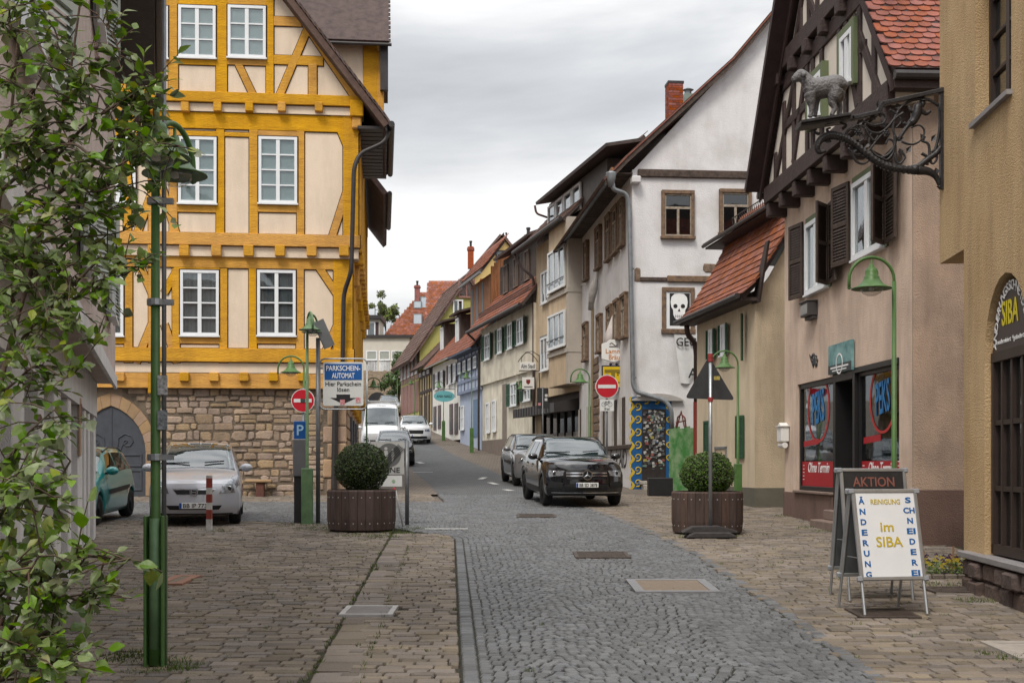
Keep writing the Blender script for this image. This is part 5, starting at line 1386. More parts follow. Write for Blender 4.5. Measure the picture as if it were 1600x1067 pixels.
for k in range(190):
    x, z = rn.uniform(da + .05, db - .06), dz0 + .35 + (dz1 - dz0 - .42) * (1 - rn.random() ** 1.5); s, t = rn.uniform(.018, .055), rn.uniform(.015, .045)
    o = MB().box(-s, s, 0, .002 , -t, t).build('sticker', rn.choice(stm[:4] * 3 + stm), dr_); o.location = (x, -.034 - k * .0002, z); o.rotation_euler = (0, rn.uniform(-.4, .4), 0)
MB().box(ma + .3, mb_ - .1, -.5, 0, 0, zgd + .14).build('door_step', M_LSLAB, h, bevel=.02); MB().box(da - .1, db + .08, -.3, 0, zgd + .14, dz0).build('door_step', M_LSLAB, h, bevel=.02)
# plaster hood over the door
hood = MB(); n = 14
hz = mzt - .1
hp = [(ma + (mb_ - ma + .35) * k / n, hz + .2 * sin(pi * min(1, k / n * 1.0)) ** .7) for k in range(n + 1)]
hood.prism(hp + [(mb_ + .35, hz - .02), (ma, hz - .02)], -.14, 0); hood.build('door_hood', mat('grey_plaster', (.38, .36, .34), .9, .1, 2, .2), h)
# zinc gutter along the street eave and its downpipe
def lw_(px, py, D): return loc(WF, px, py, D)
gut = [lw_(955, 272, 36.4), lw_(880, 378, 48.2)]
MB().tube([gut[0], gut[1]], .11, 10).build('gutter', M_ZINC, h, True)
f = MB(); f.lathe([(.09, -.28), (.13, -.05), (.16, .1), (.16, .14), (.06, .14)], 12, gut[0] + Vector((0, 0, -.1))); f.build('hopper', M_ZINC, h, True)
dp = [lw_(957, 284, 36.4), lw_(958, 296, 36.4), lw_(979, 303, 36.55), lw_(983, 320, 36.6), lw_(989, 600, 36.62), lw_(994, 612, 36.6), lw_(1040, 626, 36.55), lw_(1049, 640, 36.5), lw_(1050, 672, 36.5)]
MB().tube(pipe_path(dp, 5, .3), .07, 10).build('downpipe', M_ZINC, h, True)
for py in (420, 590): MB().lathe([(.085, -.02), (.085, .02)], 10, lw_(985 + (py - 320) / 50, py, 36.62)).build('pipe_clip', M_ZINC, h)
# boarded soffit along the street eave
for k in range(26):
    y0 = WS.uz(955, 300, 0)[0]
    x = .2 + k * .43
    MB().box(x, x + .38, -.62, .0, zE + .05, zE + .09).build('soffit_board', M_DKW, ws, bevel=.006)
MB().box(.1, WSL + .25, -.68, -.62, zE + .0, zE + .2).build('eave_board', mat('warm_eave_wood', (.24, .12, .05), .7, .2, 5, .15), ws)
# street-side windows: top, middle and ground rows (columns read from the photo)
def sw(x0, x1, yt, yb, back='dark'):
    a, b = WS.uz(x0, 500, 0)[0], WS.uz(x1, 500, 0)[0]; z1 = WS.uz(x0, yt, 0)[1]; z0 = WS.uz(x0, yb, 0)[1]
    m_ = (a + b) / 2; w = max(.72, min(1.05, b - a)); oldwin(ws, m_ - w / 2, m_ + w / 2, z0, z1, -.01, 2, .3)
for x0, x1, yt, yb in ((916, 921, 381, 440), (934, 941, 359, 423), (950, 957, 340, 410), (960, 968, 328, 400), (971, 977.5, 316, 388)): sw(x0, x1, yt, yb)
for x0, x1, yt, yb in ((914, 920, 507, 565), (936, 942, 494, 552), (952, 959, 480, 535), (963, 970, 471, 532), (974, 982, 462, 530)): sw(x0, x1, yt, yb)
for x0, x1, yt, yb in ((905.5, 908, 640, 712), (918, 924, 636, 712), (941, 945, 632, 704), (958, 964, 626, 700), (970, 977, 622, 696)):
    a, b = WS.uz(x0, 650, 0)[0], WS.uz(x1, 650, 0)[0]; z1 = WS.uz(x0, yt, 0)[1]; z0 = WS.uz(x0, yb, 0)[1]
    MB().box(a, b, -.02, .0, z0, z1).build('boarded_opening', M_DKW, ws)
    MB().box(a, a + (b - a) * .35, -.05, .0, z0, z1).build('jamb', mat('pale_jamb', (.5, .47, .44), .9, .1, 4, .1), ws)
MB().box(WS.uz(938, 690, 0)[0], WSL - .05, -.09, 0, WS.uz(960, 700, 0)[1] - .06, WS.uz(960, 700, 0)[1] + .08).build('ledge', M_DKW, ws, bevel=.02)
a, b = WS.uz(927, 600, 0)[0], WS.uz(937, 600, 0)[0]
rn = random.Random(40); z = g(40) - WF.z
while z < WS.uz(930, 560, 0)[1]: stone(ws, a + rn.uniform(0, .3), b - rn.uniform(0, .3), z, z + .3, M_RAW, proud=.05, name='exposed_stone', irr=.25); z += .3
MB().tube([(WS.uz(925.5, 600, .06)[0], -.06, zgd), (WS.uz(925.5, 600, .06)[0], -.06, WS.uz(925.5, 470, 0)[1])], .05, 8).build('old_pipe', mat('tan_pipe', (.26, .2, .12), .7, .1, 4, .05), ws)
t = text('Fuck AfD', M_BLK, ws, WS.uz(966, 720, 0)[0], -.006, WS.uz(966, 716, 0)[1], .62, 3.0, name='graffiti', shear=.1)
# rag of cloth hung from the upper windows
q0 = [loc(WS, 934, 424, 43.0), loc(WS, 927, 452, 43.2), loc(WS, 922, 485, 43.3)]
MB().tube(q0, [.03, .16, .07], 8).build('rag', mat('grey_rag', (.42, .4, .38), .9, .2, 6, .2), ws, True)
q0 = [loc(WS, 960, 490, 39.9), loc(WS, 957, 520, 39.9), loc(WS, 955, 545, 39.9)]
MB().tube(q0, [.05, .22, .3], 8).build('hanging_cloth', mat('pale_cloth', (.55, .5, .48), .9, .1, 6, .1), ws, True)
# chimney and roof lantern
def chimney(par, px0, px1, pyt, pyb, D, m, cap=True, fr=WF, name='chimney'):
    p = loc(fr, (px0 + px1) / 2, pyt, D); w = (px1 - px0) / F * D / 2; zb = loc(fr, px0, pyb, D).z
    o = MB().box(p.x - w, p.x + w, p.y - w, p.y + w, zb, p.z).build(name, m, par)
    if cap: MB().box(p.x - w * 1.15, p.x + w * 1.15, p.y - w * 1.15, p.y + w * 1.15, p.z - .12, p.z).build('chimney_cap', M_ZINC_DK, o)
    return o, p, w
M_BRK = bpy.data.materials.new('red_chimney_brick'); M_BRK.use_nodes = True
_n = M_BRK.node_tree; _b = _n.nodes.new('ShaderNodeTexBrick'); _g2 = _n.nodes.new('ShaderNodeTexCoord'); _mp = _n.nodes.new('ShaderNodeMapping'); _mp.inputs['Rotation'].default_value = (pi / 2, 0, 0)
_n.links.new(_g2.outputs['Object'], _mp.inputs[0]); _n.links.new(_mp.outputs[0], _b.inputs['Vector']); _b.inputs['Scale'].default_value = 1; _b.inputs['Brick Width'].default_value = .25; _b.inputs['Row Height'].default_value = .08; _b.inputs['Mortar Size'].default_value = .008
_b.inputs['Color1'].default_value = (.30, .07, .04, 1); _b.inputs['Color2'].default_value = (.22, .05, .03, 1); _b.inputs['Mortar'].default_value = (.2, .15, .12, 1); _n.links.new(_b.outputs[0], _n.nodes['Principled BSDF'].inputs['Base Color'])
_n.nodes['Principled BSDF'].inputs['Roughness'].default_value = .9
# bricks laid course by course on the chimney
co, p, w = chimney(h, 1042, 1065, 134, 200, 40.5, MATS['exposed_brick_rubble'], False)
rn = random.Random(5); z = p.z - 2.2; k = 0
M_BRICK = mat('red_brick', (.28, .07, .04), .9, .2, 8, .3, isl=.25)
while z < p.z - .05:
    for side in range(4):
        x = -w - (.12 if k % 2 else 0)
        while x < w:
            a_, b_ = max(-w, x), min(w, x + .235)
            if b_ - a_ > .05:
                m_ = MB()
                if side == 0: m_.box(p.x + a_, p.x + b_, p.y - w - .012, p.y - w + .05, z, z + .07)
                elif side == 1: m_.box(p.x - w - .012, p.x - w + .05, p.y + a_, p.y + b_, z, z + .07)
                if side < 2: m_.build('brick', M_BRICK, co)
            x += .245
    z += .082; k += 1
MB().box(p.x - w * 1.1, p.x + w * 1.1, p.y - w * 1.1, p.y + w * 1.1, p.z, p.z + .08).build('chimney_cap', M_ZINC_DK, co)
p = loc(WF, 1075, 160, 41.5); MB().box(p.x - .16, p.x + .16, p.y - .16, p.y + .16, p.z - .4, p.z + .25).build('roof_vent', mat('copper_green', (.22, .28, .25), .6, .1, 6, .05), h); MB().lathe([(.12, 0), (.12, .12), (.2, .16), (0, .26)], 10, (p.x, p.y, p.z + .25)).build('vent_cowl', M_ZINC, h)
# brewery sign and yellow sign, hanging from the street side
def hang_sign(px0, px1, py0, py1, D): 
    c = at((px0 + px1) / 2, (py0 + py1) / 2, D); return c, (px1 - px0) / F * D, (py1 - py0) / F * D
c, w, hh = hang_sign(940, 977, 530, 566, 39.0)
s = thing('brewery_sign', 'white shield-shaped brewery sign lettered in orange above the yellow sign', 'sign', c)
MB().prism([(-w / 2, -hh * .36), (0, -hh * .5), (w / 2, -hh * .36), (w / 2, hh * .3), (w * .3, hh * .36), (w * .16, hh * .48), (-w * .16, hh * .48), (-w * .3, hh * .36), (-w / 2, hh * .3)], -.05, .05).build('panel', mat('sign_white', (.72, .72, .70), .4, .02, 4, 0), s, bevel=.01)
M_OR = mat('print_orange', (.50, .17, .02), .5, .05, 5, 0)
text('Lamm', M_OR, s, 0, -.053, -.02, .15, w * .66); text('Bräu', M_OR, s, .02, -.053, -.21, .17, w * .45)
f = MB(); f.tube([(-.13 + .065 * k, -.052, .2 + .05 * sin(k * 1.57)) for k in range(5)], .018, 5); f.tube([(-.14, -.052, .13), (.14, -.052, .13)], .02, 5); f.build('crest', mat('crest_grey', (.2, .18, .17), .6, .1, 5, 0), s)
f = MB(); f.tube([(w / 2, 0, .22), (w / 2 + .45, 0, .22)], .02, 6); f.tube([(w / 2, 0, -.22), (w / 2 + .45, 0, -.22)], .02, 6); f.build('bracket', M_IRONB, s)
for sx in (-.09, .1): MB().lathe([(0, -.04), (.05, 0), (0, .04)], 8, (sx, 0, -hh * .5 - .06), 'y').build('lamp_bulb', M_IRONB, s)
c, w, hh = hang_sign(940, 977, 571, 607, 39.0)
s = thing('yellow_sign', 'square yellow sign with blue frame and a big letter T face', 'sign', c)
MB().box(-w / 2, w / 2, -.05, .05, -hh / 2, hh / 2).build('frame', mat('navy_frame', (.01, .012, .06), .5, .1, 5, 0), s)
MB().box(-w / 2 + .04, w / 2 - .04, -.056, -.05, -hh / 2 + .04, hh / 2 - .04).build('panel', mat('sign_yellow2', (.62, .42, .004), .5, .03, 5, 0), s)
M_OLV = mat('print_olive', (.2, .14, .01), .5, .05, 5, 0)
f = MB(); f.box(-w * .38, w * .33, -.062, -.056, hh * .18, hh * .32); f.box(-w * .1, w * .06, -.062, -.056, -hh * .36, hh * .18); f.build('letter', M_OLV, s)
f = MB(); f.box(w * .14, w * .33, -.0625, -.056, hh * .14, hh * .17); f.build('letter_shadow', M_BLK, s)
for (x0, x1, z0, z1) in ((-.30, -.2, .06, .1), (.15, .21, .06, .1), (.16, .26, -.26, -.22)): MB().box(w * x0, w * x1, -.064, -.056, hh * z0, hh * z1).build('face_mark', M_BLK, s)
f = MB(); f.tube([(w / 2, 0, .3), (w / 2 + .45, 0, .3)], .02, 6); f.tube([(w / 2, 0, -.3), (w / 2 + .45, 0, -.3)], .02, 6); f.build('bracket', M_IRONB, s)
# green fence beside the white house
fa = at(1046, 745, 35.6); fb = at(1086, 745, 34.6); fz = g(35.2)
s = thing('board_fence', 'low green painted board fence with pale scrawls and an iron hoop', 'fence', (fa.x, fa.y, fz), atan2(fb.y - fa.y, fb.x - fa.x))
fl = (Vector((fb.x, fb.y)) - Vector((fa.x, fa.y))).length; zt = at(1046, 668, 35.6).z - fz
M_FGR = mat('bright_green_paint', (.05, .18, .045), .6, .2, 3.5, .1, c2=(.25, .33, .2))
for k in range(5): MB().box(fl * k / 5 + .004, fl * (k + 1) / 5 - .004, -.02, .02, -.05, zt * (.98 + .03 * (k % 2))).build('board', M_FGR, s)
f = MB(); f.tube([(fl * .3, -.03, zt), (fl * .36, -.03, zt + .28), (fl * .5, -.03, zt + .38), (fl * .64, -.03, zt + .26), (fl * .68, -.03, zt)], .025, 6); f.tube([(fl * .3, -.03, zt + .14), (fl * .68, -.03, zt + .18)], .02, 6); f.tube([(fl * .34, -.03, zt + .02), (fl * .5, -.03, zt + .46), (fl * .62, -.03, zt)], .02, 6); f.build('hoop', mat('rust_red', (.15, .04, .03), .7, .2, 6, .1), s)
bb = gp(1033, 775); s = tag(MB().box(-.33, .33, -.22, .22, 0, .5).build('black_crate', mat('black_plastic', (.015, .015, .016), .5, .1, 5, .05), None, bevel=.02, loc=(bb.x, bb.y + .25, bb.z)), 'black box standing before the sticker-covered door', 'box')
# ------------------------------------------------------------------ houses further up the street
M_TAN = mat('tan_render', (.60, .47, .32), .9, .08, 1.2, .3, 40, streak=0.2)
M_CRM = mat('cream_render', (.74, .68, .56), .9, .05, 1.2, .3, 40, c2=(.52, .47, .38), streak=0.16)
M_BLUE = mat('pale_blue_render', (.38, .43, .54), .9, .06, 1.5, .2, 40)
M_NAVY = mat('slate_blue_timber', (.075, .092, .14), .7, .15, 5, .15)
M_ANA = mat('offwhite_render', (.74, .72, .67), .9, .05, 1.5, .2, 40, streak=0.15)
M_OLIVE = mat('olive_green_render', (.41, .395, .13), .9, .06, 1.5, .2, 40, streak=0.18)
M_MAUVE = mat('mauve_shutter', (.105, .07, .078), .6, .15, 6, .1)
M_ROSE = mat('rose_shutter', (.29, .15, .125), .6, .15, 6, .1)
M_YELW = mat('warm_yellow_render', (.60, .435, .18), .9, .05, 1.5, .2, 40)
M_PLANK = mat('orange_larch_boards', (.29, .12, .045), .75, .3, 3, .2, 40, stretch=(6, 6, .7), c2=(.13, .06, .03))
M_DKB = mat('blackened_boards', (.075, .055, .046), .8, .25, 3, .2, 40, stretch=(6, 6, .7))
M_STONE2 = mat('far_rubble_wall', (.31, .245, .18), .95, .3, 5, 1., 9, c2=(.17, .135, .1))
def sub(par, fr0, fr, name='wing'):
    o = bpy.data.objects.new(name, None); col.objects.link(o); o.parent = par
    q = Vector((fr.a.x, fr.a.y)) - fr0.a; o.location = (q.dot(fr0.d), -q.dot(fr0.n), 0); o.rotation_euler = (0, 0, fr.ang - fr0.ang)
    return o
def fwin(h, fr, x0, x1, yt, yb, out=0., wmin=.8, wmax=1.3, sh=None, cols=2, rows=2, back='dark', fm=WHITE, leaf=.5, m_pane=PANE):
    """window of a far facade read from photo columns; sh = shutter material"""
    c = fr.uz((x0 + x1) / 2, (yt + yb) / 2, out); z1 = fr.uz((x0 + x1) / 2, yt, out)[1]; z0 = fr.uz((x0 + x1) / 2, yb, out)[1]
    w = max(wmin, min(wmax, abs(fr.uz(x1, yt, out)[0] - fr.uz(x0, yt, out)[0])))
    a, b = c[0] - w / 2, c[0] + w / 2
    o = window(h, a, b, z0, z1, -out - .01, cols, rows, m=fm, back=back, fw=.09, mw=.06, pane=m_pane, panes_each=True)
    if sh:
        louvre_shutter(h, a - w * leaf, a - .02, z0, z1, -out - .05, sh, nsl=16, rz=.1, hinge=a - .02)
        louvre_shutter(h, b + .02, b + w * leaf, z0, z1, -out - .05, sh, nsl=16, rz=-.2, hinge=b + .02)
    return o
# --- tan house with bay windows
TF = Fr((1.09, 54.6), (2.65, 48.0))
h = TF.thing('tan_house', 'tan rendered house with stacked bay windows and long dormer', 'house')
TL = TF.len; ze = 11.35 - TF.z; zg = g(51) - TF.z
MB().box(0, TL, 0, 8, zg + 3.1, ze).build('upper_wall', M_TAN, h)
MB().box(0, TL, .25, 8, 0, zg + 3.1).build('ground_wall', mat('dark_brown_wall', (.10, .08, .07), .8, .2, 3, .1), h)
MB().box(0, .9, 0, .3, 0, zg + 3.1).build('pier', M_TAN, h)
bx0, bx1 = TF.uz(858, 600, .6)[0], TF.uz(887, 600, .6)[0]
zb = TF.uz(860, 606, .6)[1]
bay = MB().box(bx0, bx1, -.62, 0, zb, ze - .1).build('bay', M_TAN, h, bevel=.02)
MB().box(bx1, bx1 + .28, -.66, 0, zb, ze - .1).build('bay_pier', mat('pale_grey_trim', (.46, .42, .37), .85, .05, 3, .1), h)
for yt, yb in ((391, 455), (491, 545)):
    z1, z0 = TF.uz(868, yt, .62)[1], TF.uz(868, yb, .62)[1]
    window(h, bx0 + .15, bx1 - .12, z0, z1, -.635, 3, 1, back='curtain', fw=.09, mw=.06)
    window(h, bx1 + .6, min(TL - .1, bx1 + 1.7), z0, z1, -.01, 1, 1, back='dark', fw=.09)
    MB().tube([(bx0 + .15, -.75, z0 + .35), (bx1 - .12, -.75, z0 + .35)], .02, 6).build('bay_rail', M_ZINC_DK, h)
    MB().box(bx0 - .03, bx1 + .3, -.69, 0, z0 - .3, z0 - .12).build('bay_band', MATS['pale_grey_trim'], h)
fwin(h, TF, 849, 858, 424, 474, cols=2, rows=1, wmin=1.2, wmax=1.6)
w = fwin(h, TF, 848, 857, 527, 579, cols=2, rows=1, wmin=1.2, wmax=1.6)
c = TF.uz(852, 540, 0); MB().box(c[0] - .7, c[0] + .7, -.07, -.02, c[1] - .3, c[1] + .45).build('roller_blind', mat('grey_roller', (.22, .21, .2), .7, .1, 5, .1), w)
# shop with metal canopy
MB().box(.9, TL - .1, .18, .24, zg + .2, zg + 2.6).build('shop_back', ROOM, h)
for k in range(5):
    x = 1.0 + k * (TL - 1.2) / 5
    f = MB(); f.box(x, x + .09, .05, .2, zg + .1, zg + 2.7); f.build('shop_mullion', M_BLKF, h)
    p_ = MB().box(x + .09, x + (TL - 1.2) / 5, .12, .13, zg + .2, zg + 2.6).build('shop_pane', PANE_DARK, h)
    MB().box(x + .09, x + (TL - 1.2) / 5, .11, .118, zg + .6, zg + 1.5).build('frosted_film', mat('frosted_grey', (.24, .23, .22), .7, .05, 4, 0), p_)
cz = TF.uz(870, 640, .9)[1]
cn = MB(); cn.prism([(-.95, cz - .1), (-.95, cz + .32), (0, cz + .5), (0, cz + .1)], 0, TL - .6); cn = cn.build('canopy', M_ZINC_DK, h); cn.rotation_euler = (0, 0, -pi / 2) if False else (0, 0, 0)
bpy.data.objects.remove(cn)
cn = MB()
cn.add([(-.4, -.95, cz - .08), (TL - .3, -.95, cz - .08), (TL - .3, -.95, cz + .3), (-.4, -.95, cz + .3), (-.4, .1, cz + .02), (TL - .3, .1, cz + .02), (TL - .3, .1, cz + .5), (-.4, .1, cz + .5)], [(0, 1, 2, 3), (7, 6, 5, 4), (0, 4, 5, 1), (3, 2, 6, 7), (1, 5, 6, 2), (0, 3, 7, 4)])
cn = cn.build('canopy', mat('dark_standing_seam', (.055, .05, .05), .5, .1, 4, .05, metal=.3), h)
for k in range(14): MB().box(-.38 + k * .47, -.35 + k * .47, -.98, -.95, cz - .08, cz + .3).build('canopy_seam', MATS['dark_standing_seam'], cn)
# roof and long dormer
roof2(h, -.9, TL + .25, [(-.75, ze - .1), (2.6, ze + 3.4)], M_BTILE, .3, .34, soff=M_EAVE)
MB().tube([(-.95, -.85, ze - .1), (TL + .3, -.85, ze - .1)], .09, 8).build('gutter', M_ZINC_DK, h)
dz0, dz1 = ze + .2, TF.uz(880, 302, -.1)[1]
d0, d1 = TF.uz(858, 330, -.1)[0], TL + .1
MB().box(d0, d1 + 3.2, .1, 4, dz0, dz1).build('dormer', mat('dark_dormer_sheet', (.085, .07, .062), .6, .15, 3, .05), h)
for k in range(4): x = d0 + .1 + k * (d1 - d0) / 4; window(h, x, x + (d1 - d0) / 4 - .12, dz0 + .15, dz1 - .15, .085, 1, 1, back='curtain', fw=.09, sill=False)
slab(h, (d0 - .15, -.45, dz1 - .02), (d1 - d0 + 5.0, 0, 0), (0, 5, 1.0), -.12, 'dormer_roof', M_EAVE)
MB().tube(pipe_path([(d0 - .15, -.5, dz1 - .05), (d0 - .12, -.45, dz1 - .4), (d0 - .1, .05, dz1 - .55)], 4, .15), .05, 6).build('dormer_pipe', mat('red_brown_pipe', (.13, .06, .05), .5, .1, 5, .05), h)
MB().tube(pipe_path([(-.8, -.85, ze - .15), (-.5, -.5, ze - .9), (-.08, -.1, ze - 1.3), (-.08, -.1, zg + .2)], 4, .3), .065, 8).build('downpipe', mat('brown_pipe', (.06, .035, .03)), h)
# --- cream house with dark green shutters
CF = Fr((-1.6, 65.9), (1.09, 54.6))
h = CF.thing('cream_house', 'cream house with dark green shutters and black boarded dormer', 'house')
CL = CF.len; ze = 8.9 - CF.z; zg = g(60) - CF.z
zj = CF.uz(756, 602, 0)[1]
MB().box(0, CL, -.12, 8, zj, ze).build('upper_wall', M_CRM, h)
MB().box(.01, CL, .0, 8, 0, zj + .003).build('ground_wall', M_CRM, h)
MB().box(0, CL, -.03, 0, 0, CF.uz(760, 688, 0)[1]).build('plinth', mat('taupe_plinth', (.2, .16, .135), .9, .1, 3, .2), h)
for x0, x1, yt, yb in ((758, 769, 522, 562), (780, 786, 513, 552), (797, 801, 505, 545), (809, 821, 497, 538)): fwin(h, CF, x0, x1, yt, yb, .12, wmin=.95, wmax=1.25, sh=M_GSH)
for x0, x1, yt, yb in ((799, 810, 598, 634), (820, 832, 592, 626)): fwin(h, CF, x0, x1, yt, yb, 0., wmin=.95, wmax=1.25, sh=M_GSH)
for x0, x1, yt, yb in ((762, 766, 629, 676), (771, 776, 625, 674)): fwin(h, CF, x0, x1, yt, yb, 0., wmin=.8, wmax=1.0, fm=WHITE)
a, b = CF.uz(785, 640, 0)[0], CF.uz(792, 640, 0)[0]
MB().box(a, b, -.01, .05, zg + .2, CF.uz(788, 600, 0)[1]).build('door_recess', mat('door_recess_taupe', (.22, .18, .15), .9, .1, 3, .1), h)
a, b = CF.uz(799, 680, 0)[0], CF.uz(806, 680, 0)[0]; MB().box(a, b, -.035, .0, zg, zg + 1.0).build('cellar_door', M_DKW, h)
roof2(h, -.3, CL + .2, [(-.75, ze - .1), (2.5, ze + 3.9)], M_OTILE, .26, .30, soff=M_EAVE)
MB().tube([(-.35, -.82, ze - .12), (CL + .2, -.82, ze - .12)], .08, 8).build('gutter', M_ZINC_DK, h)
f = MB()
for k in range(60): f.bar((.2 + k * .185, -.2, ze + .5), (.2 + k * .185, -.25, ze + .85), .02, .02)
f.tube([(.1, -.25, ze + .85), (CL - .2, -.25, ze + .85)], .02, 5); f.build('snow_guard', M_ZINC_DK, h)
d0, d1 = CF.uz(788, 430, -.6)[0], CF.uz(838, 400, -.6)[0] + .4
MB().box(d0, d1, .55, 4, ze + 1.1, ze + 3.35).build('dormer', M_DKB, h)
for k in range(3): x = d0 + .35 + k * (d1 - d0 - .3) / 3; window(h, x, x + .8, ze + 1.55, ze + 3.0, .54, 2, 1, m=mat('grey_brown_frame', (.16, .12, .1), .7, .1, 5, .05), back='dark', sill=False); louvre_shutter(h, x - .42, x - .03, ze + 1.55, ze + 3.0, .5, M_BSHUT, rz=.2, hinge=x - .03, nsl=14)
slab(h, (d0 - .3, .1, ze + 3.35), (d1 - d0 + .6, 0, 0), (0, 3.0, 1.1), -.12, 'dormer_roof', M_BTILE)
MB().tube(pipe_path([(.0, -.82, ze - .2), (.05, -.4, ze - .6), (.05, -.22, ze - .9), (.05, -.22, zg)], 4, .2), .06, 8).build('downpipe', M_ZINC_DK, h)
# hanging pub signs on its corner
c = at(825, 572, 54.0)
s = thing('pub_sign', 'pale hanging pub sign with shield board below on curved iron arm', 'sign', c)
MB().box(-.36, .36, -.04, .04, -.17, .17).build('name_board', MATS['sign_white'], s, bevel=.01); text('Alm Stadl', M_BLK, s, 0, -.045, 0, .19, .62)
MB().box(-.26, .28, -.04, .04, -1.02, -.5).build('shield_board', MATS['sign_white'], s, bevel=.01)
MB().prism([(-.08, -.6), (.1, -.6), (.1, -.74), (.01, -.82), (-.08, -.74)], -.048, -.04).build('shield', mat('dark_red_print', (.2, .02, .02), .5, .1, 5, 0), s)
MB().box(-.18, .2, -.045, -.04, -.94, -.9).build('small_print', M_BLK, s)
f = MB(); f.tube(curve_w := [Vector((-.45 + .1 * k, 0, .18 + .42 * sin(pi * min(1, k / 9)))) for k in range(10)], .018, 6); f.tube([(.5, 0, .5), (.5, 0, -1.1)], .02, 6); f.tube([(-.4, 0, -.22), (.5, 0, -.22)], .02, 6); f.tube([(-.3, 0, .17), (-.3, 0, .35), (-.1, 0, .62), (.2, 0, .66), (.5, 0, .45)], .018, 6); f.build('iron_arm', M_IRONB, s)
# --- pale blue house, slate-blue upper floor, orange boarded dormer
UF = Fr((-3.07, 72.1), (-1.6, 65.9))
h = UF.thing('blue_house', 'narrow pale blue house with slate-blue timbers and orange boarded dormer', 'house')
UL = UF.len; ze = UF.uz(735, 546, .3)[1]; zg = g(69) - UF.z; zj = UF.uz(737, 612, .1)[1]
MB().box(0, UL, 0, 7, 0, zj).build('ground_wall', M_BLUE, h)
MB().box(0, UL, -.15, 7, zj, ze).build('upper_wall', M_BLUE, h)
for z in (zj, zj + .6, ze - .45): MB().box(0, UL, -.2, -.14, z, z + .16).build('timber', M_NAVY if z > zj + .7 else mat('mid_blue_timber', (.2, .24, .34), .7, .1, 5, .1), h)
for k in range(7): x = .05 + k * (UL - .2) / 6; MB().box(x, x + .13, -.19, -.14, zj + .16, ze).build('post', MATS['mid_blue_timber'] if k % 2 else M_NAVY, h)
for k in range(4): x = .5 + k * 1.5; window(h, x, x + .85, zj + 1.2, ze - .45, -.16, 2, 2, back='dark', sill=False, fw=.07); louvre_shutter(h, x - .42, x - .02, zj + 1.15, ze - .42, -.21, M_NAVY, nsl=14, rz=.1, hinge=x - .02); louvre_shutter(h, x + .87, x + 1.27, zj + 1.15, ze - .42, -.21, M_NAVY, nsl=14, rz=-.2, hinge=x + .87)
a, b = UF.uz(740, 660, 0)[0], UF.uz(747, 660, 0)[0]; MB().box(a, b, -.03, 0, zg + .5, zg + 2.6).build('door', mat('blue_door', (.12, .19, .3), .6, .1, 5, .05), h)
window(h, .5, 1.4, zg + 1.0, zg + 2.4, -.01, 2, 2, back='dark'); louvre_shutter(h, 0.05, .48, zg + 1., zg + 2.4, -.05, M_NAVY, nsl=14)
roof2(h, -.3, UL + .2, [(-.7, ze - .05), (2.6, ze + 3.7)], M_OTILE, .3, .32, soff=M_NAVY)
MB().box(-.3, UL + .2, -.72, -.1, ze - .14, ze - .05).build('eave_soffit', M_NAVY, h)
d0, d1 = 1.0, UL + .1; dzt = UF.uz(768, 424, -.6)[1] - .2
f = MB()
nb = 9
for k in range(nb):
    y0 = .45 + k * 1.6 / nb; zb_ = ze - .05 + (y0 + .7) * 1.13
    MB().box(d1 - .06, d1, y0, y0 + 1.6 / nb - .012, zb_ - .1, dzt + 1.1 * y0 - .1 if y0 < 1.2 else dzt + 1.3).build('cheek_board', M_PLANK, h)
MB().box(d0, d1 - .07, .46, 4, ze + .7, dzt).build('dormer', M_DKB, h)
for k in range(3): x = d0 + .25 + k * 1.5; MB().box(x, x + .5, .4, .46, ze + 1.1, dzt - .2).build('dormer_shutter', mat('grey_blue_shutter', (.13, .15, .17), .7, .1, 5, .1), h)
for k in range(14): MB().box(d0 + k * .38, d0 + k * .38 + .36, .42, .455, ze + .75, dzt).build('dormer_board', M_PLANK, h)
slab(h, (d0 - .3, -.1, dzt + .0), (d1 - d0 + .5, 0, 0), (0, 1.3, 1.7), -.14, 'dormer_roof', M_EAVE)
tiles(h, (d0 - .3, -.1, dzt + .29), (1, 0, 0), (0, 1.3, 1.7), d1 - d0 + .5, 1.9, .3, .3, M_OTILE, th=.025, round_=False, mode='pan')
MB().tube([(d0 - .3, -.18, dzt), (d1 + .2, -.18, dzt)], .07, 8).build('dormer_gutter', M_ZINC, h)
# --- white house with mauve shutters and nail studio sign
AF = Fr((-5.33, 81.6), (-3.07, 72.1))
h = AF.thing('nail_studio_house', 'off-white house with mauve shutters and red roof beyond the blue house', 'house')
AL = AF.len; ze = AF.uz(695, 562, .3)[1]; zg = g(77) - AF.z
MB().box(0, AL, 0, 7, 0, ze).build('wall', M_ANA, h)
for x0, x1, yt, yb in ((682, 686, 583, 608), (690, 694, 579, 606), (703, 707, 570, 600), (710, 714, 568, 597)): fwin(h, AF, x0, x1, yt, yb, 0., wmin=.9, wmax=1.1, sh=M_MAUVE, leaf=.55)
for x0, x1, yt, yb in ((678, 682, 635, 672), (685, 689, 633, 670), (703, 708, 631, 678), (711, 716, 630, 678)):
    c = AF.uz((x0 + x1) / 2, yt, 0); z0 = AF.uz((x0 + x1) / 2, yb, 0)[1]; f = MB(); f.box(c[0] - .55, c[0] + .55, -.04, 0, z0, c[1]); f.build('ground_opening', M_MAUVE, h); MB().box(c[0] - .3, c[0] + .3, -.05, -.04, z0 + .2, c[1] - .15).build('pane', PANE_DARK, h)
roof2(h, -.3, AL + .2, [(-.6, ze - .05), (2.8, ze + 3.9)], M_OTILE, .32, .34, soff=M_ANA)
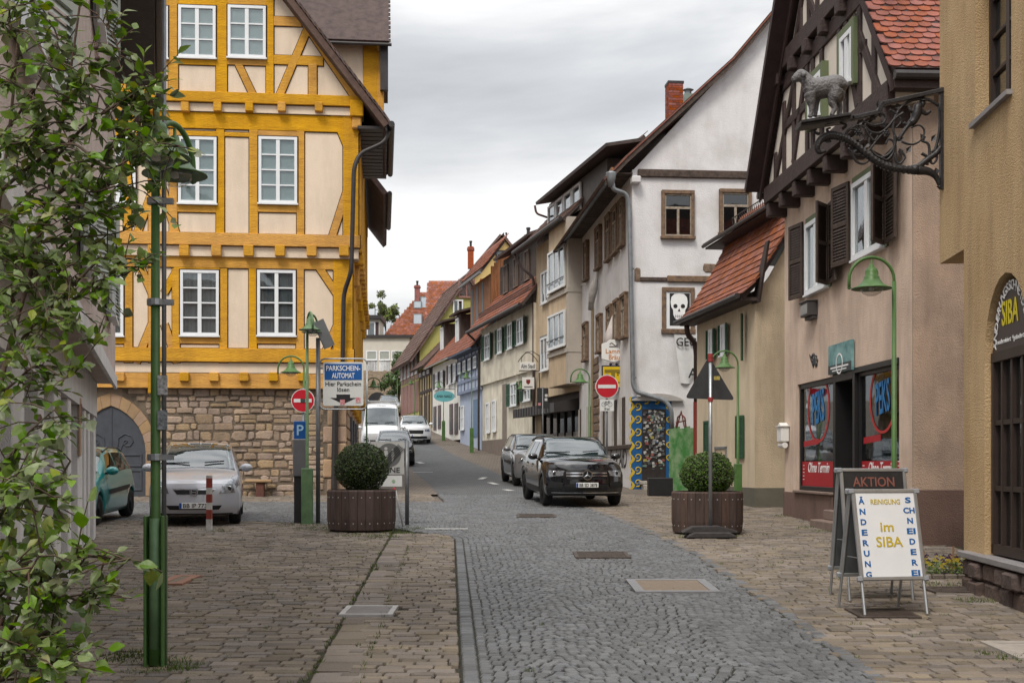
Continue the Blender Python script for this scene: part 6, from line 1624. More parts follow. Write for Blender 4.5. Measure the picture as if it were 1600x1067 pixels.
for px, py in ((692, 531), (716, 518)):
    c = AF.uz(px, py, -.4); d = MB().box(c[0] - .75, c[0] + .75, .4, 3.2, ze + .4, c[1] + 1.0).build('dormer', M_DKB, h)
    window(h, c[0] - .45, c[0] + .45, c[1] - .85, c[1] + .8, .385, 2, 1, back='dark', fw=.1)
    slab(h, (c[0] - 1.5, .1, c[1] + 1.0), (3.0, 0, 0), (0, 3.4, .9), -.12, 'dormer_roof', M_DKB)
c = at(694, 619, 72.5); s = thing('nail_studio_sign', 'oval turquoise nail studio sign on a thin iron arm', 'sign', c)
f = MB(); f.lathe([(.5, -.04), (.5, .04)], 24, (0, 0, 0), 'y'); o = f.build('panel', mat('turquoise_sign', (.12, .36, .38), .5, .05, 5, 0), s); o.scale = (.62 / .5, 1, .33 / .5)
text('ANA NAILS', M_BLK, s, 0, -.05, 0, .16, .9)
f = MB(); f.tube([(0, 0, .33), (.0, 0, .42), (.65, 0, .42)], .02, 6); f.tube([(.65, 0, -.1), (.65, 0, .95)], .02, 6); f.tube([(.3, 0, .42), (.35, 0, .8), (.65, 0, .9)], .016, 6); f.build('iron_arm', M_IRONB, s)
# --- small half-timbered house
HF = Fr((-6.59, 86.9), (-5.33, 81.6))
h = HF.thing('timber_framed_house', 'small brown and cream timber-framed house beside the olive house', 'house')
HL = HF.len; ze = HF.uz(668, 571, .3)[1]; zg = g(84) - HF.z
MB().box(0, HL, 0, 7, 0, ze).build('wall', mat('ochre_infill', (.45, .36, .2), .9, .1, 2, .2), h)
for k in range(6): MB().box(.05 + k * HL / 5.2, .2 + k * HL / 5.2, -.05, 0, zg, ze).build('post', M_TDK, h)
for z in (zg + 2.5, zg + 3.6, ze - .3): MB().box(0, HL, -.055, 0, z, z + .18).build('beam', M_TDK, h)
for k in range(3): x = .5 + k * 1.65; window(h, x, x + .8, zg + 3.9, ze - .4, -.05, 2, 1, back='dark', sill=False); louvre_shutter(h, x - .4, x - .02, zg + 3.9, ze - .4, -.08, M_MAUVE, nsl=12); louvre_shutter(h, x + .82, x + 1.2, zg + 3.9, ze - .4, -.08, M_MAUVE, nsl=12)
for k in range(3): x = .5 + k * 1.65; MB().box(x, x + .7, -.03, 0, zg + .3, zg + 2.3).build('ground_opening', M_DKW, h)
roof2(h, -.3, HL + .2, [(-.7, ze - .05), (2.2, ze + 2.9)], M_BTILE, .32, .34, soff=M_DKB)
# --- olive house, gable towards the camera
GF = Fr((-8.8, 96.3), (-6.59, 86.9))
h = GF.thing('olive_house', 'olive green house with rose shutters and long brown roof', 'house')
GL = GF.len; zg = g(91) - GF.z
ze = CZ + (HY - 540) / F * 88 - GF.z
apx = at(731, 428, 87.6); q = Vector((apx.x, apx.y)) - GF.a; ay = -q.dot(GF.n); az = apx.z - GF.z
MB().box(0, GL, 0, 2 * ay, 0, ze).build('wall', M_OLIVE, h)
gm = MB(); gm.add([(GL, 0, ze), (GL, 2 * ay, ze), (GL, ay, az), (GL - .3, 0, ze), (GL - .3, 2 * ay, ze), (GL - .3, ay, az)], [(0, 1, 2), (5, 4, 3), (0, 2, 5, 3), (1, 4, 5, 2), (0, 3, 4, 1)]); gm.build('gable', M_OLIVE, h)
for k in range(5): x = .6 + k * 1.85; window(h, x, x + .85, ze - 2.0, ze - .5, -.01, 2, 2, back='dark'); louvre_shutter(h, x - .45, x - .02, ze - 2.0, ze - .5, -.05, M_ROSE, nsl=12); louvre_shutter(h, x + .87, x + 1.3, ze - 2.0, ze - .5, -.05, M_ROSE, nsl=12)
for k in range(5): x = .6 + k * 1.85; MB().box(x - .4, x + 1.2, -.04, 0, zg + .6, zg + 2.8).build('ground_shutter', M_ROSE, h); MB().box(x - .3, x + 1.1, -.04, 0, zg + 3.5, zg + 4.9 if zg + 4.9 < ze - 2.3 else ze - 2.4).build('middle_shutter', M_ROSE, h)
sg_ = (az - ze) / ay
slab(h, (-.3, -.8, ze - .8 * sg_), (GL + .55, 0, 0), (0, ay + .8, az - ze + .8 * sg_), .2, 'roof', M_BTILE)
tiles(h, (-.3, -.8, ze - .8 * sg_ + .02), (1, 0, 0), (0, 1, sg_), GL + .55, sqrt((ay + .8) ** 2 * (1 + sg_ ** 2)) - .2, .36, .38, M_BTILE, th=.03, round_=False, mode='pan')
slab(h, (GL + .25, 2 * ay + .8, ze - .8 * sg_), (-GL - .55, 0, 0), (0, -ay - .8, az - ze + .8 * sg_), .2, 'roof', M_BTILE)
def gable_win(h, px, py, D, w, hh, fr, mm, back='dark'):
    """a small window on the camera-facing gable end, its wall plane at local x = fr.len"""
    p = at(px, py, D); q = Vector((p.x, p.y)) - fr.a; y = -q.dot(fr.n)
    e = bpy.data.objects.new('gable_window', None); col.objects.link(e); e.parent = h; e.location = (fr.len + .01, y, p.z - fr.z); e.rotation_euler = (0, 0, pi / 2)
    window(e, -w / 2, w / 2, -hh / 2, hh / 2, 0, 2, 1, m=mm, back=back, fw=.1)
gable_win(h, 716, 481, 87.4, .75, 1.2, GF, WHITE); gable_win(h, 730, 450, 87.4, 1.2, 1.3, GF, M_ROSE, BLIND if False else 'curtain')
# --- yellow gable house behind, its chimney
def back_house(name, label, apex, D, half, hgt, deep, m, mr, ridge_dx=0., pitch=1.2, tw=.4, tile=True):
    """house seen over the roofs: gable end facing the camera under the apex pixel"""
    p = at(apex[0], apex[1], D); fr = Fr((p.x - half, D), (p.x + half, D), z=g(D) - .3)
    h = fr.thing(name, label, 'house'); zt = p.z - fr.z; ze = zt - half * pitch
    MB().box(0, 2 * half, .004, deep, 0, ze).build('wall', m, h)
    MB().prism([(0, ze - .01), (2 * half, ze - .01), (half, zt)], 0, .3).build('gable', m, h)
    for s in (0, 1):
        if s == 0: slab(h, (-.4, deep, ze - .4 * pitch + .1), (0, -deep - .35, 0), (half + .4, 0, (half + .4) * pitch), -.18, 'roof', mr)
        else: slab(h, (2 * half + .4, -.35, ze - .4 * pitch + .1), (0, deep + .35, 0), (-half - .4, 0, (half + .4) * pitch), -.18, 'roof', mr)
    if tile: tiles(h, (-.4, deep, ze - .4 * pitch + .13), (0, -1, 0), (1, 0, pitch), deep + .3, (half + .3) * sqrt(1 + pitch ** 2), tw, tw, mr, th=.03, round_=False, mode='pan')
    return h, fr, ze, zt
h, fr, ze, zt = back_house('gabled_house', 'tall house with warm yellow gable rising behind the olive house', (784, 371), 97, 4.6, 12, 20, M_YELW, M_BTILE, pitch=1.18)
a, z_ = fr.uz(782, 407, 0); window(h, a - .4, a + .4, z_ - .8, z_ + .8, -.01, 1, 1, m=M_DKW, back='dark', fw=.1)
def simple_chimney(par, fr, px0, px1, pyt, pyb, D, m=M_BRICK, pot=True):
    p = at((px0 + px1) / 2, pyt, D); q = Vector((p.x, p.y)) - fr.a; w = (px1 - px0) / F * D / 2
    zb = at(px0, pyb, D).z - fr.z; x, y, z = q.dot(fr.d), -q.dot(fr.n), p.z - fr.z
    o = MB().box(x - w, x + w, y - w, y + w, zb, z).build('chimney', m, par); MB().box(x - w * 1.25, x + w * 1.25, y - w * 1.25, y + w * 1.25, z - .3, z - .1).build('chimney_cap', m, o)
    if pot: MB().lathe([(w * .4, 0), (w * .4, .35), (w * .55, .4), (w * .5, .5)], 8, (x, y, z)).build('chimney_pot', M_ZINC_DK, o)
    return o
simple_chimney(h, fr, 731, 740, 386, 420, 101); simple_chimney(h, fr, 788, 794, 373, 395, 101)
h, fr, ze, zt = back_house('gabled_house', 'red roofed house with metal chimney cowl behind the tan house', (826, 374), 80, 1.5, 10, 8, M_ANA, M_OTILE, pitch=1.1, tile=False)
simple_chimney(h, fr, 819, 832, 368, 390, 78); simple_chimney(h, fr, 750, 756, 436, 452, 84, pot=False)
p = at(790, 378, 79.0)
# --- red hipped house far up the hill
D = 132
p0 = at(609, 527, D); p1 = at(700, 527, D)
fr = Fr((p0.x, D), (p1.x + 3, D), z=g(D) - .3)
h = fr.thing('hipped_house', 'cream house with steep red hipped roof and skylights at the hilltop', 'house')
zt = at(650, 457, D + 4).z - fr.z; ze = p0.z - fr.z + .35
MB().box(0, fr.len, 0, 9, 0, ze).build('wall', mat('pale_yellow_render', (.56, .47, .3), .9, .05, 1.5, .1), h)
W = fr.len; rl = Vector((3.0, 4.5, zt)); rr_ = Vector((W - 1, 4.5, zt))
def tri_roof(par, pts, m, name='roof'): 
    MB().add(pts, [tuple(range(len(pts)))]).build(name, m, par)
A_, B_, C_, D_ = (-.6, -.6, ze - .2), (W + .6, -.6, ze - .2), (W + .6, 9.6, ze - .2), (-.6, 9.6, ze - .2)
tri_roof(h, [A_, B_, rr_, rl], M_OTILE); tri_roof(h, [B_, C_, rr_], M_OTILE); tri_roof(h, [C_, D_, rl, rr_], M_OTILE); tri_roof(h, [D_, A_, rl], M_OTILE)
sv = (Vector(rl) - Vector((rl.x, -.6, ze - .2))); 
tiles(h, (-.6, -.6, ze - .18), (1, 0, 0), sv, W + 1.2, sv.length - .2, .26, .22, M_OTILE, th=.04, round_=False, mode='pan', inside=lambda x, y: x > 3.6 * y / sv.length + .1)
for px, py, ww, hh in ((664, 469, 1.4, 1.5), (650, 472, .9, .8), (652, 498, 1.0, 1.2)):
    p = at(px, py, D + .2); q = Vector((p.x, p.y)) - fr.a; x = q.dot(fr.d); z = p.z - fr.z; t = (z - ze + .2) / (zt - ze + .2); y = -.6 + t * 5.1 - .35
    o = MB().box(x - ww / 2, x + ww / 2, y - .2, y + .6, z - hh / 2, z + hh / 2).build('skylight', M_ZINC, h); MB().box(x - ww * .4, x + ww * .4, y - .23, y - .2, z - hh * .4, z + hh * .4).build('pane', mat('sky_pane', (.45, .52, .58), .15, .05, 3, 0, spec=.8), o)
for px in (621, 632, 644): 
    a, z_ = fr.uz(px, 540, 0); window(h, a - .55, a + .55, z_ - .8, z_ + .8, -.01, 2, 1, back='dark', fw=.12)
simple_chimney(h, fr, 648, 656, 446, 475, D + 3)
p0 = at(668, 437, 120); p1 = at(722, 437, 120)
fr = Fr((p0.x, 120), (p1.x, 120), z=g(120) - .3); h = fr.thing('red_roofed_house', 'house with a plain red tiled roof behind the olive gable', 'house')
MB().box(.3, fr.len, 1, 7, 0, 6.5).build('wall', MATS['pale_yellow_render'], h)
zt = p0.z - fr.z; zlow = at(668, 500, 118).z - fr.z
slab(h, (0, -2, zlow), (fr.len, 0, 0), (0, 3.6, zt - zlow), .25, 'roof', M_OTILE); tiles(h, (0, -2, zlow + .02), (1, 0, 0), (0, 3.6, zt - zlow), fr.len, sqrt(3.6 ** 2 + (zt - zlow) ** 2) - .2, .3, .3, M_OTILE, th=.03)
MB().box(.1, fr.len, 1.6, 7, zlow - 1, zlow + .1).build('upper_wall', MATS['pale_yellow_render'], h)
# --- flat-roofed building on a stone base closing the street
D = 122
p0 = at(556, 528, D); p1 = at(640, 528, D); fr = Fr((p0.x - 4, D + .5), (p1.x, D), z=g(D) - .4)
h = fr.thing('flat_roofed_building', 'pale flat-roofed building on a rubble stone base closing the street', 'building')
zt = p0.z - fr.z; zm = fr.uz(600, 580, 0)[1]; zt2 = fr.uz(600, 532, 0)[1]
MB().box(0, fr.len, 0, 8, zm, zt).build('wall', mat('pale_grey_cream', (.55, .52, .46), .9, .05, 1.5, .1), h)
MB().box(0, fr.len + .3, -.3, 8, zt, zt + .3).build('roof_edge', M_ZINC_DK, h)
a = fr.uz(612, 600, 0)[0]
MB().box(0, a, -.05, 8, 0, zm).build('stone_base', M_STONE2, h); MB().box(a, fr.len, .0, 8, 0, zm).build('base_wall', MATS['pale_grey_cream'], h)
rn = random.Random(77); z = 0.4
while z < zm - .3:
    x = fr.uz(560, 600, 0)[0]; hh = rn.uniform(.35, .6)
    while x < a - .5: w = rn.uniform(.5, 1.1); stone(h, x, min(a, x + w - .05), z, z + hh - .05, M_STONE2, proud=.06); h.children[-1].location.y = -.05; x += w
    z += hh
for px in (581, 601, 620):
    a, z1 = fr.uz(px, 548, 0); z0 = fr.uz(px, 572, 0)[1]
    w = window(h, a - .55, a + .55, z0 + .6, z1, -.01, 1, 1, m=WHITE, back=mat('pale_blue_blind', (.35, .46, .5), .7, .05, 3, 0), fw=.1); MB().box(a - .55, a + .55, -.05, 0, z0 - .5, z0 + .6).build('apron_panel', WHITE, w)
a = fr.uz(590, 625, 0)[0]
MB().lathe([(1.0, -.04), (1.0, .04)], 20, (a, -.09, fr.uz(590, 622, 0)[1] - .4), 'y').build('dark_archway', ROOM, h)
# roof-top room with balcony rail and steep dark roof to its left
p = at(572, 528, 127); fr2 = Fr((p.x - 3, 127), (at(593, 528, 127).x, 127), z=g(127))
h = fr2.thing('attic_building', 'narrow building with a flat dormer box and dark steep roof beside the yellow house', 'building')
zt = at(580, 499, 127).z - fr2.z
MB().box(0, fr2.len, 0, 4, 0, zt).build('wall', MATS['pale_grey_cream'], h)
MB().box(0, fr2.len - .1, -.05, 0, zt - 1.7, zt - .3).build('dark_cladding', mat('plum_cladding', (.06, .035, .04), .7, .1, 4, .1), h)
MB().box(-.2, fr2.len + .25, -.5, 4, zt, zt + .4).build('flat_roof', M_ZINC_DK, h)
a, z_ = fr2.uz(580, 515, 0); window(h, a - .45, a + .45, z_ - .8, z_ + .8, -.06, 1, 1, back='curtain', fw=.12)
MB().prism([(-2, zt + .4), (fr2.len - 1.0, zt + .4), (-2, zt + 7)], 1.5, 1.8).build('steep_roof', M_TILE_DK, h)
f = MB(); x = fr2.len - .5; f.tube([(x, .3, zt + .4), (x, .3, zt + 1.5)], .04, 5); f.tube([(x + .5, .3, zt + .4), (x + .5, .3, zt + 1.9)], .04, 5)
for z in (1.0, 1.4): f.tube([(x, .3, zt + z), (x + .5, .3, zt + z + .1)], .03, 5)
f.build('roof_rail', M_ZINC_DK, h)
# ------------------------------------------------------------------ cars
def cr_interp(tab, t):
    """smooth interpolation of [(t, value)] with clamped, shape-preserving tangents"""
    n = len(tab)
    if t <= tab[0][0]: return tab[0][1]
    if t >= tab[-1][0]: return tab[-1][1]
    for i in range(n - 1):
        if t <= tab[i + 1][0]:
            (x0, y0), (x1, y1) = tab[i], tab[i + 1]; h = x1 - x0; d = (y1 - y0) / h
            def tan(j):
                if j <= 0 or j >= n - 1: return d
                a = (tab[j][1] - tab[j - 1][1]) / (tab[j][0] - tab[j - 1][0]); b = (tab[j + 1][1] - tab[j][1]) / (tab[j + 1][0] - tab[j][0])
                return 0 if a * b <= 0 else 2 * a * b / (a + b)
            m0, m1 = tan(i), tan(i + 1); s = (t - x0) / h
            return (2 * s ** 3 - 3 * s ** 2 + 1) * y0 + (s ** 3 - 2 * s ** 2 + s) * h * m0 + (-2 * s ** 3 + 3 * s ** 2) * y1 + (s ** 3 - s ** 2) * h * m1
M_TYRE = mat('tyre_rubber', (.018, .018, .019), .85, .1, 8, .1)
M_CARBLK = mat('car_black_plastic', (.014, .014, .015), .5, .1, 8, .05)
M_CHROME = mat('chrome_trim', (.62, .63, .65), .18, .02, 5, 0, metal=1.)
M_RIM = mat('alloy_rim', (.40, .41, .42), .3, .05, 5, 0, metal=.8)
M_LAMPG = mat('headlight_reflector', (.45, .47, .5), .2, .4, 14, 0, metal=.7)
M_PLATE = mat('number_plate_white', (.72, .72, .70), .4, .02, 5, 0)
M_EUBLUE = mat('plate_blue', (.01, .06, .32), .4, .02, 5, 0)
M_SEAT = mat('car_interior', (.085, .095, .095), .9, .2, 4, 0)
CARG = glass('car_glass', tint=(.8, .95, .95), clear=.6, rough=.015, refl=.13)
def car(name, label, loc, rz, paint, S, plate=None, face=None, group='cars parked and driving on the street', slope=0.):
    """S: length, half width W, wheel radius, axle positions, and profile tables over y (front = 0)"""
    root = thing(name, label, S.get('cat', 'car'), loc, rz, group)
    root.rotation_euler = (slope, 0, rz)
    Ln, W, R = S['L'], S['W'], S['R']; b, fl = S.get('bulge', .3), .95
    def prof(v): return cr_interp(S.get('nose', [(0, .07), (.3, 0), (.6, .01), (.85, .04), (1, .085)]), v)
    zl0, zh0 = cr_interp(S['zl'], 0), cr_interp(S['zt'], 0)
    def arch(y):
        z = 0
        for ay in S['axles']:
            d = abs(y - ay); ra = R * 1.16
            if d < ra: z = max(z, R + sqrt(ra * ra - d * d) * 1.0)
        return z
    def ring(y):
        zt, zb, wt, wb, wm, zl = (cr_interp(S[k], y) for k in ('zt', 'zb', 'wt', 'wb', 'wm', 'zl'))
        zb = min(zb, zt - .02)
        za = arch(y); zm = max(zl + (zb - zl) * .55, min(za + .03, zb - .05)); z6 = max(zl + .1, za); z7 = max(zl, za)
        pts = [(0, zt), (wt * .5, zt - .008), (wt * .88, zt - .03), (wt, zt - min(.075, (zt - zb) * .45)), (wb, zb), (wm, zm + .06), (wm, min(zm, max(zm - .12, z6 + .005))), (wm * .985, z6), (wm * .95, z7), (0, z7)]
        f = max(0, 1 - y / fl)
        yb = Ln - y; fb = max(0, 1 - yb / .7); out = []
        for x, z in pts:
            v = min(1, max(0, (z - zl0) / (zh0 - zl0)))
            yy = y + f * f * (b * (abs(x) / W) ** 2.4 + prof(v)) - fb * fb * (.16 * (abs(x) / W) ** 2.4)
            out.append((x, yy, z))
        return out
    def P(y, r):                                  # point on the skin: station y, ring coordinate r (negative = mirrored)
        s = 1 if r >= 0 else -1; r = abs(r); i = min(8, int(r)); t = r - i
        a, c = ring(y)[i], ring(y)[i + 1]
        return Vector((s * (a[0] + (c[0] - a[0]) * t), a[1] + (c[1] - a[1]) * t, a[2] + (c[2] - a[2]) * t))
    N = 96; m_ = MB(); K = 10
    ys = [Ln * (i / N) for i in range(N + 1)]
    for y in ys:
        rg = ring(y); m_.v += [tuple(p) for p in rg] + [(-p[0], p[1], p[2]) for p in rg[-2:0:-1]]
    n = 2 * K - 2
    for i in range(N):
        for j in range(n): m_.f.append((i * n + j, i * n + (j + 1) % n, (i + 1) * n + (j + 1) % n, (i + 1) * n + j)); m_.m.append(0)
    m_.f.append(tuple(range(N * n, N * n + n))); m_.m.append(0)
    # front fascia
    def cap(u, v, off=0.):
        z = zl0 + (zh0 - zl0) * v; w = cr_interp(S['wm'], 0) * (1 - .05 * (1 - min(1, v * 4)) - .10 * max(0, v - .7) / .3)
        return Vector((u * w, b * abs(u * w / W) ** 2.4 + prof(v) - off, z - .02 * abs(u) ** 3 * v))
    m_.grid(lambda u, v: cap(u * 2 - 1, v), 24, 12)
    body = m_.build('body', paint, root, True)
    def patch(nm, m, corners, off=.008, nu=8, nv=4, parent=None, sm=True):   # a panel on the fascia: four (u,v) corners bl, br, tr, tl
        q = [Vector((*c, 0)) for c in corners]; o = MB()
        o.grid(lambda s, t: cap(*((q[0].lerp(q[1], s)).lerp(q[3].lerp(q[2], s), t).xy), off), nu, nv)
        return o.build(nm, m, parent or root, sm)
    def skin_patch(nm, m, y0, y1, r0, r1, off=.006, nu=10, nv=6, parent=None, y0b=None, y1b=None):
        o = MB(); e = .004
        def fn(s, t):
            r = r0 + (r1 - r0) * t; ya = y0 + ((y0b if y0b is not None else y0) - y0) * t; yc = y1 + ((y1b if y1b is not None else y1) - y1) * t
            y = ya + (yc - ya) * s; p = P(y, r)
            d1 = P(min(Ln, y + .03), r) - P(max(0, y - .03), r); r2 = r + (.05 if r < 0 else -.05) * 0; d2 = P(y, r + .06) - P(y, r - .06)
            nn = d1.cross(d2)
            if nn.length < 1e-9: nn = Vector((0, 0, 1))
            nn.normalize()
            c_ = Vector((0, p.y, .8)); 
            if nn.dot(p - c_) < 0: nn = -nn
            return p + nn * off
        o.grid(fn, nu, nv); return o.build(nm, m, parent or root, True)
    G = S['glass']                                # windscreen y0,y1 ; side windows list ; rear
    ws_ = skin_patch('windscreen', CARG, G['ws'][0], G['ws'][1], -2.86, 2.86, .010, 14, 16)
    bk = MB(); bk.grid(lambda s, t: P(G['ws'][0] + (G['ws'][1] - G['ws'][0]) * s, -2.9 + 5.8 * t) + Vector((0, -.0, .004)), 14, 16); bk.build('cabin_shade', M_SEAT, ws_, True)
    for s in (-1, 1):
        x0 = s * W * .42; hz = cr_interp(S['zb'], G['ws'][1]); yy = G['ws'][1] + .1
        MB().tube([P(G['ws'][0] + .1, s * .4) + Vector((0, -.03, .03)), P(G['ws'][0] + .16, s * 2.2 - .6) + Vector((0, -.03, .03))], .012, 5).build('wiper', M_CARBLK, root)
        for (ya, yc, yab, ycb) in G['sides']: skin_patch('side_window', CARG if False else PANE_DARK2, ya, yc, s * 3.95, s * 3.12, .006, 8, 4, None, yab, ycb)
    mirr = G['mirror']
    for s in (-1, 1):
        p = P(mirr, s * 3.9); o = MB(); c = p + Vector((s * .13, -.03, .07))
        o.grid(lambda u, v: c + Vector((.115 * cos(2 * pi * u) * sin(pi * v) * 1.05, .07 * cos(pi * v) * 1.2, .082 * sin(2 * pi * u) * sin(pi * v))), 14, 10); o = o.build('mirror', S.get('mirror_mat', paint), root, True)
        MB().bar(p + Vector((0, 0, .02)), c + Vector((0, 0, -.04)), .05, .03).build('mirror_arm', M_CARBLK, o)
    # wheels
    for ay in S['axles']:
        for s in (-1, 1):
            xw = cr_interp(S['wm'], ay) - .015; w = MB(); t = .21
            w.lathe([(R * .66, -t / 2), (R * .9, -t / 2), (R * .985, -t * .36), (R, -t * .15), (R, t * .15), (R * .985, t * .36), (R * .9, t / 2), (R * .66, t / 2)], 32, (0, 0, 0), 'x')
            w = w.build('wheel', M_TYRE, root, True); w.location = (s * (xw - t / 2), ay, R)
            rm = MB(); rr = R * .67
            rm.lathe([(rr, s * t * .5), (rr * .93, s * t * .47), (rr * .9, s * t * .2), (.0, s * t * .2)], 28, (0, 0, 0), 'x'); rm.build('wheel_well', M_CARBLK, w, True)
            k = S.get('spokes', 5)
            sp_ = MB(); sp_.lathe([(rr * .92, s * t * .44), (rr, s * t * .5), (rr * 1.02, s * t * .46), (rr * .92, s * t * .36)], 28, (0, 0, 0), 'x')
            for i in range(k):
                a = 2 * pi * i / k + .3; d = Vector((0, cos(a), sin(a))); sp_.bar(d * rr * .12 + Vector((s * t * .40, 0, 0)), d * rr * .96 + Vector((s * t * .44, 0, 0)), rr * (1.5 / k), .02, up=(1, 0, 0))
            sp_.lathe([(rr * .2, s * t * .3), (rr * .2, s * t * .46), (0, s * t * .47)], 14, (0, 0, 0), 'x'); sp_.build('rim', M_RIM, w)
    MB().box(-W * .9, W * .9, .35, Ln - .3, max(.16, zl0 - .02), R + .1).build('underbody', M_CARBLK, root)
    # cabin: seats and dash seen through the glass
    fc = S.get('plate_v', .28)
    if plate is not None:
        pz = zl0 + (zh0 - zl0) * fc; c = cap(S.get('plate_u', 0), fc, .02)
        pl = MB().box(-.26, .26, -.012, .0, -.056, .056).build('number_plate', M_PLATE, root, bevel=.004); pl.location = (c.x, c.y - .005, c.z)
        MB().box(-.258, -.215, -.014, -.012, -.052, .052).build('country_strip', M_EUBLUE, pl); plate and text(plate, M_BLK, pl, .022, -.0145, 0, .078, .42)
    if face: face(root, cap, patch, skin_patch, P)
    return root
PANE_DARK2 = glass('car_side_glass', tint=(.7, .8, .8), clear=.22, rough=.02)
def paint(name, c, metal=.5, rough=.28): return mat(name, c, rough, .02, 30, 0, metal=metal, coat=1., spec=.5)
suv = dict(L=4.66, W=.945, R=.36, axles=(.84, 3.71), bulge=.34, spokes=5, plate_v=.34,
    zt=[(0, 1.0), (.2, 1.07), (.9, 1.16), (1.32, 1.19), (1.58, 1.37), (1.98, 1.59), (2.35, 1.64), (3.4, 1.64), (4.15, 1.58), (4.5, 1.25), (4.66, 1.0)],
    zb=[(0, .86), (.4, .97), (1.2, 1.04), (2.5, 1.09), (4.0, 1.13), (4.66, .95)],
    wt=[(0, .70), (.3, .79), (1.2, .83), (1.6, .755), (2.1, .69), (3.4, .68), (4.2, .67), (4.66, .74)],
    wb=[(0, .84), (.4, .905), (1.2, .925), (2.5, .895), (4.0, .88), (4.66, .8)], wm=[(0, .915), (.5, .94), (2.3, .945), (4.2, .94), (4.66, .86)],
    zl=[(0, .27), (.5, .24), (2.3, .25), (4.1, .28), (4.66, .38)],
    glass=dict(ws=(1.32, 2.12), sides=((1.62, 2.42, 2.05, 2.42), (2.5, 3.2, 2.5, 3.15), (3.28, 4.0, 3.23, 3.8)), mirror=1.62))
hatch = dict(L=3.85, W=.84, R=.29, axles=(.75, 3.2), bulge=.36, spokes=7, plate_v=.30,
    zt=[(0, .78), (.2, .86), (.7, .98), (.95, 1.03), (1.3, 1.27), (1.7, 1.47), (2.1, 1.53), (2.9, 1.52), (3.5, 1.42), (3.75, 1.0), (3.85, .8)],
    zb=[(0, .66), (.3, .8), (.9, .92), (2.0, .97), (3.3, 1.02), (3.85, .76)],
    wt=[(0, .56), (.3, .66), (.9, .72), (1.3, .67), (1.8, .61), (2.8, .60), (3.5, .59), (3.85, .64)],
    wb=[(0, .66), (.4, .77), (1.0, .80), (2.2, .80), (3.4, .78), (3.85, .7)], wm=[(0, .80), (.5, .835), (2., .84), (3.4, .83), (3.85, .74)],
    zl=[(0, .21), (.5, .18), (2.0, .19), (3.4, .22), (3.85, .3)],
    glass=dict(ws=(1.0, 1.86), sides=((1.4, 2.2, 1.78, 2.2), (2.28, 3.0, 2.28, 2.95), (3.07, 3.45, 3.02, 3.3)), mirror=1.35))
def scaled(base, L=1., W=1., H=1., **kw):
    d = dict(base)
    for k in ('zt', 'zb', 'zl'): d[k] = [(y * L, v * H) for y, v in base[k]]
    for k in ('wt', 'wb', 'wm'): d[k] = [(y * L, v * W) for y, v in base[k]]
    d['L'] = base['L'] * L; d['W'] = base['W'] * W; d['axles'] = tuple(a * L for a in base['axles'])
    G = base['glass']; d['glass'] = dict(ws=tuple(a * L for a in G['ws']), sides=tuple(tuple(x * L for x in s) for s in G['sides']), mirror=G['mirror'] * L)
    d.update(kw); return d
van = dict(L=5.6, W=1.02, R=.34, axles=(.95, 4.3), bulge=.30, spokes=6, plate_v=.2, cat='van',
    zt=[(0, 1.10), (.3, 1.22), (.75, 1.36), (1.0, 1.5), (1.5, 2.05), (1.85, 2.38), (2.3, 2.52), (3.5, 2.55), (5.4, 2.52), (5.6, 2.4)],
    zb=[(0, .95), (.5, 1.1), (1.2, 1.22), (3, 1.25), (5.6, 1.2)], wt=[(0, .8), (.5, .86), (1.2, .84), (2, .80), (5.6, .8)],
    wb=[(0, .88), (.5, .97), (1.2, .99), (5.6, .98)], wm=[(0, .96), (.5, 1.01), (5.6, 1.0)], zl=[(0, .28), (.6, .26), (5.6, .34)],
    glass=dict(ws=(.98, 1.78), sides=((1.35, 2.3, 1.7, 2.3),), mirror=1.3))
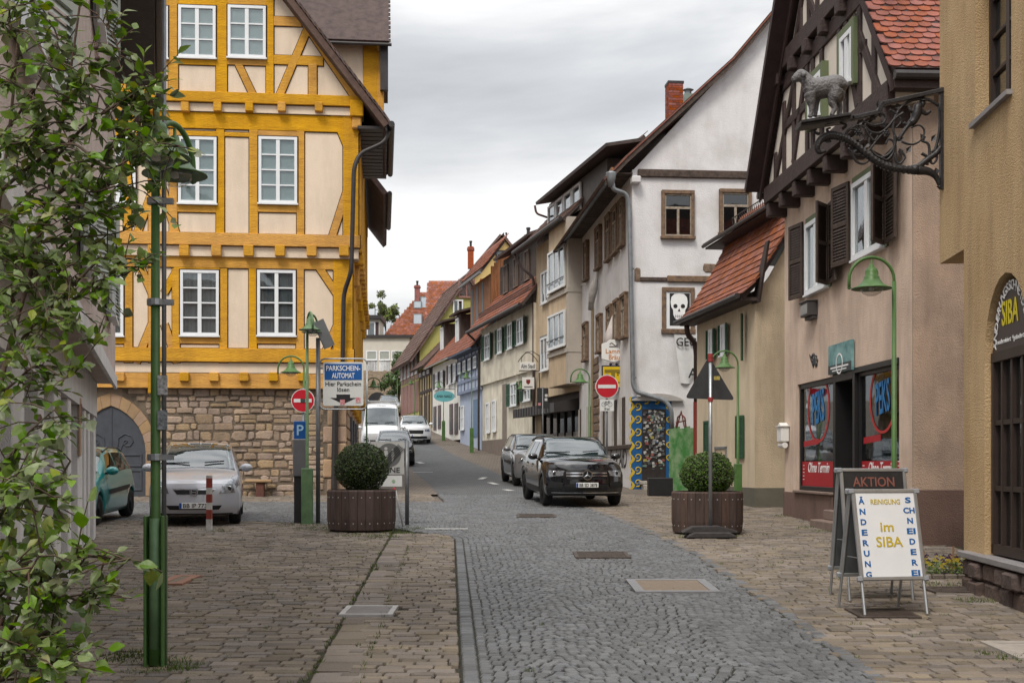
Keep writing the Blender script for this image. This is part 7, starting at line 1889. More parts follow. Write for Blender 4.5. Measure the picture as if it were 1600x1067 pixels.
# ---- faces
def lamp(patch, nm, corners, P):
    for s in (-1, 1):
        c = [(s * u, v) for u, v in corners]
        if s < 0: c = [c[1], c[0], c[3], c[2]]
        o = patch(nm, M_LAMPG, c, .010)
        cx = sum(q[0] for q in c) / 4 + s * .03; cv = sum(q[1] for q in c) / 4; p = P(cx, cv)
        l = MB(); l.lathe([(.0, -.022), (.03, -.018), (.042, -.008), (.045, .01)], 16, tuple(p), 'y'); l.build('lamp_core', M_CARBLK, o, True)
        l = MB(); l.lathe([(.043, -.012), (.056, -.012), (.056, .004), (.043, .004), (.043, -.012)], 16, tuple(p), 'y'); l.build('lamp_ring', M_CHROME, o, True)
def merc_face(root, cap, patch, skin, P):
    patch('grille', M_CARBLK, [(-.5, .52), (.5, .52), (.56, .80), (-.56, .80)], .012, 14, 4)
    for v in (.61, .70):
        for a, b_ in ((-.53, -.1), (.1, .53)):
            patch('grille_bar', M_CHROME, [(a, v), (b_, v), (b_, v + .045), (a, v + .045)], .03, 8, 2)
    c = cap(0, .66, .05); f = MB(); f.lathe([(.098, -.012), (.118, -.012), (.118, .012), (.098, .012), (.098, -.012)], 28, tuple(c), 'y')
    for k in range(3): a = pi / 2 + k * 2 * pi / 3; f.add([c + Vector((.1 * cos(a), -.012, .1 * sin(a))), c + Vector((.022 * cos(a + .9), -.012, .022 * sin(a + .9))), c + Vector((0, -.03, 0)), c + Vector((.022 * cos(a - .9), -.012, .022 * sin(a - .9)))], [(0, 1, 2), (0, 2, 3)])
    f.build('star_emblem', M_CHROME, root)
    lamp(patch, 'headlight', [(.60, .64), (.93, .60), (.97, .82), (.58, .80)], cap)
    for s in (-1, 1):
        c = [(s * .62, .22), (s * .95, .25), (s * .95, .46), (s * .6, .42)]
        patch('air_intake', M_CARBLK, c if s > 0 else [c[1], c[0], c[3], c[2]], .008)
    patch('lower_intake', M_CARBLK, [(-.56, .16), (.56, .16), (.54, .36), (-.54, .36)], .008)
    patch('skid_trim', M_CHROME, [(-.9, .075), (.9, .075), (.9, .105), (-.9, .105)], .02, 16, 2)
    patch('bumper_skirt', M_CARBLK, [(-.92, .0), (.92, .0), (.92, .07), (-.92, .07)], .01, 16, 2)
    for s in (-1, 1):
        MB().tube([P(1.75, s * 3.0) + Vector((0, 0, .02)), P(2.2, s * 2.9) + Vector((0, 0, .05)), P(3.2, s * 2.9) + Vector((0, 0, .05)), P(4.1, s * 2.9) + Vector((0, 0, .02))], .018, 6).build('roof_rail', M_CARBLK, root, True)
        skin('sill_trim', M_CARBLK, 1.35, 3.2, s * 6.6, s * 7.4, .006, 8, 2)
        skin('window_trim', M_CHROME, 1.6, 4.0, s * 3.97, s * 4.03, .008, 10, 1)
        skin('door_handle', M_CARBLK, 2.25, 2.42, s * 4.35, s * 4.5, .015, 3, 1); skin('door_handle', M_CARBLK, 3.1, 3.27, s * 4.35, s * 4.5, .015, 3, 1)
def honda_face(root, cap, patch, skin, P):
    patch('grille', M_CARBLK, [(-.38, .66), (.38, .66), (.48, .82), (-.48, .82)], .010, 14, 4)
    patch('grille_bar', M_CHROME, [(-.48, .80), (.48, .80), (.5, .83), (-.5, .83)], .016, 14, 2)
    c = cap(0, .73, .03); f = MB(); 
    for a, b_ in (((-.035, -.04), (-.045, .045)), ((.035, -.04), (.045, .045)), ((-.04, 0), (.04, 0)), ((-.06, -.055), (-.07, .055)), ((.06, -.055), (.07, .055)), ((-.07, .055), (.07, .055)), ((-.06, -.055), (.06, -.055))): f.bar(c + Vector((a[0], 0, a[1])), c + Vector((b_[0], 0, b_[1])), .012, .014, up=(0, 1, 0))
    f.build('emblem', M_CHROME, root)
    lamp(patch, 'headlight', [(.56, .68), (.92, .72), (.95, 1.0), (.70, .98)], cap)
    for s in (-1, 1): skin('headlight_wrap', M_LAMPG, .03, .50, s * 2.75, s * 4.35, .007, 8, 5, None, .03, .36)
    patch('lower_intake', M_CARBLK, [(-.56, .16), (.56, .16), (.62, .30), (-.62, .30)], .008, 12, 3)
    patch('bumper_skirt', M_CARBLK, [(-.9, .0), (.9, .0), (.9, .04), (-.9, .04)], .01, 16, 2)
    for s in (-1, 1):
        skin('indicator', mat('amber_lens', (.45, .2, .08), .3, .1, 9, 0), .42, .52, s * 4.1, s * 4.5, .008, 3, 2)
        skin('door_seam', M_CARBLK, 1.3, 1.312, s * 4.1, s * 6.8, .004, 1, 8); skin('door_seam', M_CARBLK, 2.25, 2.262, s * 4.1, s * 6.8, .004, 1, 8)
        skin('door_handle', M_CARBLK, 2.05, 2.2, s * 4.35, s * 4.5, .015, 3, 1)
    MB().tube([P(1.95, 0), P(1.95, 0) + Vector((0, .03, .12))], .005, 5).build('aerial', M_CARBLK, root)
    MB().box(-.2, .2, 0, .02, -.05, .05).build('rear_view_mirror', M_SEAT, root).location = tuple(P(1.7, 0) + Vector((0, .08, -.09)))
    pass
def plain_face(root, cap, patch, skin, P):
    patch('grille', M_CARBLK, [(-.45, .48), (.45, .48), (.5, .78), (-.5, .78)], .010, 12, 4)
    lamp(patch, 'headlight', [(.56, .66), (.92, .66), (.95, .9), (.6, .86)], cap)
    patch('lower_intake', M_CARBLK, [(-.8, .06), (.8, .06), (.7, .26), (-.7, .26)], .008, 12, 3)
    for s in (-1, 1):
        skin('door_seam', M_CARBLK, 1.3, 1.312, s * 4.1, s * 6.8, .004, 1, 8); skin('side_strip', M_CARBLK, 1.4, 3.0, s * 5.0, s * 5.5, .012, 8, 2)
        MB().tube([P(1.75, s * 3.0) + Vector((0, 0, .01)), P(2.2, s * 2.9) + Vector((0, 0, .04)), P(3.0, s * 2.9) + Vector((0, 0, .04)), P(3.3, s * 2.9) + Vector((0, 0, .01))], .014, 6).build('roof_rail', M_CARBLK, root, True)
def van_face(root, cap, patch, skin, P):
    patch('grille', M_CARBLK, [(-.55, .42), (.55, .42), (.6, .62), (-.6, .62)], .010, 12, 4)
    lamp(patch, 'headlight', [(.62, .5), (.93, .52), (.9, .86), (.68, .74)], cap)
    patch('bumper', M_CARBLK, [(-.95, .0), (.95, .0), (.95, .22), (-.95, .22)], .02, 14, 3)
    rk = MB(); 
    for y in (2.3, 3.6, 5.0): rk.box(-.75, .75, y, y + .06, 2.6, 2.64)
    rk.box(-.75, -.7, 2.2, 5.1, 2.62, 2.68); rk.box(.7, .75, 2.2, 5.1, 2.62, 2.68); rk.build('roof_rack', mat('rack_alu', (.5, .5, .5), .4, .1, 5, 0, metal=.6), root)
    t = text('PÖSSL', M_BLK, root, 0, 1.92, 2.44, .07, .5); t.rotation_euler = (-.8, 0, 0)
    MB().prism([(-.75, 1.5), (-.66, 1.5), (-.66, 1.75), (-.75, 1.75)], 1.35, 1.352).build('permit_sticker', mat('permit_green', (.1, .4, .2), .5, .1, 5, 0), root)
SLP = math.atan(.0228)
car('parked_car', 'glossy black SUV with star emblem parked facing downhill', (1.74, 28.2, g(28.6) - .0), .135, paint('black_car_paint', (.006, .006, .008), .2, .12), suv, 'BB SD 3878', merc_face, slope=math.atan(.025))
car('parked_car', 'silver grey estate car parked close behind the black SUV', (1.02, 38.0, g(38.2)), .125, paint('graphite_silver_paint', (.17, .17, .18), .3), scaled(suv, 1.0, .96, 1.0, spokes=9, face=None), '', plain_face, slope=math.atan(.033))
car('parked_car', 'silver compact car parked before the rubble stone wall', (-5.82, 22.25, g(22.6)), .20, paint('silver_car_paint', (.45, .46, .50), .2, .35), hatch, 'BB IP 773', honda_face, slope=SLP)
car('parked_car', 'teal small car parked half behind the pale corner house', (-8.42, 21.8, g(22.2)), .07, paint('teal_car_paint', (.012, .22, .22), .1), scaled(hatch, 1.0, .98, .95, spokes=11), None, plain_face, slope=SLP)
car('parked_car', 'dark car standing in front of the white van', (-5.05, 52.6, g(53.3)), .12, paint('dark_car_paint', (.02, .02, .022), .4), scaled(hatch, 1.05, 1.05, .98), None, plain_face, slope=math.atan(.05))
car('delivery_van', 'tall white delivery van with roof rack beside the yellow house', (-6.5, 60.5, g(61.5)), .10, paint('white_van_paint', (.66, .67, .69), .0, .35), van, None, van_face, slope=math.atan(.07))
car('driving_car', 'white compact SUV coming down the street beside the white van', (-5.55, 70.5, g(71.2)), .16, paint('white_car_paint', (.68, .69, .71), .0, .3), scaled(suv, .9, .95, .94), '', plain_face, slope=math.atan(.08))
car('parked_car', 'pale silver car at the top of the street by the tree', (-9.6, 96, g(96.5)), .15, paint('pale_silver_paint', (.42, .44, .46), .4), scaled(hatch, 1.1, 1.05, 1.0), None, plain_face, slope=math.atan(.1))
# ------------------------------------------------------------------ green street lamps
M_LGRN = mat('lamp_green_paint', (.07, .15, .04), .42, .12, 6, .05, c2=(.05, .11, .03))
M_LGRN2 = mat('weathered_lamp_green', (.12, .21, .10), .5, .15, 6, .05)
M_OPAL = glass('lamp_glass', tint=(1, 1, .98), clear=.8, rough=.15)
M_POLE = mat('grey_sign_pole', (.17, .175, .185), .45, .12, 8, .05, metal=.5)
def lamp_head(par, c, k=1., m=M_LGRN):
    h_ = MB(); h_.lathe([(.012, .02), (.012, -.03), (.03, -.04), (.035, -.07), (.06, -.085), (.075, -.12), (.075, -.17), (.088, -.175), (.088, -.195), (.10, -.215), (.125, -.25), (.17, -.285), (.225, -.305), (.228, -.315), (.16, -.30), (.09, -.27)], 28)
    h_ = h_.build('lamp_shade', m, par, True); h_.location = c; h_.scale = (k, k, k)
    b = MB(); b.lathe([(.12, -.295), (.125, -.32), (.1, -.365), (.05, -.39), (0, -.395)], 20); b.build('lamp_bowl', M_OPAL, h_, True)
    b = MB(); b.lathe([(.0, -.26), (.03, -.27), (.03, -.33), (0, -.34)], 10); b.build('bulb', mat('bulb_white', (.7, .7, .65), .4, .02, 5, 0), h_, True)
def lamp_post(label, x, y, H, dirs, r=.26, box=None, m=M_LGRN, z0=None, pole_r=.032):
    z0 = g(y) if z0 is None else z0
    t = thing('street_lamp', label, 'street lamp', (x, y, z0), 0, 'green crook-armed street lamps along the street')
    p = MB(); p.tube([(0, 0, 0), (0, 0, .9), (0, 0, .95), (0, 0, H - r - .02)], [pole_r * 1.45, pole_r * 1.4, pole_r, pole_r * .82], 14); p.build('pole', m, t, True)
    if box: MB().box(-box[0] / 2, box[0] / 2, -box[1] / 2, box[1] / 2, -.02, box[2]).build('base_box', m, t, bevel=.012)
    for a in dirs:
        d = Vector((cos(a), sin(a), 0)); pts = [Vector((0, 0, H - r - .06))] + [d * (r - r * cos(pi * k / 16)) + Vector((0, 0, H - r + r * sin(pi * k / 16))) for k in range(17)] + [d * 2 * r + Vector((0, 0, H - r - .10))]
        f = MB(); f.tube(pts, pole_r * .62, 8); f.lathe([(0, -.02), (.03, 0), (0, .02)], 8, tuple(pts[-1])); f.build('crook_arm', m, t, True)
        lamp_head(t, tuple(d * r + Vector((0, 0, H - .05))), min(1.05, r / .24), m)
    return t
b1 = gp(243, 1040)
L1 = lamp_post('tall green twin-headed street lamp rising beside the rose bush', b1.x, b1.y, 3.98, (pi / 2 - .25, -pi / 2 + .30), .27, None, M_LGRN, pole_r=.036)
f = MB(); f.box(-.072, .072, .03, .06, -.02, 1.08); f.box(-.072, -.052, -.06, .03, -.02, 1.08); f.box(.052, .072, -.06, .03, -.02, 1.08); f.build('base_channel', M_LGRN, L1, bevel=.006)
MB().tube([(0, -.03, .12), (0, -.03, 1.06)], .036, 10).build('cable_tube', M_LGRN2, L1, True)
for z in (1.5, 2.62, 3.35): 
    f = MB(); f.lathe([(.056, -.025), (.062, -.02), (.062, .02), (.056, .025)], 14, (0, 0, z)); f.box(.04, .13, -.02, .02, z - .02, z + .02); f.build('pipe_clamp', M_STEEL, L1)
tag(MB().tube([(0, 0, 0), (.0, 0, 5.9)], .017, 12).build('sign_pole', M_POLE, None, True, loc=(b1.x + .062, b1.y + .0, b1.z + .0)), 'tall grey steel pole clamped to the green twin lamp', 'pole')
for z, c_ in ((1.95, (.5, .5, .5)), (1.7, (.3, .32, .34))): MB().box(-.035, .035, -.045, -.036, z, z + .14).build('sticker', mat('pole_sticker_%d' % int(z * 10), c_, .6, .4, 40, 0), [o for o in col.objects if o.name == 'sign_pole'][0])
b2 = gp(480, 818); lamp_post('green twin-headed street lamp beside the parking meter', b2.x, b2.y, 3.98, (pi / 2 - .3, -pi / 2 + .4), .22, (.2, .2, 1.05), M_LGRN2)
def lp_px(px, D, H, a, label, r=.27, box=None): lamp_post(label, (px - 800) / F * D, D, H, (a,), r, box)
lp_px(475, 28.0, 3.5, pi, 'green lamp reaching left above the red no-entry sign', .3)
lp_px(573, 48.0, 3.75, 0, 'green lamp reaching right behind the parking ticket sign')
lp_px(921, 34.0, 3.5, pi, 'green lamp standing behind the black SUV', .26, (.16, .16, 1.0))
lp_px(823, 56.5, 3.75, pi, 'green lamp before the cream house above the dark canopy')
lp_px(737, 64.0, 4.3, pi, 'green lamp at the corner of the pale blue house', .3, (.2, .2, 1.3))
lp_px(693, 74.0, 3.6, pi, 'green lamp beside the turquoise nail studio sign', .28, (.2, .2, 1.2))
lp_px(648, 88.0, 3.3, pi, 'green lamp in front of the olive house')
lp_px(621, 99.0, 3.2, pi, 'farthest green lamp beside the small street tree')
lp_px(1153, 27.0, 3.55, pi, 'green lamp in front of the small beige house with green shutters', .3, (.16, .16, 1.05))
lp_px(1397, 14.6, 3.8, pi, 'green lamp before the salmon shop house behind the advertising boards', .27, (.16, .16, 1.0))
# ------------------------------------------------------------------ signs on the left
M_SIGNW = mat('sign_face_white', (.60, .61, .60), .45, .04, 4, 0)
M_BLUS = mat('sign_blue', (.008, .085, .30), .45, .03, 4, 0)
M_RED = mat('sign_red', (.42, .008, .02), .42, .05, 4, 0)
def rrect(w, h, r, n=5):
    pts = []
    for cx, cz, a0 in ((w / 2 - r, h / 2 - r, 0), (-w / 2 + r, h / 2 - r, pi / 2), (-w / 2 + r, -h / 2 + r, pi), (w / 2 - r, -h / 2 + r, 1.5 * pi)):
        pts += [(cx + r * cos(a0 + pi / 2 * k / n), cz + r * sin(a0 + pi / 2 * k / n)) for k in range(n + 1)]
    return pts
b = gp(497, 817); D = b.y
s = thing('parking_sign', 'white and blue parking ticket sign with black arrow on a grey pole', 'sign', (b.x, b.y, b.z))
MB().tube([(0, 0, 0), (0, 0, at(497, 528, D).z - b.z)], .042, 12).build('pole', M_POLE, s, True)
c = at(537, 600, D) - Vector((b.x, b.y, b.z)); w, hh = 63 / F * D, 68 / F * D
MB().prism([(c.x + x, c.z + z) for x, z in rrect(w, hh, .04)], -.06, -.04).build('panel', M_SIGNW, s)
MB().tube([(c.x + x, -.03, c.z + z) for x, z in rrect(w + .13, hh + .13, .1)] + [(c.x + (w + .13) / 2, -.03, c.z + (hh + .13) / 2 - .1)], .014, 8).build('tube_frame', M_STEEL, s, True)
for z in (-.3, .3): MB().bar((0, 0, c.z + z), (c.x + .3, -.03, c.z + z), .03, .03).build('bracket', M_STEEL, s)
MB().box(c.x - w * .46, c.x + w * .46, -.064, -.06, c.z + hh * .09, c.z + hh * .46).build('blue_field', M_BLUS, s)
text('PARKSCHEIN-', M_WHT, s, c.x, -.066, c.z + hh * .36, hh * .12, w * .84); text('AUTOMAT', M_WHT, s, c.x, -.066, c.z + hh * .19, hh * .12, w * .56)
text('Hier Parkschein', M_BLK, s, c.x, -.0625, c.z, hh * .10, w * .88); text('lösen', M_BLK, s, c.x, -.0625, c.z - hh * .13, hh * .10, w * .3)
MB().prism([(c.x - .13, c.z - hh * .24), (c.x + .13, c.z - hh * .24), (c.x + .13, c.z - hh * .32), (c.x + .25, c.z - hh * .32), (c.x, c.z - hh * .46), (c.x - .25, c.z - hh * .32), (c.x - .13, c.z - hh * .32)], -.064, -.06).build('arrow', M_BLK, s)
for x, z in ((-.02, -.42), (.28, -.37)): MB().box(c.x + x - .04, c.x + x + .05, -.067, -.064, c.z + hh * z - .05, c.z + hh * z + .05).build('sticker', mat('red_sticker', (.5, .1, .12), .5, .5, 40, 0, c2=(.6, .55, .55)), s)
q = at(503, 522, D) - Vector((b.x, b.y, b.z))
o = MB().box(-.11, .11, -.02, .02, -.27, .27).build('solar_panel', mat('grey_box_metal', (.2, .21, .22), .4, .1, 5, 0, metal=.4), s); o.location = (q.x + .04, -.02, q.z); o.rotation_euler = (.0, -.45, .5)
# no-entry sign on the lamp behind, parking meter
def no_entry(name, label, px, py, D, dia, pole_to=None, sub=False, rz=0.):
    c = at(px, py, D); z0 = g(D); s = thing(name, label, 'sign', (c.x, c.y, z0), rz); z = c.z - z0
    f = MB(); f.lathe([(0, -.012), (dia / 2, -.012), (dia / 2, .008), (0, .008)], 36, (0, -.06, z), 'y'); d = f.build('disc', M_SIGNW, s)
    f = MB(); f.lathe([(0, -.003), (dia / 2 * .94, -.003), (dia / 2 * .94, .001), (0, .001)], 36, (0, -.074, z), 'y'); f.build('red_field', M_RED, d)
    MB().box(-dia * .38, dia * .38, -.082, -.077, z - dia * .075, z + dia * .075).build('white_bar', M_SIGNW, d)
    MB().tube([(0, 0, 0), (0, 0, z + dia * .55)], .032, 10).build('pole', M_POLE, s, True)
    return s, z
s, z = no_entry('no_entry_sign', 'round red no-entry sign behind the parking meter', 474, 626, 27.6, .53)
MB().box(-.05, .06, -.087, -.083, z - .045, z + .04).build('sticker', mat('dark_sticker', (.06, .06, .06), .5, .5, 30, 0), s)
s, z = no_entry('no_entry_sign', 'round red no-entry sign with cycle plate beside the white house', 948, 604, 33, .63)
cz = at(949, 633, 33).z - g(33)
MB().box(-.19, .19, -.07, -.055, cz - .16, cz + .15).build('cycle_plate', M_SIGNW, s)
f = MB()
for x in (-.085, .085): f.lathe([(.052, -.002), (.06, -.002), (.06, .002), (.052, .002), (.052, -.002)], 18, (x, -.074, cz + .02), 'y')
for a, c_ in (((-.085, .02), (-.03, .085)), ((-.03, .085), (.06, .085)), ((.06, .085), (0, .01)), ((0, .01), (-.03, .085)), ((-.085, .02), (0, .01)), ((.085, .02), (.05, .11)), ((.03, .115), (.075, .11)), ((-.05, .1), (-.015, .1))): f.bar((a[0], -.074, cz + a[1]), (c_[0], -.074, cz + c_[1]), .008, .008, up=(0, 1, 0))
f.build('cycle_symbol', M_BLK, s); text('frei', M_BLK, s, 0, -.072, cz - .1, .075, .14)
b = gp(470, 816); 
s = thing('parking_meter', 'grey and black parking ticket machine with blue P', 'parking meter', (b.x, b.y, b.z)); D = b.y; k = D / F
MB().box(-.115, .115, -.1, .12, -.02, (816 - 744) * k).build('pedestal', mat('anthracite_metal', (.03, .03, .032), .5, .1, 5, .03), s, bevel=.008)
MB().box(-.13, .13, -.14, .12, (816 - 744) * k, (816 - 686) * k).build('housing', mat('silver_grey_metal', (.19, .19, .20), .4, .06, 5, .02, metal=.5), s, bevel=.012)
MB().box(-.125, .125, -.06, .06, (816 - 686) * k, (816 - 658) * k).build('parking_head', M_BLUS, s, bevel=.01); text('P', mat('pale_blue_print', (.35, .55, .75), .5, .02, 5, 0), s, .0, -.064, (816 - 672) * k, .2)
# end-of-pedestrian-zone sign
b = gp(636, 820); D = b.y; k = D / F
s = thing('zone_sign', 'grey end of pedestrian zone sign behind the clipped box ball', 'sign', (b.x, b.y, b.z))
MB().tube([(0, 0, 0), (0, 0, (820 - 688) * k)], .038, 12).build('pole', M_POLE, s, True)
x1 = -.05; x0 = x1 - 52 * k; zt, zb = (820 - 690) * k, (820 - 741) * k
MB().box(x0, x1, -.03, -.015, zb, zt).build('panel', mat('dull_sign_grey', (.40, .40, .39), .5, .05, 4, 0), s)
cx, cz = (x0 + x1) / 2 + .03, zt - .25
f = MB(); f.lathe([(0, -.003), (.22, -.003), (.22, .002), (0, .002)], 32, (cx, -.033, cz), 'y'); f.build('disc', mat('dark_sign_grey', (.12, .12, .12), .5, .05, 4, 0), s)
for hx, sc_ in ((-.06, 1.), (.07, .7)):
    f = MB(); f.lathe([(0, -.002), (.03 * sc_, -.002), (.03 * sc_, .002)], 12, (cx + hx, -.038, cz + .02 + .1 * sc_), 'y'); f.prism([(cx + hx - .045 * sc_, cz - .03), (cx + hx + .045 * sc_, cz - .03), (cx + hx + .03 * sc_, cz + .06 * sc_ + .02), (cx + hx - .03 * sc_, cz + .06 * sc_ + .02)], -.04, -.036); f.prism([(cx + hx - .03 * sc_, cz - .16 * sc_ - .02), (cx + hx, cz - .16 * sc_ - .02), (cx + hx + .03 * sc_, cz - .03), (cx + hx - .03 * sc_, cz - .03)], -.04, -.036); f.build('pedestrian_symbol', MATS['dull_sign_grey'], s)
for i in range(5): MB().bar((cx - .12 + i * .03, -.046, cz - .10 - i * .02), (cx + .18 + i * .025, -.046, cz + .2 - i * .02), .008, .01, up=(0, 1, 0)).build('strike_line', M_BLK, s)
text('ZONE', M_BLK, s, (x0 + x1) / 2 + .02, -.034, zb + .08, .1, .42)
MB().box(x0 + .12, x1 - .04, -.03, -.015, (820 - 760) * k, (820 - 743) * k).build('lower_panel', M_SIGNW, s); MB().lathe([(0, -.002), (.035, -.002), (.035, .002)], 10, (x1 - .2, -.032, (820 - 752) * k), 'y').build('emblem', mat('emblem_green', (.3, .42, .3), .5, .3, 20, 0), s)
b = gp(622, 822); s = thing('bicycle_stand', 'slim white metal bicycle stand behind the wooden planter', 'bicycle stand', (b.x, b.y, b.z))
MB().tube(pipe_path([(-.1, 0, 0), (-.12, 0, .62), (-.05, 0, .68), (.09, 0, 0)], 4, .08), .018, 8).build('hoop', mat('white_tube', (.6, .6, .6), .4, .05, 5, 0), s, True)
MB().tube([(-.05, 0, .66), (-.09, -.02, .7)], .022, 8).build('hoop_cap', M_RED, s, True)
b = gp(327, 829); s = thing('bollard', 'slim red and white striped bollard in front of the silver car', 'bollard', (b.x, b.y, b.z)); k = b.y / F
rows = [(829, 811, 0), (811, 796, 1), (796, 785, 0), (785, 772, 1), (772, 762, 0), (762, 747, 1), (747, 743, 0)]
M_BW = mat('bollard_white', (.52, .5, .47), .6, .15, 12, .05); M_BR = mat('bollard_red', (.26, .045, .03), .6, .15, 12, .05)
for y0, y1, r in rows: MB().box(-.045, .045, -.045, .045, (829 - y0) * k - (.02 if y0 == 829 else 0), (829 - y1) * k).build('red_band' if r else 'white_band', M_BR if r else M_BW, s)
# ------------------------------------------------------------------ wooden planters with clipped box balls
M_SLAT = mat('stained_planter_wood', (.088, .056, .046), .75, .22, 3, .25, 40, stretch=(6, 6, .8), isl=.18)
M_EARTH = mat('planter_soil', (.03, .022, .016), .95, .2, 10, .3)
M_SCREW = mat('zinc_screw', (.5, .5, .5), .4, .05, 5, 0, metal=.6)
def planter(label, px, py, wpx, hpx, D0):
    k = D0 / F; R0 = wpx * k / 2; H = hpx * k; x = (px - 800) / F * D0; y = D0 + 0.0
    t = thing('planter', label, 'planter', (x, y, g(y)), 0, 'round wooden planters at the street mouth'); n = 26
    for i in range(n):
        a = 2 * pi * (i + .5) / n; w = 2 * R0 * math.tan(pi / n) * .95
        o = MB(); r = R0
        o.add([(-w / 2 * .97, -r * .965, .03), (w / 2 * .97, -r * .965, .03), (w / 2, -r, H * .3), (-w / 2, -r, H * .3), (w / 2, -r, H * .96), (-w / 2, -r, H * .96), (w / 2, -r + .02, H), (-w / 2, -r + .02, H),
               (-w / 2 * .97, -r * .965 + .05, .03), (w / 2 * .97, -r * .965 + .05, .03), (w / 2, -r + .05, H), (-w / 2, -r + .05, H)], [(0, 1, 2, 3), (3, 2, 4, 5), (5, 4, 6, 7), (7, 6, 10, 11), (0, 8, 9, 1), (0, 3, 5, 7, 11, 8), (1, 9, 10, 6, 4, 2), (8, 11, 10, 9)])
        o = o.build('slat', M_SLAT, t); o.rotation_euler = (0, 0, a)
        for z in (H * .2, H * .82):
            s_ = MB(); s_.lathe([(0, -.006), (.011, -.003), (.011, .004)], 8, (0, -r + (.02 if z < H * .3 else 0) * .5 - .003, z), 'y'); s_.build('screw', M_SCREW, o)
    c = MB(); c.lathe([(R0 - .05, 0), (R0 - .05, H - .07), (0, H - .05)], 26); c.build('soil', M_EARTH, t)
    c = MB(); c.lathe([(R0 * .9, -.02), (R0 * .9, .04), (0, .04)], 26); c.build('foot_ring', M_CARBLK, t)
    return t, x, y, g(y) + H
P1 = planter('round wooden planter with box ball on the left before the yellow house', 565, 832, 106, 64, 21.4)
P2 = planter('round wooden planter with box ball behind the dark triangular sign', 1105, 836, 110, 66, 20.75)
# ------------------------------------------------------------------ back of the triangular warning sign on a rubber foot
D = 19.85; x = (1110 - 800) / F * D
s = thing('warning_sign', 'back of a dark triangular road sign on a pole with rubber foot', 'sign', (x, D, g(D))); zq = lambda py: CZ + (HY - py) / F * D - g(D)
MB().tube([(0, 0, .02), (0, 0, zq(553))], .03, 12).build('pole', M_STEEL, s, True)
tw = 78 / F * D / 2; zb, zt = zq(622), zq(556)
tri = []
for (cx_, cz_) in ((-tw + .05, zb + .03), (tw - .05, zb + .0), (-.03, zt - .03)):
    tri.append((cx_, cz_))
def round_poly(pts, r, n=5):
    out = []; m = len(pts)
    for i in range(m):
        a, b_, c_ = Vector(pts[i - 1]), Vector(pts[i]), Vector(pts[(i + 1) % m]); p, q = b_ + (a - b_).normalized() * r, b_ + (c_ - b_).normalized() * r
        for k in range(n + 1): t = k / n; v = p * (1 - t) ** 2 + b_ * 2 * t * (1 - t) + q * t * t; out.append((v.x, v.y))
    return out
MB().prism(round_poly([(-tw, zb), (tw, zb - .03), (-.02, zt)], .07), .032, .05).build('triangle', mat('dark_grey_sign_back', (.035, .035, .037), .55, .2, 6, .05), s)
for z in (zt - .06, zb - .02, zt + .0): MB().lathe([(.036, -.035), (.042, -.035), (.042, .035), (.036, .035)], 12, (0, 0, z)).build('clip', mat('red_clip', (.3, .04, .04), .5, .1, 5, 0), s)
MB().box(.06, .16, .026, .032, zb + .3, zb + .36).build('sticker', mat('yellow_sticker', (.5, .4, .1), .5, .4, 40, 0), s)
f = MB(); f.prism([(-.42, .0), (.42, .0), (.36, .06), (.28, .1), (-.28, .1), (-.38, .06)], -.2, .2); f.build('rubber_foot', mat('recycled_rubber', (.05, .045, .045), .8, .2, 14, .2), s, bevel=.02)
MB().prism([(-.47, .1), (-.3, .19), (.12, .2), (.42, .12), (.42, .08), (-.47, .08)], -.14, .14).build('rubber_foot', MATS['recycled_rubber'], s, bevel=.02)
# ------------------------------------------------------------------ back of a street sign by the canopy
D = 45; c = at(848, 622, D); s = thing('street_sign', 'dark back of a rectangular sign on a grey pole behind the black car', 'sign', (c.x, c.y, g(D)))
MB().box(-.21, .21, .0, .03, c.z - g(D) - .38, c.z - g(D) + .38).build('panel', MATS['dark_grey_sign_back'], s); MB().tube([(0, -.03, 0), (0, -.03, c.z - g(D) + .4)], .03, 10).build('pole', M_POLE, s, True)
for x, z, m_ in ((-.12, -.22, MATS['red_sticker']), (.12, -.05, M_SIGNW), (.13, .1, M_SIGNW)): MB().box(x - .05, x + .05, -.004, .0, c.z - g(D) + z - .05, c.z - g(D) + z + .05).build('sticker', m_, s)
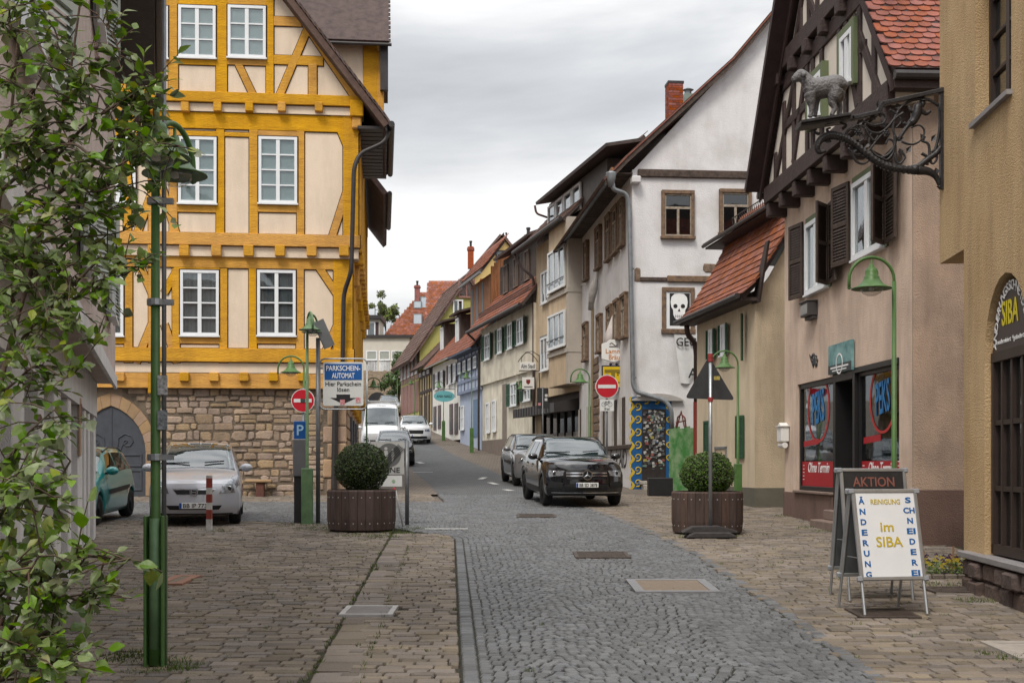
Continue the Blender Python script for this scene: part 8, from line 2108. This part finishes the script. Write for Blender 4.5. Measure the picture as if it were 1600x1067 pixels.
# ------------------------------------------------------------------ advertising A-boards
M_ALU = mat('aluminium_profile', (.42, .43, .44), .35, .08, 8, .02, metal=.7)
def a_board(name, label, x, y, yaw, w, H, spread, face_m, content, foot=.28):
    s = thing(name, label, 'sign', (x, y, g(y)), yaw); w2 = w / 2
    def side(sgn, nm, fm):
        lean = spread / H
        e = bpy.data.objects.new(nm, None); col.objects.link(e); e.parent = s; e.location = (0, sgn * .02, H); e.rotation_euler = (-sgn * -lean if sgn < 0 else -lean * -1, 0, 0)
        e.rotation_euler = ((-1 if sgn < 0 else 1) * math.atan(lean), 0, 0)
        for sx in (-1, 1):
            MB().tube([(sx * (w2 - .02), 0, -.02), (sx * (w2 - .02), 0, -H * 1.02)], .015, 8).build('leg', M_ALU, e)
        f = MB(); zb = -H + foot; yy = sgn * .012
        for x0, x1, z0, z1 in ((-w2, w2, -.035, 0), (-w2, w2, zb, zb + .035), (-w2, -w2 + .035, zb + .035, -.035), (w2 - .035, w2, zb + .035, -.035)): f.box(x0, x1, -.018 + yy, .018 + yy, z0, z1)
        f.build('frame', M_ALU, e, bevel=.006)
        p = MB().box(-w2 + .03, w2 - .03, -.008 + yy, .008 + yy, zb + .03, -.03).build('board', fm, e)
        for sx in (-1, 1):
            for z in (-.02, zb + .016): MB().box(sx * w2 - .025, sx * w2 + .025, -.024 + yy, .024 + yy, z - .025, z + .025).build('corner_cap', mat('grey_corner', (.25, .26, .28), .5, .05, 5, 0), e, bevel=.008)
        return e, zb, yy
    e, zb, yy = side(-1, 'front_panel', face_m); content(e, zb, yy - .010)
    side(1, 'rear_panel', mat('dark_rear_board', (.07, .075, .08), .6, .1, 4, 0))
    for sx in (-1, 1): MB().bar((sx * (w2 - .04), -spread * .45, H * .45), (sx * (w2 - .04), spread * .45, H * .45), .02, .006).build('stay', M_ALU, s)
    return s
def siba(e, zb, y):
    hgt = -zb
    for i, ch in enumerate('ÄNDERUNG'): text(ch, M_BLU, e, -.235, y, -.115 - i * .0985 + (0 if i else .01), .056 if i else .074, .056, bold=.03)
    for i, ch in enumerate(('S', 'CH', 'N', 'EI', 'D', 'E', 'R', 'EI')): text(ch, M_BLU, e, .225, y, -.105 - i * .0985, .056, .056 * (2.0 if ch == 'CH' else 1.5 if len(ch) > 1 else 1), bold=.03)
    text('REINIGUNG', M_OCHRE, e, .0, y, -.12, .05, .29); text('im', M_OCHRE, e, -.01, y, -.36, .085, .13); text('SIBA', M_OCHRE, e, .0, y, -.50, .098, .26)
M_OCHRE = mat('print_ochre_yellow', (.46, .34, .02), .5, .03, 5, 0)
a_board('advertising_board', 'white tailor shop A-board with blue and yellow lettering', 3.49, 11.47, .14, .645, 1.15, .28, mat('white_poster', (.66, .67, .69), .4, .03, 3, 0), siba, .29)
def akt(e, zb, y): text('AKTION', mat('chalk_red', (.22, .08, .06), .8, .1, 9, 0), e, 0, y, -.14, .1, .44)
a_board('advertising_board', 'black chalk A-board in a silver frame behind the tailor board', 3.69, 12.5, .1, .70, 1.32, .25, mat('blackboard', (.022, .02, .02), .7, .2, 5, 0), akt, .25)
# ------------------------------------------------------------------ clipped box balls
M_BOX1 = mat('dark_box_leaf', (.05, .078, .018), .6, .3, 9, 0, c2=(.02, .034, .01), isl=.45)
M_BOX2 = mat('bright_box_leaf', (.09, .155, .02), .6, .3, 9, 0, c2=(.04, .075, .014), isl=.45)
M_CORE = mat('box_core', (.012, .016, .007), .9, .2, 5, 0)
M_TWIG = mat('twig_bark', (.06, .042, .03), .8, .2, 12, .2)
def ball(label, x, y, z, rx, rz, m, seed, n=9000):
    rn = random.Random(seed); t = thing('box_ball', label, 'shrub', (x, y, z)); mb = MB()
    core = MB(); core.grid(lambda u, v: Vector((rx * .84 * cos(2 * pi * u) * sin(pi * v), rx * .84 * sin(2 * pi * u) * sin(pi * v), rz + rz * .84 * cos(pi * v))), 20, 12); core.build('dark_core', M_CORE, t, True)  # solid ball, its near-black colour stands for the shade deep among the leaves
    bump = [(rn.uniform(-1, 1), rn.uniform(-1, 1), rn.uniform(-1, 1), rn.uniform(-.05, .10)) for _ in range(70)]
    for _ in range(n):
        d = Vector((rn.gauss(0, 1), rn.gauss(0, 1), rn.gauss(0, 1))).normalized()
        k = 1 - .14 * rn.random() ** 2 + sum(h_ * max(0, 1 - 3.2 * (d - Vector((a, b, c)).normalized()).length) for a, b, c, h_ in bump) * .8
        if rn.random() < .06: k += rn.uniform(0, .1)
        p = Vector((d.x * rx * k, d.y * rx * k, rz + d.z * rz * k))
        a = Vector((rn.gauss(0, 1), rn.gauss(0, 1), rn.gauss(0, 1))) + d * .9; a.normalize(); b = a.cross(d + Vector((rn.gauss(0, .5), rn.gauss(0, .5), rn.gauss(0, .5)))).normalized()
        l, w = rn.uniform(.02, .034), rn.uniform(.008, .014)
        mb.add([p - a * l * .5, p + b * w, p + a * l * .6, p - b * w], [(0, 1, 2, 3)])
    o = mb.build('foliage', m, t); o['kind'] = 'stuff'
    MB().tube([(0, 0, -.25), (0, 0, rz * .8)], .03, 6).build('stem', M_TWIG, t)
t, x, y, zt = P1; ball('dark green clipped box ball in the planter by the yellow house', x, y, zt - .06, .475, .44, M_BOX1, 3)
t, x, y, zt = P2; ball('bright green clipped box ball in the planter by the triangular sign', x, y, zt - .08, .455, .37, M_BOX2, 4)
# ------------------------------------------------------------------ rose bush on the left edge
M_LEAF = mat('rose_leaf', (.15, .215, .04), .42, .3, 6, .08, 60, c2=(.095, .155, .032), isl=.42, spec=.5)
M_LEAFY = mat('young_rose_leaf', (.26, .28, .045), .45, .3, 6, .08, 60, c2=(.075, .11, .02), isl=.35, spec=.5)
for m_ in (M_LEAF, M_LEAFY):                              # thin leaves let some light through
    nt = m_.node_tree; p_ = nt.nodes['Principled BSDF']; tl = nt.nodes.new('ShaderNodeBsdfTranslucent'); mx = nt.nodes.new('ShaderNodeMixShader'); mx.inputs[0].default_value = .35
    nt.links.new(p_.inputs['Base Color'].links[0].from_socket, tl.inputs[0]); nt.links.new(p_.outputs[0], mx.inputs[1]); nt.links.new(tl.outputs[0], mx.inputs[2]); nt.links.new(mx.outputs[0], nt.nodes['Material Output'].inputs[0])
M_BARK = mat('rose_stem', (.075, .042, .03), .8, .25, 12, .2, c2=(.05, .05, .025))
rose = thing('rose_bush', 'tall leafy rose bush climbing along the pale corner house', 'shrub', (-2.05, 4.6, g(4.6)))
ro_ = Vector((-2.05, 4.6, g(4.6)))
rn = random.Random(23)
def spline(P, n=7):
    P = [Vector(p) for p in P]; out = []
    for i in range(len(P) - 1):
        a, b, c, d = P[max(0, i - 1)], P[i], P[i + 1], P[min(len(P) - 1, i + 2)]
        for k in range(n): t = k / n; out.append(.5 * (2 * b + (c - a) * t + (2 * a - 5 * b + 4 * c - d) * t * t + (3 * b - a - 3 * c + d) * t ** 3))
    return out + [P[-1]]
def br_(*pts): return spline([at(*p) - ro_ for p in pts])
BR = [  # (curve, base radius, leafiness, leaf scale)
 (br_((-62, 1330, 4.6), (-45, 1000, 4.8), (-30, 760, 5.0), (10, 560, 5.2), (55, 400, 5.3), (85, 250, 5.3), (110, 110, 5.3), (130, -30, 5.3)), .016, .55, 1.),
 (br_((-50, 1340, 4.7), (-60, 900, 5.2), (-40, 600, 5.4), (-10, 380, 5.5), (15, 200, 5.5), (30, 40, 5.5), (40, -60, 5.5)), .014, .5, 1.),
 (br_((10, 560, 5.2), (60, 500, 5.1), (110, 450, 5.0), (160, 405, 5.0), (205, 405, 5.0), (240, 412, 5.0)), .008, 1., 1.),
 (br_((40, 450, 5.3), (100, 380, 5.2), (140, 345, 5.1), (185, 320, 5.1)), .007, 1., 1.),
 (br_((0, 300, 5.4), (45, 262, 5.2), (110, 225, 5.1), (165, 262, 5.0), (205, 248, 5.0), (245, 232, 5.0), (280, 228, 5.0)), .009, 1.1, 1.),
 (br_((70, 320, 5.3), (120, 280, 5.2), (175, 230, 5.1), (205, 195, 5.1), (225, 168, 5.1), (240, 165, 5.1)), .008, 1.1, 1.),
 (br_((85, 250, 5.3), (130, 200, 5.2), (180, 165, 5.1), (212, 145, 5.1), (240, 132, 5.1)), .008, 1.1, 1.),
 (br_((100, 160, 5.3), (150, 110, 5.2), (185, 95, 5.2), (178, 60, 5.2), (150, 20, 5.2)), .007, 1., 1.),
 (br_((15, 200, 5.5), (60, 130, 5.3), (90, 70, 5.3), (70, 20, 5.3), (40, -10, 5.3)), .007, 1., 1.),
 (br_((10, 140, 5.4), (30, 80, 5.3), (10, 30, 5.3), (-20, 0, 5.3)), .007, 1., 1.),
 (br_((85, 250, 5.3), (50, 220, 5.1), (20, 225, 5.0), (-15, 215, 5.0)), .007, 1., 1.),
 (br_((55, 400, 5.3), (20, 360, 5.1), (-15, 345, 5.0)), .007, 1., 1.), (br_((55, 400, 5.3), (90, 420, 5.0), (110, 440, 4.9), (90, 470, 4.9)), .006, 1., 1.),
 (br_((-10, 380, 5.4), (30, 420, 5.0), (60, 455, 4.9), (75, 500, 4.8), (60, 530, 4.8)), .006, 1., 1.),
 (br_((-30, 640, 5.1), (20, 600, 4.9), (60, 570, 4.8), (105, 590, 4.7), (140, 550, 4.7), (160, 520, 4.7)), .006, .7, .9),
 (br_((60, 480, 5.1), (110, 470, 5.0), (150, 440, 5.0), (195, 430, 5.0)), .006, 1., 1.), (br_((110, 280, 5.2), (140, 300, 5.1), (190, 290, 5.0), (225, 300, 5.0)), .006, 1., 1.),
 (br_((60, 380, 5.3), (130, 370, 5.1), (180, 365, 5.1), (215, 350, 5.1)), .006, .9, 1.), (br_((40, 300, 5.3), (80, 330, 5.1), (120, 320, 5.0), (150, 335, 5.0)), .006, 1., 1.),
 (br_((110, 110, 5.3), (150, 140, 5.2), (190, 205, 5.1), (222, 205, 5.1)), .006, 1., 1.), (br_((0, 480, 5.2), (30, 540, 4.9), (50, 580, 4.8), (40, 620, 4.8)), .006, .9, 1.),
 (br_((20, 330, 5.4), (60, 290, 5.2), (90, 300, 5.1), (130, 250, 5.1)), .006, 1.2, 1.), (br_((-20, 280, 5.4), (20, 250, 5.2), (60, 200, 5.1), (100, 190, 5.1)), .006, 1.2, 1.), (br_((-30, 120, 5.4), (20, 130, 5.2), (70, 160, 5.1), (120, 150, 5.1)), .006, 1.2, 1.), (br_((-20, 420, 5.3), (20, 400, 5.1), (70, 430, 5.0), (120, 410, 5.0)), .006, 1.2, 1.), (br_((-20, 60, 5.4), (40, 50, 5.2), (90, 110, 5.1), (140, 90, 5.1)), .006, 1.2, 1.), (br_((-30, 500, 5.2), (10, 470, 5.0), (50, 380, 5.0), (100, 340, 5.0)), .006, 1.2, 1.),
 (br_((-40, 980, 3.1), (0, 930, 3.0), (40, 900, 2.9), (70, 850, 2.9)), .006, 1.3, .8), (br_((-40, 1060, 3.0), (10, 1000, 2.9), (60, 1030, 2.9), (95, 1050, 2.9)), .006, 1.3, .8),
 # the nearer, lower shoots
 (br_((-70, 1500, 3.1), (-40, 1150, 3.2), (0, 980, 3.2), (40, 860, 3.2), (70, 790, 3.2), (110, 720, 3.2)), .010, .9, .78),
 (br_((-10, 1010, 3.2), (50, 940, 3.1), (90, 880, 3.0), (130, 868, 3.0), (170, 872, 3.0), (205, 872, 3.0)), .008, 1., .8),
 (br_((0, 980, 3.2), (40, 1000, 3.0), (80, 985, 3.0), (105, 1010, 3.0)), .007, 1.1, .8), (br_((20, 920, 3.2), (-10, 850, 3.1), (10, 790, 3.0), (50, 770, 3.0), (90, 780, 3.0)), .007, 1.1, .8),
 (br_((-30, 1080, 3.1), (20, 1050, 2.9), (50, 1040, 2.9)), .007, 1.2, .8), (br_((40, 860, 3.2), (60, 910, 3.0), (100, 930, 3.0), (130, 940, 3.0)), .007, 1.1, .8),
 (br_((-30, 760, 3.3), (10, 720, 3.2), (40, 680, 3.2), (85, 640, 3.2)), .006, .9, .75), (br_((-60, 820, 3.2), (-20, 780, 3.1), (20, 745, 3.1), (70, 740, 3.1)), .007, 1.2, .8), (br_((-60, 950, 3.1), (-10, 900, 3.0), (30, 880, 3.0)), .007, 1.3, .8),
]
leaves = []
f_all = MB()
for (c_, r0, dens, ls) in BR:
    n = len(c_); f = MB(); f.tube(c_, [r0 * (1 - .75 * i / n) for i in range(n)], 6); f.build('branch', M_BARK, rose, True)
    for i in range(max(2, int(n * .12)), n):
        for _ in range(1):
            if rn.random() > dens * .80: continue
            p = c_[i]; d = Vector((rn.gauss(0, 1), rn.gauss(0, .8), rn.gauss(.1, .8))).normalized(); L0 = rn.uniform(.05, .20) * ls
            end = p + d * L0 + Vector((0, 0, -.02)); mid = p + d * L0 * .5
            f_all.tube([p, mid, end], [.0032 * ls, .0026 * ls, .0018 * ls], 4, False)
            m_ = rn.randint(4, 7)
            for k in range(m_):
                t = (k + 1) / m_; q = p.lerp(end, t); ld = (d + Vector((rn.gauss(0, .9), rn.gauss(0, .9), rn.gauss(-.15, .6)))).normalized()
                leaves.append((q, ld, rn.uniform(.036, .066) * ls, rn.random() < (.12 if ls > .9 else .13)))
o = f_all.build('twigs', M_BARK, rose); o['kind'] = 'stuff'
def leaf_geo(q, d, L0, rn):
    up = Vector((rn.gauss(0, .55), rn.gauss(-.25, .5), 1)).normalized(); s = d.cross(up)
    if s.length < .05: s = d.cross(Vector((1, 0, 0)))
    s.normalize(); n = s.cross(d); w = L0 * rn.uniform(.30, .40); b = L0 * rn.uniform(.05, .2)
    P = lambda t, x, h: q + d * (L0 * t) + s * (w * x) + n * h
    cu = -b
    vs = [P(0, 0, 0), P(.2, .62, b * .35), P(.45, 1., b * .45), P(.75, .66, b * .2 + cu * .3), P(1.05, 0, cu), P(.75, -.66, b * .2 + cu * .3), P(.45, -1., b * .45), P(.2, -.62, b * .35), P(.35, 0, 0), P(.7, 0, cu * .25)]
    return vs, [(0, 1, 8), (1, 2, 8), (2, 9, 8), (2, 3, 9), (3, 4, 9), (0, 8, 7), (7, 8, 6), (6, 8, 9), (6, 9, 5), (5, 9, 4)]
leaves.sort(key=lambda l: -l[2] / (l[0] + ro_).y)
rest = [MB(), MB()]
cnt = 0
for q, d, L0, yg in leaves:
    vs, fs = leaf_geo(q, d, L0, rn); w = q + ro_; px = 800 + w.x / w.y * F; py = HY - (w.z - CZ) / w.y * F
    if cnt < 300 and -10 < px and -10 < py < 1080: MB().add(vs, fs).build('leaf', M_LEAFY if yg else M_LEAF, rose); cnt += 1
    else: rest[1 if yg else 0].add(vs, fs)
for r_, m_ in zip(rest, (M_LEAF, M_LEAFY)):
    if r_.v: o = r_.build('leaves', m_, rose); o['kind'] = 'stuff'
for px, py in ((150, 75), (152, 92), (20, 470), (62, 655), (60, 690), (215, 188)):
    p = at(px, py, 5.0 if py < 500 else 4.8) - ro_; h_ = MB(); h_.lathe([(0, -.012), (.011, -.004), (.010, .006), (.004, .012), (.006, .02)], 8, tuple(p)); h_.build('rose_bud', mat('rose_bud', (.07, .035, .03), .7, .2, 9, 0), rose, True)
# ------------------------------------------------------------------ street tree and a tree behind the roofs
def tree(label, x, y, H, cr, cz, n, seed, m, ls=.12):
    rn = random.Random(seed); z = g(y); t = thing('street_tree', label, 'tree', (x, y, z))
    tr = MB(); tr.tube([(0, 0, -.1), (.05, 0, H * .3), (-.03, .05, H * .55), (.0, 0, H * .85)], [.16, .12, .09, .03], 8)
    for k in range(8):
        a = k * 2.4; s = Vector((0, 0, H * (.4 + .04 * k))); e = Vector((cr * .8 * cos(a), cr * .8 * sin(a), H * (.55 + .05 * k))); tr.tube([s, s.lerp(e, .5) + Vector((0, 0, .1)), e], [.05, .035, .012], 5)
    tr.build('trunk', M_TWIG, t, True); mb = MB(); cl = [(Vector((rn.gauss(0, .5) * cr, rn.gauss(0, .5) * cr, H * cz + rn.gauss(0, .42) * (H * (1 - cz)) * 1.3)), rn.uniform(.25, .5) * cr) for _ in range(26)]
    for _ in range(n):
        c, r = rn.choice(cl); d = Vector((rn.gauss(0, 1), rn.gauss(0, 1), rn.gauss(0, 1))).normalized(); p = c + d * r * rn.random() ** .4
        a = Vector((rn.gauss(0, 1), rn.gauss(0, 1), rn.gauss(0, 1))).normalized(); b = a.cross(d).normalized(); l = rn.uniform(.6, 1.2) * ls
        mb.add([p - a * l, p + b * l * .5, p + a * l, p - b * l * .5], [(0, 1, 2, 3)])
    o = mb.build('crown', m, t); o['kind'] = 'stuff'
M_TREE = mat('tree_leaf', (.075, .12, .03), .6, .3, 2, 0, c2=(.04, .07, .02), isl=.4)
tree('small round-crowned street tree before the stone base at the street end', (622 - 800) / F * 104, 104, 3.8, 1.2, .58, 6500, 5, M_TREE)
tree('pale green tree showing above the flat roof at the hilltop', (603 - 800) / F * 150, 150, 12.2, 1.3, .88, 3000, 6, mat('pale_tree_leaf', (.14, .17, .04), .6, .3, 2, 0, c2=(.08, .11, .03), isl=.4), .2)
# ------------------------------------------------------------------ pansy bed by the ochre house
p = gp(1482, 903)
bed = thing('flower_bed', 'bed of purple and yellow pansies between the salmon and ochre houses', 'flower bed', (p.x, p.y, p.z))
for k in range(5): MB().box(-.36 + k * .15, -.225 + k * .15, -.09, -.02, -.03, .05).build('edging_stone', M_PAV, bed, bevel=.012)
MB().box(-.36, .4, -.02, .55, -.03, .03).build('soil', M_EARTH, bed)
rn = random.Random(14); lf = MB()
for _ in range(900):
    x, y, z = rn.uniform(-.36, .4), rn.uniform(-.04, .5), rn.uniform(.03, .17); a = Vector((rn.gauss(0, 1), rn.gauss(0, 1), rn.gauss(.3, .7))).normalized(); b = a.cross(Vector((rn.gauss(0, 1), rn.gauss(0, 1), rn.gauss(0, 1)))).normalized(); q = Vector((x, y, z)); l = rn.uniform(.012, .026)
    lf.add([q, q + a * l + b * l * .4, q + a * l * 2, q + a * l - b * l * .4], [(0, 1, 2, 3)])
o = lf.build('foliage', M_LEAF, bed); o['kind'] = 'stuff'
M_PUR = mat('pansy_purple', (.05, .012, .08), .6, .3, 30, 0); M_PYE = mat('pansy_yellow', (.42, .34, .03), .6, .2, 30, 0)
for k in range(85):
    x, y = rn.uniform(-.36, .4), rn.uniform(-.04, .5); z = rn.uniform(.12, .24); f = MB(); ms = []
    for i in range(5):
        a = i * 2 * pi / 5 + .3; f.add([(x, y - .01, z), (x + .022 * cos(a - .5), y - .014, z + .022 * sin(a - .5)), (x + .028 * cos(a), y - .012, z + .028 * sin(a)), (x + .022 * cos(a + .5), y - .014, z + .022 * sin(a + .5))], [(0, 1, 2, 3)], 1 if (i in (3, 4) or k % 4 == 0) else 0)
    f.add([(x - .002, y, 0.02), (x + .002, y, .02), (x, y - .005, z)], [(0, 1, 2)], 0); f.build('pansy', [M_PUR, M_PYE], bed)
for x, y, h_ in ((-.2, .3, .3), (.05, .1, .26), (.2, .42, .34), (.33, .15, .28), (.38, .35, .3)): MB().bar((x, y, 0), (x + .01, y, h_), .018, .018).build('stake', mat('stake_wood', (.28, .16, .09), .8, .1, 9, .1), bed)
# ------------------------------------------------------------------ keep to thing > part > sub-part
for e in [o for o in col.objects if o.type == 'EMPTY' and o.parent is not None]:
    for c in list(e.children):
        mb_w = e.matrix_basis @ c.matrix_basis; c.parent = e.parent; c.matrix_basis = mb_w
    bpy.data.objects.remove(e)
def level(o):
    n = 0
    while o.parent is not None: o = o.parent; n += 1
    return n
for o in list(col.objects):
    while level(o) > 2:
        p = o.parent; mb_w = p.matrix_basis @ o.matrix_basis; o.parent = p.parent; o.matrix_basis = mb_w
